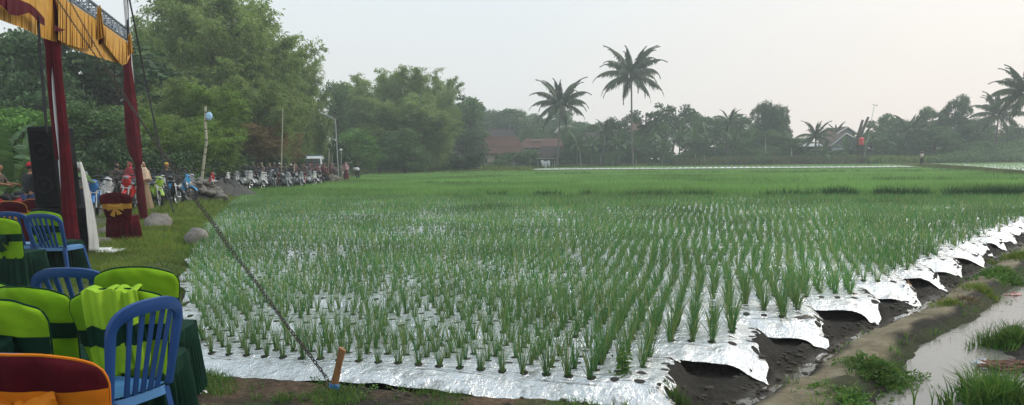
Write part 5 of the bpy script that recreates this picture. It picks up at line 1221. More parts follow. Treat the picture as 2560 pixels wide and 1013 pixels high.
def broad(seed, h=10., cw=4.2, base=.28, nb=15, nl=9000, ls=.34, cl=1.25, shape='round', open_=.0):
    """returns trunk mesh (MB) and crown arrays for a broadleaf tree of height h"""
    rg_ = random.Random(seed); rng = np.random.default_rng(seed); t_ = MB(); top_ = []
    lean_ = Vector((rg_.uniform(-.4, .4), rg_.uniform(-.4, .4), 0)); tp = [Vector((0, 0, -.3)), Vector((0, 0, h*.12))+lean_*.3, Vector((0, 0, h*.33))+lean_, Vector((0, 0, h*.62))+lean_*1.6, Vector((0, 0, h*.86))+lean_*1.4]
    tube_np(t_, tp, h*.028, h*.007, 8); cs = []
    for k in range(nb):
        q = (k+.5)/nb; zz = base+(1-base)*(.08+.90*q)*.97; ang = k*2.4+rg_.uniform(-.5, .5)
        if shape == 'round': rad = cw*math.sqrt(max(0, 1-((zz-base)/(1-base)*1.9-.85)**2*.85))*rg_.uniform(.35, .92)
        elif shape == 'cone': rad = cw*(1-(zz-base)/(1-base))**.7*rg_.uniform(.3, .95)+.3
        else: rad = cw*(.35+.65*((zz-base)/(1-base)))*rg_.uniform(.2, .95)
        c = Vector((math.cos(ang)*rad, math.sin(ang)*rad, h*zz-cl*.5))+lean_*zz; r_ = cl*rg_.uniform(.75, 1.35); cs.append((c, r_))
        st_ = tp[2].lerp(tp[4], max(0, min(1, (zz-.45)*1.6))); mid = st_.lerp(c, .5)+Vector((0, 0, -.25*rg_.random())); tube_np(t_, [st_, mid, c], h*.010, h*.003, 5)
        for m_ in range(2):
            e = c+Vector((rg_.uniform(-1, 1), rg_.uniform(-1, 1), rg_.uniform(-.2, .9)))*r_*.8; tube_np(t_, [c.lerp(mid, .3), c.lerp(e, .5), e], h*.004, h*.0015, 4)
    W = np.array([r_**2 for _, r_ in cs]); W /= W.sum(); idx = rng.choice(len(cs), nl, p=W); Cc = np.array([tuple(c) for c, _ in cs])[idx]; Rr = np.array([r_ for _, r_ in cs])[idx]
    d_ = rng.normal(size=(nl, 3)); d_ /= np.linalg.norm(d_, axis=1, keepdims=True); rad = rng.uniform(.25, 1, nl)**.5*(1+open_*rng.normal(0, .3, nl)); d_[:, 2] = np.where(d_[:, 2] < 0, d_[:, 2]*.55, d_[:, 2]*.85)
    # twiggy sub-clusters
    sub = rng.normal(size=(len(cs), 14, 3)); sub /= np.linalg.norm(sub, axis=2, keepdims=True); sel = rng.integers(0, 14, nl); sd = sub[idx, sel]; sd[:, 2] = np.abs(sd[:, 2])*.8-.15
    mixk = rng.uniform(0, 1, nl) < .65
    Pp = Cc+np.where(mixk[:, None], sd*Rr[:, None]*.85+rng.normal(0, .16, (nl, 3))*Rr[:, None]*1.1, d_*(rad*Rr)[:, None])
    D_ = rng.normal(size=(nl, 3)); D_[:, 2] -= .5; s_ = ls*rng.uniform(.6, 1.3, nl)
    return t_, leaves(Pp, s_, s_*.62, D_, rng)
TV = {}
def tree_variant(key, **k):
    t_, (V_, Q_) = broad(**k); 
    tm = t_.build('trunk', BARK); me = tm.data; bpy.data.objects.remove(tm)
    cm = npmesh('crown', V_, Q_, LM, link=False); TV[key] = (me, cm, k.get('h', 10.), float(np.percentile(np.abs(V_[:, 0]), 97))*2)
tree_variant('a', seed=1, h=10, cw=3.6, nb=22, nl=14000, ls=.30)
tree_variant('b', seed=2, h=10, cw=3.2, nb=20, nl=14000, ls=.30, shape='vase', cl=1.2)
tree_variant('c', seed=3, h=10, cw=3.4, nb=24, nl=15000, ls=.28, base=.12)
tree_variant('d', seed=4, h=10, cw=2.6, nb=20, nl=11000, ls=.32, shape='cone', base=.2, cl=1.1)
tree_variant('bush', seed=5, h=4, cw=2.6, nb=18, nl=9000, ls=.24, base=.02, cl=.95)
tree_variant('bush2', seed=6, h=4, cw=2.8, nb=16, nl=8000, ls=.26, base=.02, cl=.9, shape='vase')
tree_variant('airy', seed=8, h=10, cw=3.4, nb=16, nl=1700, ls=.42, cl=.85, base=.45, shape='vase')
tree_variant('airy2', seed=9, h=10, cw=3.6, nb=26, nl=6500, ls=.26, cl=.9, base=.35, shape='vase', open_=.6)
def place(Y_, cx, topy, wpx, gz_off=0):
    tp = atY(cx, topy, Y_); g = gzs(tp.x, Y_); return Vector((tp.x, Y_, g+gz_off)), tp.z-g, wpx*Y_*1.0/F*1.02
cnt = 0
def tree(var, Y_, cx, topy, wpx, label, leaf=None, group='trees along the far edge of the field', name='tree', bark=None, catn=None):
    global cnt; cnt += 1
    tm, cm, h0, w0 = TV[var]; p, h, w_ = place(Y_, cx, topy, wpx)
    r = empty(name, p, random.uniform(0, 6.28), label, catn or ('bush' if 'bush' in name else 'tree'), group, (w_/w0, w_/w0, h/h0*1.02))
    a = bpy.data.objects.new('trunk', tm); COL.objects.link(a); setp(a, r); c = bpy.data.objects.new('crown' if 'bush' not in name else 'foliage', cm); COL.objects.link(c); setp(c, r)
    c.material_slots[0].link = 'OBJECT'; c.material_slots[0].material = leaf or LM
    if bark: a.material_slots[0].link = 'OBJECT'; a.material_slots[0].material = bark
    return r
def bamboo_variant(key, seed, h=15., spread=4.2, nc=26, nl=26000, ls=.34, lw=.085):
    rg_ = random.Random(seed); rng = np.random.default_rng(seed); cm = MB(); curves = []
    for k in range(nc):
        a = rg_.uniform(0, 2*PI); r0 = rg_.uniform(0, .9); hh = h*rg_.uniform(.55, 1.0); lean_ = spread*rg_.uniform(.25, 1)*(1.15-.3*hh/h); base_ = Vector((math.cos(a)*r0, math.sin(a)*r0, -.3)); a2 = a+rg_.uniform(-.6, .6); P_ = []
        for i in range(13):
            t = i/12; out_ = lean_*t**2.2; z = hh*(t-.16*t**4); P_.append(base_+Vector((math.cos(a2)*out_, math.sin(a2)*out_, z)))
        tube_np(cm, P_, .055, .008, 5); curves.append(np.array([tuple(p) for p in P_]))
    # sprays: short branchlets all along the upper culms, each a drooping plume of leaves
    ns = nl//26; ci = rng.integers(0, nc, ns); tt = rng.uniform(.12, 1, ns)**.75; f = tt*12; i0 = np.minimum(f.astype(int), 11); fr = (f-i0)[:, None]
    CU = np.stack(curves); P0 = CU[ci, i0]*(1-fr)+CU[ci, i0+1]*fr
    an = rng.uniform(0, 2*PI, ns); ln = rng.uniform(.5, 1.5, ns)*(1.15-.5*tt)*h/13
    d_ = np.stack([np.cos(an), np.sin(an), rng.uniform(-.1, .7, ns)], 1)
    rep = 26; s = rng.uniform(.1, 1, (ns, rep)); Pp = P0[:, None]+d_[:, None]*(ln[:, None]*s)[..., None]; Pp[..., 2] -= (.45*ln[:, None]*s**2)
    Pp = (Pp+rng.normal(0, .13, Pp.shape)*(ln[:, None, None]*.8+.3)).reshape(-1, 3); D_ = np.repeat(d_, rep, 0)*.7+rng.normal(0, .5, (ns*rep, 3)); D_[:, 2] -= .9
    s_ = ls*rng.uniform(.6, 1.25, len(Pp)); V_, Q_ = leaves(Pp, s_, lw*rng.uniform(.7, 1.3, len(Pp)), D_, rng)
    t_ = cm.build('culms', CULM); me = t_.data; bpy.data.objects.remove(t_); TV[key] = (me, npmesh('foliage', V_, Q_, LB, link=False), h, float(np.percentile(np.abs(V_[:, 0]), 97))*2)
bamboo_variant('b1', 11, h=15, spread=4.6, nc=30, nl=52000, ls=.30, lw=.085)
bamboo_variant('b2', 12, h=15, spread=3.6, nc=26, nl=46000, ls=.30, lw=.085)
bamboo_variant('b3', 13, h=15, spread=6.0, nc=30, nl=48000, ls=.30, lw=.085)
bamboo_variant('b4', 14, h=15, spread=4.2, nc=24, nl=22000, ls=.5, lw=.15)
def bamboo(var, Y_, cx, topy, wpx, label, leaf=None, grp='bamboo clumps at the left'):
    tm, cm, h0, w0 = TV[var]; p, h, w_ = place(Y_, cx, topy, wpx); r = empty('bamboo_clump', p, random.uniform(0, 6.28), label, 'bamboo', grp, (w_/w0, w_/w0, h/h0*1.17))
    a = bpy.data.objects.new('culms', tm); COL.objects.link(a); setp(a, r); c = bpy.data.objects.new('foliage', cm); COL.objects.link(c); setp(c, r)
    c.material_slots[0].link = 'OBJECT'; c.material_slots[0].material = leaf or LB
    if leaf is LBD: a.material_slots[0].link = 'OBJECT'; a.material_slots[0].material = CULMD
    return r
# left bamboo wall
for a in [('b1', 62, 425, -70, 250, 'tall bamboo clump rising right beside the far canopy post'), ('b4', 74, 345, 20, 120, 'thin bamboo clump showing between the two canopy posts'), ('b2', 64, 500, -60, 290, 'tallest bamboo clump above the lime green motorbike'), ('b1', 60, 580, 5, 220, 'tall bamboo clump rising behind the crooked bamboo pole'), ('b3', 66, 635, 45, 200, 'feathery bamboo clump right of the crooked bamboo pole'),
          ('b2', 72, 690, 100, 140, 'bamboo clump drooping at the right shoulder of the tall grove'), ('b1', 80, 745, 130, 100, 'lower bamboo clump above the parked van'), ('b2', 58, 545, 130, 240, 'dense dark bamboo clump behind the gravel heap'), ('b1', 58, 675, 190, 170, 'bamboo clump hanging over the parked motorbikes'), ('b3', 70, 450, 60, 260, 'bamboo clump seen through the chain over the rocks'), ('b2', 78, 610, 60, 220, 'bamboo clump deep in the middle of the grove'),
          ('b1', 82, 785, 245, 80, 'low bamboo clump just left of the tall street lamp')]: bamboo(*a)
bamboo('b2', 56, 655, 295, 130, 'brownish dried bamboo clump low in the grove behind the motorbikes', LBD)
bamboo('b1', 60, 700, 330, 90, 'small dry bamboo clump beside the thin straight pole', LBD)
bamboo('b3', 40, 440, 262, 210, 'bright yellow green bamboo thicket above the lime green motorbike', LBB); bamboo('b1', 38, 310, 330, 190, 'bright low bamboo thicket behind the red motorbike', LBB); bamboo('b2', 46, 520, 200, 170, 'mid height bright bamboo thicket left of the crooked pole', LBB)
bamboo('b1', 46, 380, 190, 230, 'green bamboo thicket behind the far canopy post', LB)
# broadleaf trees behind the canopy
GL = 'broadleaf trees behind the canopy'
for a in [('a', 44, 30, 105, 300, 'dark leafy tree at the far left under the gold curtain', LD), ('c', 40, 120, 175, 200, 'dark dense tree behind the black speakers', LD), ('airy2', 46, 110, 60, 260, 'loose leafed tree with open branches above the dark trees at left', LD), ('airy2', 50, 235, 150, 200, 'dark tree showing sky through its leaves between the posts', LD), ('airy', 48, 270, 90, 220, 'open branched tree high behind the gold curtain', LD), ('c', 34, 40, 270, 220, 'fresh green bushy tree above the banana leaves at left', LG),
          ('c', 36, 215, 255, 260, 'mid green bushy tree right of the speakers', LM), ('c', 38, 110, 230, 240, 'dark bushy tree directly behind the tall speaker', LD), ('airy2', 58, 10, 60, 130, 'thin branched tree cut by the left edge near the sky gap', LM)]: tree(*a[:6], leaf=a[6], group=GL)
for k, (px, Y_, ty, w_, lb) in enumerate(((200, 32, 350, 210, 'dark undergrowth bush behind the person in the black cap'), (290, 35, 380, 200, 'undergrowth bush behind the red motorbike with number plate'), (60, 30, 360, 230, 'undergrowth bush behind the banana plant at left'), (400, 36, 375, 180, 'undergrowth bush behind the lime green motorbike'), (480, 42, 380, 150, 'dark bush behind the heap of stones'), (560, 50, 385, 150, 'dark bush under the bamboo behind the gravel heap'), (640, 56, 385, 130, 'dark bush at the bamboo foot behind the crowd'), (715, 62, 385, 120, 'dark bush low behind the crowd left of the van'), (830, 84, 350, 110, 'dark shrub in the shade right of the van'))):
    tree('bush' if k % 2 else 'bush2', Y_, px, ty, w_, lb, leaf=LD, name='bush', group='dark bushes at the foot of the bamboo')
# second grove and the wooded skyline
G2 = 'trees of the second grove'
for a in [('airy2', 104, 838, 205, 90, 'loose small tree between the two bamboo groves', LM), ('b2', 118, 885, 185, 110, 'bamboo clump at the left of the second grove', 0), ('b1', 112, 940, 172, 130, 'rounded bamboo clump in the second grove', 0), ('b2', 108, 978, 152, 110, 'tallest bamboo clump of the second grove', 0), ('b2', 110, 1032, 158, 110, 'bamboo clump right of the tallest one in the second grove', 0), ('b3', 116, 1072, 178, 100, 'bamboo clump with drooping plume at the right of the second grove', 0), ('b1', 120, 1108, 180, 60, 'feathery bamboo top hanging against the sky', 0),
          ('b1', 106, 1000, 235, 170, 'dense bamboo clump low in the second grove', 0), ('b2', 106, 1070, 262, 130, 'bamboo clump behind the round tree', 0), ('b2', 112, 900, 260, 130, 'bamboo clump behind the bright green tree', 0)]:
    if a[0][0] == 'b': bamboo(*a[:6], grp='bamboo clumps of the second grove')
    else: tree(*a[:6], leaf=a[6], group=G2)
for a in [('c', 92, 885, 322, 120, 'bright green rounded tree right of the street lamp', LG), ('c', 98, 1008, 322, 115, 'round mid green tree before the second grove', LM), ('a', 100, 945, 345, 90, 'low leafy tree between the bright green and the round tree', LM), ('c', 130, 1150, 318, 120, 'dark tree leaning over the left end of the tiled house', LD), ('a', 116, 1080, 330, 100, 'mid green tree left of the porch', LM), ('a', 150, 1165, 250, 100, 'tree stepping down behind the dark tree by the house', LM)]: tree(*a[:6], leaf=a[6], group=G2)
sky_ = [(1160, 262, 90), (1205, 268, 80), (1240, 285, 80), (1272, 270, 70), (1318, 290, 90), (1365, 300, 80), (1400, 270, 60), (1440, 300, 90), (1485, 318, 60)]
for k, (px, ty, w_) in enumerate(sky_): tree('acbda'[k % 5], 205+k % 3*8, px, ty, w_*1.25, '%s hazy tree from the left on the skyline behind the tiled houses' % ['first', 'second', 'third', 'fourth', 'fifth', 'sixth', 'seventh', 'eighth', 'last'][k], leaf=LM, group='hazy trees behind the houses')
for k, (px, ty, w_) in enumerate(((1340, 322, 70), (1425, 318, 70), (1468, 312, 70), (1500, 306, 60))): tree('cabc'[k], 172+k*3, px, ty, w_*1.2, '%s mid green tree from the left between the tiled houses and the tall palm' % ['first', 'second', 'third', 'fourth'][k], leaf=LM, group='hazy trees behind the houses')
tree('airy', 140, 1172, 236, 60, 'nearly bare tree with few leaves standing over the slope of the grove', LM, G2)
# right hand treeline
GRT = 'trees along the right part of the treeline'
rt = [('c', 148, 1535, 294, 80, 'dark leafy tree between the palms', LD), ('airy', 150, 1628, 268, 62, 'sparse tree with scattered leaves left of the taller sparse one', LD), ('airy', 158, 1680, 254, 55, 'taller sparse tree with loose leaf clumps against the sky', LD), ('a', 156, 1738, 284, 100, 'broad tree right of the sparse trees', LM), ('c', 152, 1795, 292, 95, 'bushy tree in the middle of the right treeline', LM), ('a', 156, 1855, 288, 95, 'bushy tree left of the tall dark tree', LM), ('c', 152, 1912, 253, 62, 'tall dark tree left peak of the dark pair', LD), ('c', 150, 1945, 262, 70, 'tall dark tree right peak of the dark pair', LD), ('c', 148, 1890, 320, 110, 'lower green tree before the dark pair', LM), ('a', 148, 1960, 330, 90, 'low tree right of the dark pair', LM),
      ('a', 158, 2215, 288, 80, 'leafy tree right of the leaning antenna pole', LM), ('c', 150, 2262, 300, 90, 'leafy tree over the far bund', LM), ('a', 150, 2330, 272, 80, 'pointed tree left of the tall round one', LM), ('a', 148, 2393, 243, 78, 'tall round headed dark tree at the right', LD), ('c', 142, 2340, 318, 120, 'bushy mid green tree behind the farmer', LM), ('c', 148, 2440, 296, 110, 'tree left of the right hand palms', LM), ('c', 152, 2545, 312, 110, 'tree at the right edge under the palm', LM), ('c', 160, 2000, 345, 90, 'low hazy tree left of the gabled house', LM), ('c', 144, 2180, 330, 80, 'bushy tree right of the red water tank', LM), ('a', 150, 1640, 305, 90, 'leafy tree behind the banana plants', LM), ('c', 150, 1590, 325, 80, 'leafy tree behind the tall palm trunk', LM), ('c', 154, 1500, 340, 70, 'low tree right of the shorter palm', LM), ('a', 146, 1435, 335, 70, 'small tree right of the dark roofs', LM)]
for a in rt: tree(*a[:6], leaf=a[6], group=GRT)
hb = [(950, 385, 70), (1010, 390, 70), (1060, 385, 70), (1110, 392, 50), (1165, 378, 90), (1300, 377, 110), (1332, 392, 50), (1415, 380, 70), (1460, 375, 60), (1520, 380, 70), (1570, 375, 80), (1630, 372, 90), (1700, 378, 90), (1760, 372, 90), (1830, 375, 90), (1890, 368, 90), (1950, 375, 80), (2010, 368, 90), (2080, 378, 80), (2150, 372, 80), (2220, 370, 90), (2290, 375, 80), (2360, 362, 110), (2430, 372, 100), (2500, 350, 120), (2555, 352, 100)]
for k, (px, ty, w_) in enumerate(hb):
    tree('bush' if k % 2 else 'bush2', 143+(k%3)*2 if px > 1200 else 112, px, ty, w_*1.25, ('%s hedge bush from the left along the foot of the treeline' % ['first', 'second', 'third', 'fourth', 'fifth', 'sixth', 'seventh', 'eighth', 'ninth', 'tenth', '11th', '12th', '13th', '14th', '15th', '16th', '17th', '18th', '19th', '20th', '21st', '22nd', '23rd', '24th', '25th', 'last'][k]), leaf=[LM, LD, LM][k % 3] if px < 2330 else LG, name='bush', group='hedge bushes along the foot of the treeline')

# ---------------------------------------------------------------- palms
def frond_mesh(L_, droop, up, seed, nlf=60, lfl=1.08):
    rng = np.random.default_rng(seed); P_ = []; x = z = 0; ang = up; n = 16; 
    for i in range(n+1):
        P_.append((x, 0, z)); st_ = L_/n; x += math.cos(ang)*st_; z += math.sin(ang)*st_; ang -= droop/n*(.5+1.2*i/n)
    P_ = np.array(P_); b = MB(); b.tube([Vector(p) for p in P_], [.045-.038*i/n for i in range(n+1)], 4)
    Vs = [np.array(b.v)]; Qs = [np.array([q for q in b.f if len(q) == 4])]; t = np.linspace(.10, 1, nlf); C = []; 
    for s in (-1, 1):
        f = t*n; i0 = np.minimum(f.astype(int), n-1); fr = (f-i0)[:, None]; p = P_[i0]*(1-fr)+P_[i0+1]*fr; tg = P_[i0+1]-P_[i0]; tg /= np.linalg.norm(tg, axis=1, keepdims=True)
        ll = lfl*np.sin(np.clip(t*1.05+.12, 0, 1)*PI*.88+.22)*rng.uniform(.8, 1.15, nlf); sd = np.array([0, s, 0.]); dn = np.array([0, 0, -1.]); wv = rng.normal(0, .10, (nlf, 3))
        m1 = p+(tg*.45+sd*.62+dn*.48+wv)*ll[:, None]*.5; e = m1+(tg*.35+sd*.25+dn*.95+wv)*ll[:, None]*.55; w_ = tg*.088
        V_ = np.stack([p-w_*.5, p+w_*.5, m1+w_, m1-w_, e+w_*.15, e-w_*.15], 1).reshape(-1, 3); k = np.arange(nlf)[:, None]*6; Q_ = np.concatenate([k+np.array([[0, 1, 2, 3]]), k+np.array([[3, 2, 4, 5]])], 1).reshape(-1, 4); Vs.append(V_); Qs.append(Q_)
    V_, Q_ = cat(list(zip(Vs, Qs))); return npmesh('frond', V_, Q_, LP, link=False)
FR = [frond_mesh(5.4, 1.0, R(68), 1), frond_mesh(5.6, 1.35, R(48), 2), frond_mesh(5.6, 1.5, R(25), 3), frond_mesh(5.4, 1.35, R(-2), 4), frond_mesh(4.8, 1.0, R(-32), 5), frond_mesh(4.6, .5, R(-60), 6)]
def palm(base, top_, label, fr, scale=1., group='coconut palms', r0=.20, r1=.12, nuts=True):
    r = empty('coconut_palm', base, 0, label, 'palm tree', group); T = top_-base; P_ = []
    for i in range(15): t = i/14; P_.append(Vector((T.x*t**1.3+.12*math.sin(t*3)*(1 if T.x > 0 else -1), T.y*t, T.z*t-(.2 if i == 0 else 0))))
    b = MB(); tube_np(b, P_, r0, r1, 8); b.build('trunk', BARKP, r)
    for az, kind in fr:
        o = bpy.data.objects.new('frond', FR[kind]); COL.objects.link(o); setp(o, r); o.location = P_[-1]+Vector((0, 0, .1)); o.rotation_euler = (random.uniform(-.25, .25), 0, R(az)); s = scale*random.uniform(.9, 1.08); o.scale = (s, s, s)
    if nuts:
        b = MB()
        for k in range(9): A = k*.7; b.ell(P_[-1]+Vector((math.cos(A)*.28, math.sin(A)*.28, -.3-.12*(k % 3))), (.13, .13, .16), 0, 1)
        b.build('coconuts', BARK, r)
    b = MB(); b.ell(P_[-1]+Vector((0, 0, -.05)), (.3, .3, .55), 0, 2, .15); b.build('crown_shaft', LP, r, fix=False); return r
def frset(n, seed, dead=2):
    rg_ = random.Random(seed); out_ = []
    for k in range(n):
        az = k*137.5+rg_.uniform(-12, 12); q = k/n; out_.append((az, min(5, int(q**1.25*4.6+rg_.uniform(-.3, .3))) if q < .9 else 4))
    return [(a, max(0, k)) for a, k in out_]
def tall(cx_b, by, cx_t, ty, Y_, lab, n, seed, sc_=1., **k):
    b_ = atY(cx_b, by, Y_); b_.z = gzs(b_.x, Y_); t_ = atY(cx_t, ty, Y_); palm(b_, t_, lab, frset(n, seed), sc_, **k)
side = [(0, 3), (180, 3), (8, 2), (172, 2), (-20, 4), (200, 4)]
tall(1392, 418, 1402, 262, 138, 'shorter coconut palm with slightly leaning trunk before the dark roofs', 26, 3, 1.14)
tall(1582, 418, 1579, 190, 138, 'tallest coconut palm with straight trunk standing right of the other', 28, 5, 1.30)
tall(2490, 380, 2497, 290, 140, 'coconut palm left of the one cut by the right edge', 24, 9, 1.07)
tall(2575, 380, 2566, 235, 105, 'big coconut palm cut by the right edge of the picture', 26, 11, 1.0)
tall(2042, 385, 2040, 342, 142, 'young coconut palm left of the gabled house', 18, 13, .75, r0=.2, r1=.16, nuts=False)
tall(2092, 385, 2090, 335, 160, 'small palm peeping over the left slope of the gabled roof', 12, 15, .6, nuts=False)
tall(2272, 400, 2272, 330, 142, 'young palm with upright fronds in the treeline above the far bund', 14, 17, .85, nuts=False)
tall(1815, 400, 1822, 305, 145, 'palm top showing above the middle of the right treeline', 12, 18, .6, nuts=False)
tall(1505, 400, 1512, 330, 142, 'short palm with ragged fronds between the two tall palms', 12, 19, .6, nuts=False)
tall(320, 430, 322, 195, 60, 'palm frond crown showing beside the far post drape', 10, 21, .6, nuts=False)
# ---------------------------------------------------------------- banana plants
def banana_leaf(L_, W_, droop, up, seed, torn=True):
    rg_ = random.Random(seed); b = MB(); n = 26; x = z = 0; ang = up; st_ = L_/n; P_ = []
    for i in range(n+1):
        P_.append((x, z, ang)); x += math.cos(ang)*st_; z += math.sin(ang)*st_; ang -= droop/n*(.3+1.4*i/n)
    for s in (-1, 1):
        for i in range(3, n):
            t0, t1 = (i-3)/(n-3), (i-2)/(n-3); w0 = W_*math.sin(PI*min(1, t0*.93+.07))**.55; w1 = W_*math.sin(PI*min(1, t1*.93+.07))**.55; gap = .55 if torn and rg_.random() < .25 else 1.
            (xa, za, aa), (xb, zb, ab) = P_[i], P_[i+1]; dz = -.20-.25*rg_.random()*(1 if torn else .3); sh = .10
            xb2 = xa+(xb-xa)*gap; b.add([(xa, 0, za), (xb, 0, zb), (xb2+sh*w1, s*w1, zb+w1*dz+.1*w1), (xa+sh*w0, s*w0, za+w0*dz+.1*w0)], [(0, 1, 2, 3)])
    nq = len(b.f)
    b.tube([Vector((p[0], 0, p[1]+.005)) for p in P_], [.028-.024*i/n for i in range(n+1)], 5)
    o = b.build('leaf', LBN, fix=False, smooth=False); me = o.data; bpy.data.objects.remove(o); return me
BL = [banana_leaf(2.6, .34, .9, R(75), 1), banana_leaf(2.7, .36, 1.3, R(58), 2), banana_leaf(2.6, .36, 1.7, R(45), 3), banana_leaf(2.3, .32, 2.0, R(25), 4), banana_leaf(2.4, .34, .5, R(80), 5, False)]
def banana(p, h, label, seed, sc_=1., n=8, group='banana plants along the treeline'):
    rg_ = random.Random(seed); r = empty('banana_plant', p, 0, label, 'banana plant', group); b = MB(); tube_np(b, [Vector((0, 0, -.1)), Vector((.03, 0, h*.5)), Vector((0, .03, h))], .14*sc_, .08*sc_, 8); b.build('stem', LBN, r)
    for k in range(n):
        o = bpy.data.objects.new('leaf', BL[min(4, int(k/n*4)) if k else 4]); COL.objects.link(o); setp(o, r); o.location = (0, 0, h); o.rotation_euler = (rg_.uniform(-.2, .2), rg_.uniform(-.1, .1), k*2.4+rg_.uniform(-.3, .3)+seed); s = sc_*rg_.uniform(.85, 1.15); o.scale = (s, s, s)
    return r
q = gY(28, 21.5); banana(q, .7, 'big banana plant with wide leaves behind the red motorbike at left', 3, .95, 7, None)
q = gY(75, 23.0); banana(q, .8, 'second banana plant just left of the tall speaker', 8, .8, 5, None)
q = gY(-20, 22.0); banana(q, 1.0, 'banana plant cut by the left edge behind the leaning person', 5, .9, 6, None)
bn = [(1443, 342, 118), (1478, 348, 116), (1510, 350, 120), (1548, 345, 114), (1590, 352, 117), (1625, 340, 121), (1660, 350, 116), (1700, 325, 122), (1735, 335, 118), (1770, 330, 124), (1835, 335, 120), (1872, 342, 118), (1985, 350, 122), (2060, 372, 118), (2120, 362, 120), (2165, 335, 118), (2140, 350, 124), (2205, 340, 122), (2250, 345, 120), (2300, 330, 124), (2330, 345, 118), (2360, 340, 122)]
for k, (px, ty, Y_) in enumerate(bn):
    Y_ += 23; p, h, w_ = place(Y_, px, ty, 30); banana(p, max(1.5, h-1.6), ['ragged', 'broad leafed', 'tattered', 'tall', 'short'][k % 5]+' banana plant, %s from the left along the treeline' % ['1st', '2nd', '3rd', '4th', '5th', '6th', '7th', '8th', '9th', '10th', '11th', '12th', '13th', '14th', '15th', '16th', '17th', '18th', '19th', '20th', '21st', '22nd'][k], k, 1.3, 8)
# bare pale trunks and sticks before the treeline
for k, (x0, y0, x1, y1, x2, y2) in enumerate(((1453, 418, 1450, 380, 1440, 355), (1712, 405, 1705, 385, 1716, 365), (1740, 415, 1738, 390, 1740, 378), (1915, 398, 1914, 370, 1913, 345), (1502, 418, 1502, 395, 1501, 385), (1980, 402, 1979, 380, 1979, 370), (2078, 410, 2078, 395, 2077, 388), (1545, 418, 1546, 395, 1548, 380))):
    bpole([atY(x0, y0, 141), atY(x1, y1, 141), atY(x2, y2, 141)], .10, .06, '%s pale bare trunk from the left at the foot of the treeline' % ['first', 'fifth', 'sixth', 'seventh', 'second', 'eighth', 'last', 'third'][k], 0, 'bare_trunk')
# ================================================================ houses in the treeline
def tile_mat(name, c1, c2, c3):
    m, t, b, o = nt(name); b.inputs['Roughness'].default_value = .85; tc = N(t, 'ShaderNodeTexCoord'); br = N(t, 'ShaderNodeTexBrick'); mp = N(t, 'ShaderNodeMapping'); mp.inputs['Rotation'].default_value = (R(60), 0, 0)
    L(t, tc.outputs['Object'], mp.inputs[0]); L(t, mp.outputs[0], br.inputs['Vector']); br.inputs['Color1'].default_value = c4(c1); br.inputs['Color2'].default_value = c4(c2); br.inputs['Mortar'].default_value = c4(tuple(x*.45 for x in c1)); br.inputs['Scale'].default_value = 1; br.inputs['Brick Width'].default_value = .28; br.inputs['Row Height'].default_value = .30; br.inputs['Mortar Size'].default_value = .03
    n = noise(t, .9, 5); mx = N(t, 'ShaderNodeMix'); mx.data_type = 'RGBA'; r = ramp(t, n.outputs['Fac'], [(.42, (0, 0, 0)), (.62, (1, 1, 1))]); L(t, r.outputs[0], mx.inputs[0]); L(t, br.outputs[0], mx.inputs[6]); mx.inputs[7].default_value = c4(c3); L(t, mx.outputs[2], b.inputs['Base Color'])
    bp = N(t, 'ShaderNodeBump', Strength=.6, Distance=.05); L(t, br.outputs['Fac'], bp.inputs['Height']); L(t, bp.outputs[0], b.inputs['Normal']); return m
TR = tile_mat('red_roof_tiles', (.115, .042, .028), (.145, .054, .035), (.08, .04, .03)); TD = tile_mat('dark_roof_tiles', (.045, .027, .022), (.06, .034, .028), (.03, .021, .018)); TBm = tile_mat('brown_roof_tiles', (.17, .09, .06), (.20, .11, .075), (.11, .07, .05))
PL = pm('cream_plaster', (.55, .47, .38), (.45, .38, .30), 1.2, .9, bump=.2, bs=8); PG = pm('grey_plaster', (.35, .34, .31), (.27, .26, .24), 1.0, .9, bump=.2, bs=8); WG = pm('window_dark', (.03, .035, .035), None, 4, .3); WF = pm('white_trim', (.65, .65, .62), (.52, .52, .50), 5, .6); DRK = pm('dark_timber', (.06, .045, .035), (.035, .028, .022), 5, .8); ZINC = pm('zinc_sheet', (.50, .52, .53), (.40, .42, .43), 2, .5, metal=.2, stretch=(10, 1, 1))
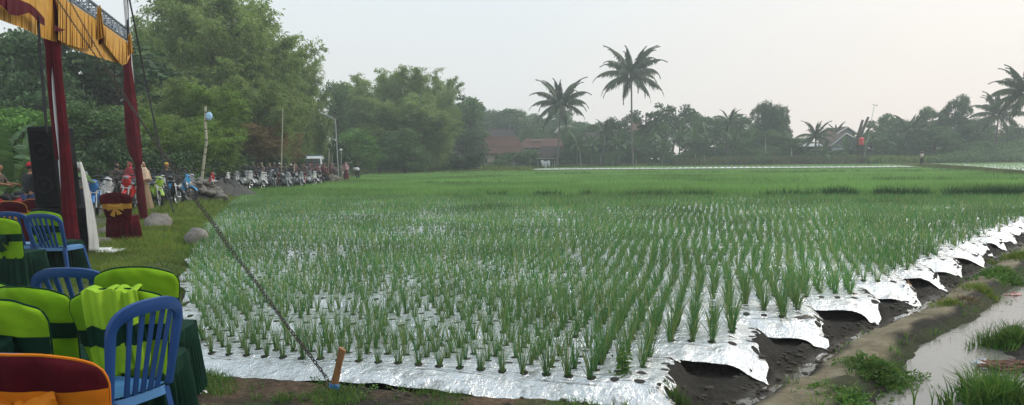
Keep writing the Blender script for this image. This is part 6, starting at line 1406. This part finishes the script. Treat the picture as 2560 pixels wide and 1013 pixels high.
def house(label, Y_, x0, x1, ye, yr, rx0, rx1, depth, roof, wall, yb=420, over=.7, win=2, door=True, ridge_t=True, barge=None, skirt_=0.):
    pe0, pe1 = atY(x0, ye, Y_), atY(x1, ye, Y_); pr0, pr1 = atY(rx0, yr, Y_+depth/2), atY(rx1, yr, Y_+depth/2); g = gzs((pe0.x+pe1.x)/2, Y_)
    base = Vector(((pe0.x+pe1.x)/2, Y_+depth/2, g)); r = empty('house', base, 0, label, 'house'); w_ = (pe1.x-pe0.x); he = (pe0.z+pe1.z)/2-g; hr = (pr0.z+pr1.z)/2-g; a, c = pr0.x-base.x, pr1.x-base.x; D = depth/2
    W_ = w_/2-over
    b = MB(); b.box((0, 0, he/2), (2*W_, depth-2*over, he)); 
    if abs(a+w_/2) < 1.2*over+.3 or a < -W_: b.add([(-W_, -D+over, he), (-W_, D-over, he), (max(a, -W_), 0, hr-.12)], [(0, 1, 2)])
    if c > W_*.98: b.add([(W_, -D+over, he), (W_, D-over, he), (min(c, W_), 0, hr-.12)], [(0, 1, 2)])
    wl = b.build('wall', wall, r, smooth=False)
    E0 = [(-w_/2, -D, he), (w_/2, -D, he), (w_/2, D, he), (-w_/2, D, he)]; Rg = [(a, 0, hr), (c, 0, hr)]
    b = MB(); vs = E0+Rg; fs = [(0, 1, 5, 4), (2, 3, 4, 5), (1, 2, 5), (3, 0, 4)]
    if c > W_*.98: fs = [f for f in fs if f != (1, 2, 5)]
    if a < -W_*.98: fs = [f for f in fs if f != (3, 0, 4)]
    b.add(vs, fs); rf = b.build('roof', roof, r, smooth=False, fix=False); thick(rf, .12, 1)
    b = MB(); b.tube([Vector((a, 0, hr+.06)), Vector((c, 0, hr+.06))], .10, 8); 
    if (1, 2, 5) in fs: b.tube([Vector((c, 0, hr+.05)), Vector((w_/2, -D, he+.05))], .08, 6)
    if (3, 0, 4) in fs: b.tube([Vector((a, 0, hr+.05)), Vector((-w_/2, -D, he+.05))], .08, 6)
    b.build('ridge_cap', roof, rf)
    b = MB(); b.box((0, -D+.02, he-.10), (w_, .05, .16)); b.build('fascia', barge or DRK, r, smooth=False)
    for k in range(win):
        xx = -W_+2*W_*(k+.5)/win+(.3 if door else 0); b = MB(); b.box((xx, -D+over-.03, he*.55), (1.1, .08, 1.1)); f_ = b.build('window', WF, r, smooth=False); b = MB()
        for s in (-.26, .26): b.box((xx+s, -D+over-.08, he*.55), (.44, .03, .95))
        b.build('pane', WG, f_, smooth=False)
    if door: b = MB(); b.box((-W_*.1, -D+over-.03, 1.0), (.9, .08, 2.0)); b.build('door', DRK, r, smooth=False)
    return r, base, w_, he, hr, D
house('long dark red tiled roof block rising behind the cream house', 156, 1175, 1300, 352, 325, 1200, 1275, 9, TD, PG, win=0, door=False)
house('cream walled house with big red tiled roof beside the dark tree', 146, 1178, 1318, 385, 344, 1206, 1292, 8, TR, PL, win=3, door=True)
house('reddish tiled house with a skylight strip between the cream house and the palm', 150, 1285, 1412, 371, 348, 1316, 1400, 8, TR, PG, win=2)
b = MB(); p = atY(1345, 350, 152.4); b.box(p, (2.3, .5, .10)); o = b.build('roof_panel', ZINC, smooth=False); tag(o, 'pale strip lying along the ridge of the reddish roof by the palm', 'roof panel')
house('dark low roofed shed behind the trunk of the shorter palm', 143, 1338, 1432, 398, 368, 1352, 1412, 7, TD, DRK, win=0, door=False)
b = MB(); p = atY(1365, 399, 141); b.box(p, (3.6, 2.6, .06), rx=-.15); 
for s in (-1.5, 1.5): b.tube([Vector((p.x+s, 139.9, gzs(p.x, 140))), Vector((p.x+s, 139.9, p.z-.15))], .05, 6)
o = b.build('awning', ZINC, smooth=False); tag(o, 'grey sheet awning on posts before the dark low shed', 'awning')
for k, (px, py) in enumerate(((1356, 405), (1363, 409), (1371, 406))):
    b = MB(); p = atY(px, py, 139.5); b.ell(p, (.30, .2, .36), 0, 2, .2, k); b.ell(p+Vector((.1, 0, -.4)), (.22, .2, .4), 0, 2, .2, k+4); o = b.build('white_sack', M['white']); tag(o, '%s pale sack hanging under the grey awning' % ['left', 'middle', 'right'][k], 'sack')
# porch, umbrella
def porch():
    Y_ = 139; pa, pb = atY(1086, 381, Y_), atY(1132, 381, Y_); g = gzs(pa.x, Y_); r = empty('porch', ((pa.x+pb.x)/2, Y_, g), 0, 'small porch with flat white roof edge left of the dark tree', 'porch'); w_ = pb.x-pa.x; h = pa.z-g
    b = MB(); b.box((0, 0, h), (w_, 3, .45)); b.build('roof', WF, r, smooth=False)
    for s in (-.35, .05, .4): b = MB(); b.box((w_*s, -1.2, h/2), (.35, .35, h)); b.build('post', PG, r, smooth=False)
    b = MB(); b.box((0, 1.4, h/2), (w_, .1, h-.3)); b.build('back_wall', PL, r, smooth=False)
porch()
p = atY(1089, 403, 135); g = gzs(p.x, 135); r = empty('umbrella', (p.x, 135, g), 0, 'grey domed umbrella standing before the small porch', 'umbrella'); b = MB(); hh = p.z-g; b.grid(lambda a, c: (math.cos(a*2*PI)*.85*c, math.sin(a*2*PI)*.85*c, hh+.35-.45*c**2.2), 24, 6, closed=True); o = b.build('canopy', pm('grey_umbrella_cloth', (.30, .31, .36), (.24, .25, .3), 3, .7), r, fix=False); thick(o, .02); b = MB(); b.tube([(0, 0, 0), (0, 0, hh+.4)], .03, 6); b.build('pole', M['pipe'], r)
house('distant pale house with white slab roof behind the palm fronds', 190, 1388, 1440, 330, 316, 1400, 1428, 6, PG, PG, win=1, door=False, barge=WF)
house('dark tiled roof half hidden by trees between the two palms', 160, 1452, 1520, 352, 332, 1468, 1505, 7, TD, PG, win=0, door=False)
house('brown pyramid roofed house rising behind the tallest palm', 165, 1555, 1628, 336, 304, 1588, 1598, 9, TBm, PG, win=0, door=False, barge=WF)
# gabled house at the right
def gable():
    Y_ = 146; pl, pr_, pt = atY(2070, 368, Y_), atY(2172, 368, Y_), atY(2112, 334, Y_); g = gzs(pt.x, Y_); r = empty('house', (pt.x, Y_, g), 0, 'gabled house with grey plastered gable and white roof edges at the right', 'house'); a, c, h, he = pl.x-pt.x, pr_.x-pt.x, pt.z-g, pl.z-g
    b = MB(); b.prism([(a*.86, 0), (c*.86, 0), (c*.86, he+.35), (0, h-.15), (a*.86, he+.35)], 0, 7); b.build('wall', PG, r, smooth=False)
    for (x1, z1, x2, z2) in ((a, he, 0, h), (0, h, c, he)):
        b = MB(); b.add([(x1, -.6, z1), (x2, -.6, z2), (x2, 7.6, z2), (x1, 7.6, z1)], [(0, 1, 2, 3)]); o = b.build('roof', TBm, r, smooth=False); thick(o, .15, 1)
        b = MB(); b.tube([Vector((x1, -.66, z1)), Vector((x2, -.66, z2))], .13, 4); b.build('barge_board', WF, r, smooth=False)
    b = MB(); b.box((.3, -.05, h*.55), (1.2, .1, .7)); b.build('vent', WG, r, smooth=False)
    b = MB(); b.add([(a*.9, -1.6, he-.55), (c*.9, -1.6, he-.55), (c*.9, .1, he-.1), (a*.9, .1, he-.1)], [(0, 1, 2, 3)]); o = b.build('lean_to_roof', ZINC, r, smooth=False); thick(o, .06)
    for k in (-.5, .1, .6): b = MB(); b.box((k*c if k > 0 else -k*a, -.06, he*.45), (1.0, .1, 1.1)); b.build('window', WG, r, smooth=False)
gable()
def gable2():
    Y_ = 158; pl, pr_, pt = atY(2088, 336, Y_), atY(2142, 336, Y_), atY(2116, 318, Y_); g = gzs(pt.x, Y_); r = empty('house', (pt.x, Y_, g), 0, 'small upper gable with white edges peeping over the gabled house', 'house'); a, c, h, he = pl.x-pt.x, pr_.x-pt.x, pt.z-g, pl.z-g
    b = MB(); b.prism([(a*.86, 0), (c*.86, 0), (c*.86, he), (0, h-.15), (a*.86, he)], 0, 7); b.build('wall', PG, r, smooth=False)
    for (x1, z1, x2, z2) in ((a, he, 0, h), (0, h, c, he)):
        b = MB(); b.add([(x1, -.6, z1), (x2, -.6, z2), (x2, 7.6, z2), (x1, 7.6, z1)], [(0, 1, 2, 3)]); o = b.build('roof', TBm, r, smooth=False); thick(o, .15, 1); b = MB(); b.tube([Vector((x1, -.66, z1)), Vector((x2, -.66, z2))], .15, 4); b.build('barge_board', WF, r, smooth=False)
gable2()
def shed(label, Y_, x0, x1, y0, y1, yb, m):
    pa, pb, pc = atY(x0, y1, Y_), atY(x1, y1, Y_), atY(x0, y0, Y_+3); g = gzs(pa.x, Y_); r = empty('shed', ((pa.x+pb.x)/2, Y_, g), 0, label, 'shed'); w_ = pb.x-pa.x
    b = MB(); b.add([(-w_/2, 0, pa.z-g), (w_/2, 0, pa.z-g), (w_/2, 3, pc.z-g), (-w_/2, 3, pc.z-g)], [(0, 1, 2, 3)]); o = b.build('roof', m, r, smooth=False); thick(o, .08); b = MB(); b.box((0, 1.6, (pa.z-g)/2), (w_*.95, 2.6, pa.z-g-.05)); b.build('wall', DRK, r, smooth=False)
shed('low shed with shiny zinc roof left of the gabled house', 145, 1988, 2062, 360, 367, 400, ZINC)
house('brick red tiled roof showing over the bushes at the far right', 150, 2405, 2560, 378, 334, 2440, 2520, 9, TR, PL, win=2)
# water tank
p = atY(2153, 362, 133); g = gzs(p.x, 133); r = empty('water_tank', (p.x, 133, g), 0, 'bright red water tank on a post beside the gabled house', 'water tank'); hb_ = p.z-g; b = MB(); b.tube([(0, 0, hb_), (0, 0, hb_+1.0), (0, 0, hb_+1.12), (0, 0, hb_+1.25)], [.42, .42, .3, .12], 16); b.ring((0, 0, hb_+.3), .42, .03, 'Z', 20, 5); b.ring((0, 0, hb_+.65), .42, .03, 'Z', 20, 5)
b.build('tank', pm('red_tank', (.62, .03, .03), (.5, .025, .03), 3, .4), r)
for a_ in (0, 1, 2, 3): b = MB(); A = a_*PI/2+.7; b.tube([(math.cos(A)*.5, math.sin(A)*.5, 0), (math.cos(A)*.35, math.sin(A)*.35, hb_)], .06, 5); b.build('leg', DRK, r)
# antenna and leaning trunks
p0, p1 = atY(2170, 345, 140), atY(2186, 262, 140); r = empty('antenna_mast', (p0.x, 140, gzs(p0.x, 140)), 0, 'thin leaning antenna mast with a crossbar against the sky', 'antenna'); o_ = Vector(r.location); b = MB(); b.tube([Vector((-.6, 0, 0)), p0-o_, p1-o_], .05, 6); b.build('mast', M['pipe'], r); b = MB(); b.tube([p1-o_+Vector((-.35, 0, .05)), p1-o_+Vector((.55, 0, -.15))], .06, 5); b.tube([p1-o_+Vector((.5, 0, .05)), p1-o_+Vector((.5, 0, -.3))], .05, 5); b.build('crossbar', M['pipe'], r)
for k, (xa, ya, xb, yb_) in enumerate(((2144, 345, 2157, 300), (2150, 342, 2171, 293))):
    p0, p1 = atY(xa, ya, 143+k), atY(xb, yb_, 143+k); g = gzs(p0.x, 143); b = MB(); b.tube([Vector((p0.x-.8, 143+k, g)), p0, p1], [.3, .34, .22], 7); o = b.build('broken_trunk', BARK); tag(o, ['shorter', 'longer'][k]+' broken leaning trunk beside the red water tank', 'tree trunk')
# low fence posts
for k in range(26):
    px = 900+k*62+random.uniform(-14, 14); Y_ = 112 if px < 1250 else 139.5; q = ground_px(px, Y_, .1); q.z = gzs(q.x, q.y)
    if bund_d(q.x, q.y) > -1: continue
    b = MB(); b.tube([q, q+Vector((random.uniform(-.1, .1), 0, random.uniform(.9, 1.8)))], .045, 5); o = b.build('fence_stick', BAM); tag(o, 'thin pale stick standing along the far field edge', 'stick', 'sticks along the far field edge')
# ================================================================ grass, straw, litter
GRS = leafm('verge_grass', [(.075, .16, .02), (.11, .21, .028), (.16, .24, .035), (.25, .25, .06)], .35, .65, .9)
GRB = leafm('bright_grass', [(.045, .13, .02), (.07, .17, .027), (.10, .21, .035), (.15, .22, .05)], .4, .55, 1.5)
DRYG = leafm('dry_straw', [(.22, .17, .09), (.30, .23, .13), (.16, .12, .07), (.10, .085, .045)], .2, .85, 2)
TALLG = leafm('tall_dry_grass', [(.13, .16, .055), (.17, .19, .07), (.22, .22, .10), (.10, .14, .04)], .3, .8, .12)
rg = np.random.default_rng(77)
def on_ground(x, y, dz=0.): return np.stack([x, y, gz(x, y)+dz], 1)
def field_scatter(n, x0, x1, y0, y1, fn):
    x = rg.uniform(x0, x1, n); y = rg.uniform(y0, y1, n); p = fn(x, y); k = rg.uniform(0, 1, n) < p; return x[k], y[k]
def tufts(name, x, y, nb, h, w_, m, label, lean=.9, r0=.04, cat_='grass', segs=2, hv=.4, dz=-.005):
    P = on_ground(x, y, dz); hs_ = h*(1-hv+2*hv*fbm(x, y, .9, 3, 17)) if np.ndim(h) == 0 else h; M_ = len(P); B = np.repeat(P, nb, 0); a = rg.uniform(0, 2*PI, M_*nb); rr = r0*np.sqrt(rg.uniform(0, 1, M_*nb)); B[:, 0] += rr*np.cos(a); B[:, 1] += rr*np.sin(a)
    V_, Q_ = blades(B, np.repeat(hs_, nb)*rg.uniform(.5, 1.15, M_*nb), w_, a+rg.normal(0, .6, M_*nb), rg.uniform(.15, lean, M_*nb), segs, rng=rg, bend=1.8); return V_, Q_
def mk(name, parts_, m, label, cat_='grass'): V_, Q_ = cat(parts_); o = npmesh(name, V_, Q_, m); return tag(o, label, cat_, kind='stuff')
# left verge, between the chairs and the field, out to the rocks
ROADX = lambda y: np.interp(y, [0, 10, 15, 20, 30, 50, 80, 130], [-7.6, -7.9, -8.2, -10.3, -14.3, -19.3, -19.5, -24])
def verge(x, y): return ((x < xL(y)+.12) & (x > ROADX(y)-.6)).astype(float)*(.35+.65*sst(.30, .5, fbm(x, y, 1.1, 3, 8)))
parts = []
for (y0, y1, n, nb, h, w_) in ((4.6, 9, 9000, 6, .055, .006), (9, 14, 12000, 6, .085, .008), (14, 22, 14000, 6, .13, .012), (22, 36, 12000, 6, .20, .022), (36, 75, 9000, 6, .26, .045)):
    x, y = field_scatter(n, -22 if y0 > 20 else -10, -2.2, y0, y1, verge); parts.append(tufts('', x, y, nb, h, w_, GRS, ''))
mk('verge_grass', parts, GRS, 'yellow green grass on the verge left of the onion field')
x, y = field_scatter(2600, -16, -2.4, 6, 40, lambda x, y: np.exp(-((x-xL(y)+.1)/.22)**2)*.9); mk('field_edge_weeds', [tufts('', x, y, 8, .20, .016, GRB, '', .8, .06)], GRB, 'taller green weeds along the left edge of the silver sheets')
# foreground strip before the first bed
def fgm(x, y): return (((x*SA+y*CA) < V0-.19)).astype(float)
x, y = field_scatter(22000, -4.2, 1.3, 3.2, 6.6, lambda x, y: fgm(x, y)*(x > -2.4)*sst(.33, .52, fbm(x, y, 2.6, 3, 33)))
mk('foreground_grass', [tufts('', x, y, 6, .065, .0055, GRB, '', 1.1, .03, segs=2)], GRB, 'short green grass in patches before the nearest silver sheet')
x, y = field_scatter(9000, -7, 1.2, 3.2, 8.5, lambda x, y: (fgm(x, y)+(x < xL(y)))*sst(.40, .55, fbm(x, y, 1.3, 3, 44)))
B = on_ground(x, y, .008); n = len(B); V_, Q_ = blades(B, rg.uniform(.01, .03, n), .0045, rg.uniform(0, 6.28, n), rg.uniform(3, 8, n), 2, rng=rg, bend=1.)
mk('dry_straw', [(V_, Q_)], DRYG, 'dry straw and leaf litter scattered on the soil', 'straw')
# broad small weeds (leafy) in the foreground strip
def leafy(x, y, n_, r_, hgt, ln, wd):
    P = np.repeat(on_ground(x, y), n_, 0); P[:, 0] += rg.normal(0, r_, len(P)); P[:, 1] += rg.normal(0, r_, len(P)); P[:, 2] += rg.uniform(.0, hgt*.6, len(P)); D_ = rg.normal(size=P.shape); D_[:, 2] *= .45; return leaves(P, ln*rg.uniform(.6, 1.2, len(P)), wd, D_, rg)
x, y = field_scatter(110, -2.4, 1.1, 4.0, 6.2, lambda x, y: fgm(x, y)*sst(.42, .55, fbm(x, y, 1.6, 3, 51))); mk('small_weeds', [leafy(x, y, 26, .05, .07, .028, .012)], GRB, 'small leafy weeds creeping at the foot of the nearest bed', 'weeds')
# right side: path edges, ditch side, pond edge
def dqf(x, y): u, v = uv(x, y); return (u-uR(v))*np.interp(v, [4.5, 5.5, 7.5], [.72, .8, 1.])
def band_(c, s): return lambda x, y: np.exp(-((dqf(x, y)-c)/s)**2)*sst(.36, .56, fbm(x, y, 1.0, 3, 61))*((x*SA+y*CA) > 3.6)
parts = []
for (c, s, n, h) in ((.40, .06, 9000, .055), (.88, .10, 16000, .075), (.95, .15, 5000, .13)):
    x, y = field_scatter(n, 0.8, 17, 4, 24, band_(c, s)); parts.append(tufts('', x, y, 6, h, .006+.0006*8, GRB, '', 1.1, .04))
x, y = field_scatter(9000, 9, 24, 15, 34, lambda x, y: sst(.2, .6, dqf(x, y))*.9); parts.append(tufts('', x, y, 6, .14, .016, GRB, '', .9, .06))
mk('path_grass', parts, GRB, 'tufts of green grass along both edges of the mud path')
x, y = field_scatter(9000, .8, 9, 4, 14, lambda x, y: ((dqf(x, y) > .02)*(dqf(x, y) < 1.0)*sst(.34, .52, fbm(x, y, 2.0, 3, 71))).astype(float)); B = on_ground(x, y, .006); n = len(B); V_, Q_ = blades(B, rg.uniform(.008, .03, n), .005, rg.uniform(0, 6.28, n), rg.uniform(2, 6, n), 2, rng=rg, bend=1.)
mk('path_litter', [(V_, Q_)], DRYG, 'dry grass bits scattered over the mud path and ditch side', 'straw')
# dead grass hanging on the broken ridge ends
def dEf(x, y): u, v = uv(x, y); return u-uE(v)
x, y = field_scatter(16000, .4, 9, 4, 14, lambda x, y: ((dEf(x, y) > .0)*(dEf(x, y) < .4)*(bedprof(((x*SA+y*CA)-V0) % PITCH) > .3)*.8).astype(float)); B = on_ground(x, y, .004); n = len(B); V_, Q_ = blades(B, rg.uniform(.01, .05, n), .0045, rg.uniform(0, 6.28, n), rg.uniform(1, 3, n), 2, rng=rg, bend=1.)
RT = leafm('root_bits', [(.07, .06, .045), (.04, .034, .026), (.12, .105, .08), (.02, .018, .015)], .1, .9, 3); mk('dead_roots', [(V_, Q_)], RT, 'dead roots and grass matting the dark broken ends of the earth ridges', 'straw')
CLD = pm('soil_clod', (.075, .062, .046), (.045, .038, .03), 8, .95, bump=.8, bs=40)
b = MB(); rr_ = random.Random(9)
for k in range(700):
    v = V0+rr_.uniform(-.4, 11*PITCH); u = float(uR(v))+rr_.uniform(-.05, .42); x, y = xy(u, v)
    if rr_.random() < .10: v = V0-.20-rr_.random()*.45; u = rr_.uniform(-3.0, .6); x, y = xy(u, v)
    s = rr_.uniform(.010, .034); vs, fs = ICO[1]; o_ = (x, y, gzs(x, y)+s*.1); kx = [rr_.uniform(.6, 1.3) for _ in range(3)]; b.add([(o_[0]+p[0]*s*kx[0], o_[1]+p[1]*s*kx[1], o_[2]+p[2]*s*kx[2]*.7) for p in vs], fs)
o = b.build('soil_clods', CLD, fix=False); tag(o, 'dark soil clods crumbled along the ditch and ridge foot', 'soil', kind='stuff')
# leafy clumps by the pond
def gclump(px, py, rad, h, n, label, w_=.008, z=-.05, m=None, lean=1.0, leafy_=0, name='grass_clump', ry=1.):
    c = at(px, py, z); a = rg.uniform(0, 2*PI, n); q = np.abs(rg.normal(0, .52, n))*rad*(1+.35*np.sin(a*3+px)); x = c.x+q*np.cos(a); y = c.y+q*np.sin(a)*ry; hh = h*np.clip(1-.45*(q/rad), .25, 1)*rg.uniform(.35, 1.25, n)
    B = np.stack([x, y, np.maximum(gz(x, y), -.12)-.005], 1); nb = 5; Bb = np.repeat(B, nb, 0)+rg.normal(0, .012, (n*nb, 3))*np.array([1, 1, 0]); parts_ = [blades(Bb, np.repeat(hh, nb)*rg.uniform(.5, 1.15, n*nb), w_, np.repeat(a, nb)+rg.normal(0, .9, n*nb), rg.uniform(.1, lean, n*nb), 3, rng=rg, bend=1.9)]
    if leafy_: P = np.repeat(B, leafy_, 0)+rg.normal(0, .03, (n*leafy_, 3))*np.array([1, 1, 0]); P[:, 2] += np.repeat(hh, leafy_)*rg.uniform(.1, .75, len(P)); D_ = rg.normal(size=P.shape); D_[:, 2] *= .5; parts_.append(leaves(P, .055*rg.uniform(.6, 1.2, len(P)), .016, D_, rg))
    V_, Q_ = cat(parts_); o = npmesh(name, V_, Q_, m or GRB); return tag(o, label, 'grass', kind='stuff' if n < 75 or m is DRYG or h < .09 else None)
gclump(2200, 935, .30, .13, 260, 'bright green leafy clump on the path edge at the near end of the pond', leafy_=7)
gclump(2150, 1010, .38, .06, 200, 'low creeping green weeds at the bottom edge beside the pond', leafy_=4)
gclump(2500, 1000, .30, .34, 240, 'big bushy grass clump at the bottom right corner in the pond', .014, -.05, None, .9)
gclump(2440, 985, .16, .26, 70, 'loose grass clump with long leaves leaning over the water', .013, -.1, None, 1.3)
gclump(2530, 850, .30, .22, 200, 'green grass clump on the right bank of the pond', .011, -.05, None, 1.0)
gclump(2480, 862, .18, .26, 40, 'sparse long stemmed weeds in the water left of the right bank', .009, -.1, None, 1.5)
gclump(2510, 688, .45, .15, 330, 'spreading green clump on the far side of the path by the pond', .011, 0, None, 1.1, 5)
gclump(2455, 728, .30, .10, 220, 'yellow green tuft above the pond bank', .009, -.02, GRS, 1.0)
gclump(2370, 770, .26, .08, 150, 'small grass tuft at the pond corner beside the path', .008, -.05, GRS, 1.0)
gclump(2545, 645, .50, .14, 260, 'green grass tuft beside the path at the right edge', .012, 0, GRS, 1.0)
gclump(1690, 1005, .16, .10, 60, 'green grass tuft at the foot of the torn silver corner', .007, -.05, None, 1.0)
gclump(2420, 770, .35, .05, 160, 'dark creeping weeds trailing into the pond', .010, -.1, DRYG, 1.4)
for k, (px, py, l_) in enumerate(((2285, 1010, .26), (2330, 1012, .22), (2350, 1012, .12), (2405, 985, .30))):
    c = at(px, py, -.11); B = np.array([[c.x, c.y, -.12]]*3); V_, Q_ = blades(B, l_*np.array([1, .8, .6]), .014, np.array([2.4, 2.0, .6])+k*.3, np.array([.5, .3, .4]), 4, rng=rg); o = npmesh('grass_shoot', V_, Q_, GRB); tag(o, '%s lone long grass shoot standing in the pond from the left' % ['first', 'second', 'third', 'fourth'][k], 'grass')
# reddish debris and litter in the pond
b = MB(); rr_ = random.Random(5); c = at(2520, 905, -.05)
for k in range(90):
    a, q = rr_.uniform(0, 6.28), rr_.random()**.5*.20; p = Vector((c.x+math.cos(a)*q*1.2, c.y+math.sin(a)*q*.6, max(gzs(c.x, c.y), -.11)+rr_.uniform(.0, .05))); l_ = rr_.uniform(.03, .09); t_ = rr_.uniform(0, 3.14); d_ = Vector((math.cos(t_), math.sin(t_), rr_.uniform(-.2, .3)))*l_; s_ = Vector((-math.sin(t_), math.cos(t_), .1))*l_*.3; b.add([p-d_, p+s_, p+d_, p-s_+Vector((0, 0, .01))], [(0, 1, 2, 3)])
o = b.build('dead_leaves', pm('red_brown_leaf', (.16, .06, .035), (.09, .035, .022), 9, .8), fix=False, smooth=False); tag(o, 'pile of reddish brown dead leaves at the right edge of the pond', 'leaves')
def scrap(px, py, z, sx_, sy_, label, m, seed, name='plastic_scrap', amp=.02):
    c = at(px, py, z); zg = max(gzs(c.x, c.y), -.112)+.006 if z < .09 else z; rr_ = random.Random(seed); ph = [rr_.uniform(0, 6) for _ in range(4)]; b = MB()
    def f(a, e_):
        A = a*2*PI; k = 1+.25*math.sin(A*3+ph[0])+.15*math.sin(A*5+ph[1]); return (c.x+math.cos(A)*e_*sx_*k, c.y+math.sin(A)*e_*sy_*k, zg+amp*(1-e_)*(1+.5*math.sin(A*4+ph[2]))+.3*amp*math.sin(A*7+e_*6+ph[3]))
    b.grid(f, 28, 6, closed=True); o = b.build(name, m, fix=False); tag(o, label, 'litter'); return o
scrap(2455, 905, -.1, .09, .035, 'white crumpled plastic floating beside the dead leaves', M['white'], 1, amp=.03); scrap(2535, 735, -.1, .10, .04, 'pale red and white plastic wrapper floating at the right edge', pm('faded_wrapper', (.6, .45, .40), (.5, .12, .10), 14, .6), 2)
scrap(2155, 812, 0, .05, .04, 'pale crumpled scrap lying on the left edge of the path', pm('pale_scrap', (.55, .45, .38), (.4, .33, .27), 12, .8), 3, amp=.03); scrap(2130, 778, -.1, .08, .04, 'tan paper scrap lying in the mud under the fourth bed', pm('tan_scrap', (.36, .25, .15), (.28, .19, .12), 9, .8), 4, amp=.02)
scrap(2268, 728, -.1, .04, .03, 'orange brown leaf scrap standing in the ditch', pm('orange_scrap', (.42, .22, .11), (.3, .15, .08), 9, .8), 5, amp=.05); scrap(2010, 845, -.12, .09, .03, 'grey brown broken leaf floating in the ditch', pm('grey_scrap', (.20, .17, .14), (.13, .11, .09), 9, .8), 6); scrap(1297, 988, .0, .022, .02, 'tiny pale scrap on the soil before the nearest sheet', M['white'], 7, amp=.03)
scrap(497, 1003, .0, .05, .035, 'white paper scrap on the straw beside the blue chair', M['white'], 8, amp=.03)
# chili like plant at the torn corner
gclump(1560, 955, .045, .24, 5, 'thin leafy weed growing at the front corner of the nearest sheet', .005, .02, None, .3, 26, 'weed')
# tall grass before the treeline, bund grass
def bundp(x, y): return np.exp(-((bund_d(x, y)-.1)/1.3)**2)*((y > 46))
parts = []
n = 16000; yy = rg.uniform(50, 142, n)**1.; xb = np.interp(yy, BUNDY, BUNDX)+rg.normal(-.3, .8, n); parts.append(tufts('', xb, yy, 5, .20, .06, TALLG, '', .9, .12, segs=1))
mk('bund_grass', parts, TALLG, 'rough olive grass covering the earth bund at the right')
def farband(px0, px1, Y0, Y1, n, h, w_, m, name, label):
    px = rg.uniform(px0, px1, n); Y_ = rg.uniform(Y0, Y1, n); xs = np.array([0.]*n); a0 = ground_px(px0, (Y0+Y1)/2).x/((Y0+Y1)/2); a1 = ground_px(px1, (Y0+Y1)/2).x/((Y0+Y1)/2); xs = (a0+(a1-a0)*(px-px0)/(px1-px0))*Y_
    V_, Q_ = tufts('', xs, Y_, 5, h, w_, m, '', .6, .3, segs=1); return mk(name, [(V_, Q_)], m, label)
farband(1690, 2200, 139, 147, 7000, 1.6, .16, TALLG, 'tall_grass', 'tall olive brown grass standing behind the far silver plot')
farband(880, 1330, 106, 114, 3500, .45, .12, GRS, 'field_end_grass', 'low green grass along the far left end of the field')
farband(1200, 1700, 140, 150, 3000, .6, .12, GRS, 'treeline_grass', 'rough grass below the houses and palm trunks')
farband(2180, 2600, 132, 142, 4500, 1.2, .18, GRS, 'slope_grass', 'green rough vegetation on the slope below the red roof')
def creeper(): 
    n = 5200; px = rg.uniform(2330, 2600, n); Y_ = rg.uniform(130, 145, n); a0 = ground_px(2330, 135).x/135; a1 = ground_px(2600, 135).x/135; x = (a0+(a1-a0)*(px-2330)/270)*Y_; hgt = .5+2.2*sst(2330, 2420, px)*sst(128, 140, Y_)
    B = np.stack([x, Y_, gz(x, Y_)+hgt*rg.uniform(.2, 1, n)], 1); V_, Q_ = leaves(np.repeat(B, 5, 0)+rg.normal(0, .35, (n*5, 3)), .4, .22, None, rg); mk('creeper_mass', [(V_, Q_)], LM, 'mid green creeper mound below the red tiled roof at the right', 'shrubs')
creeper()
haze()
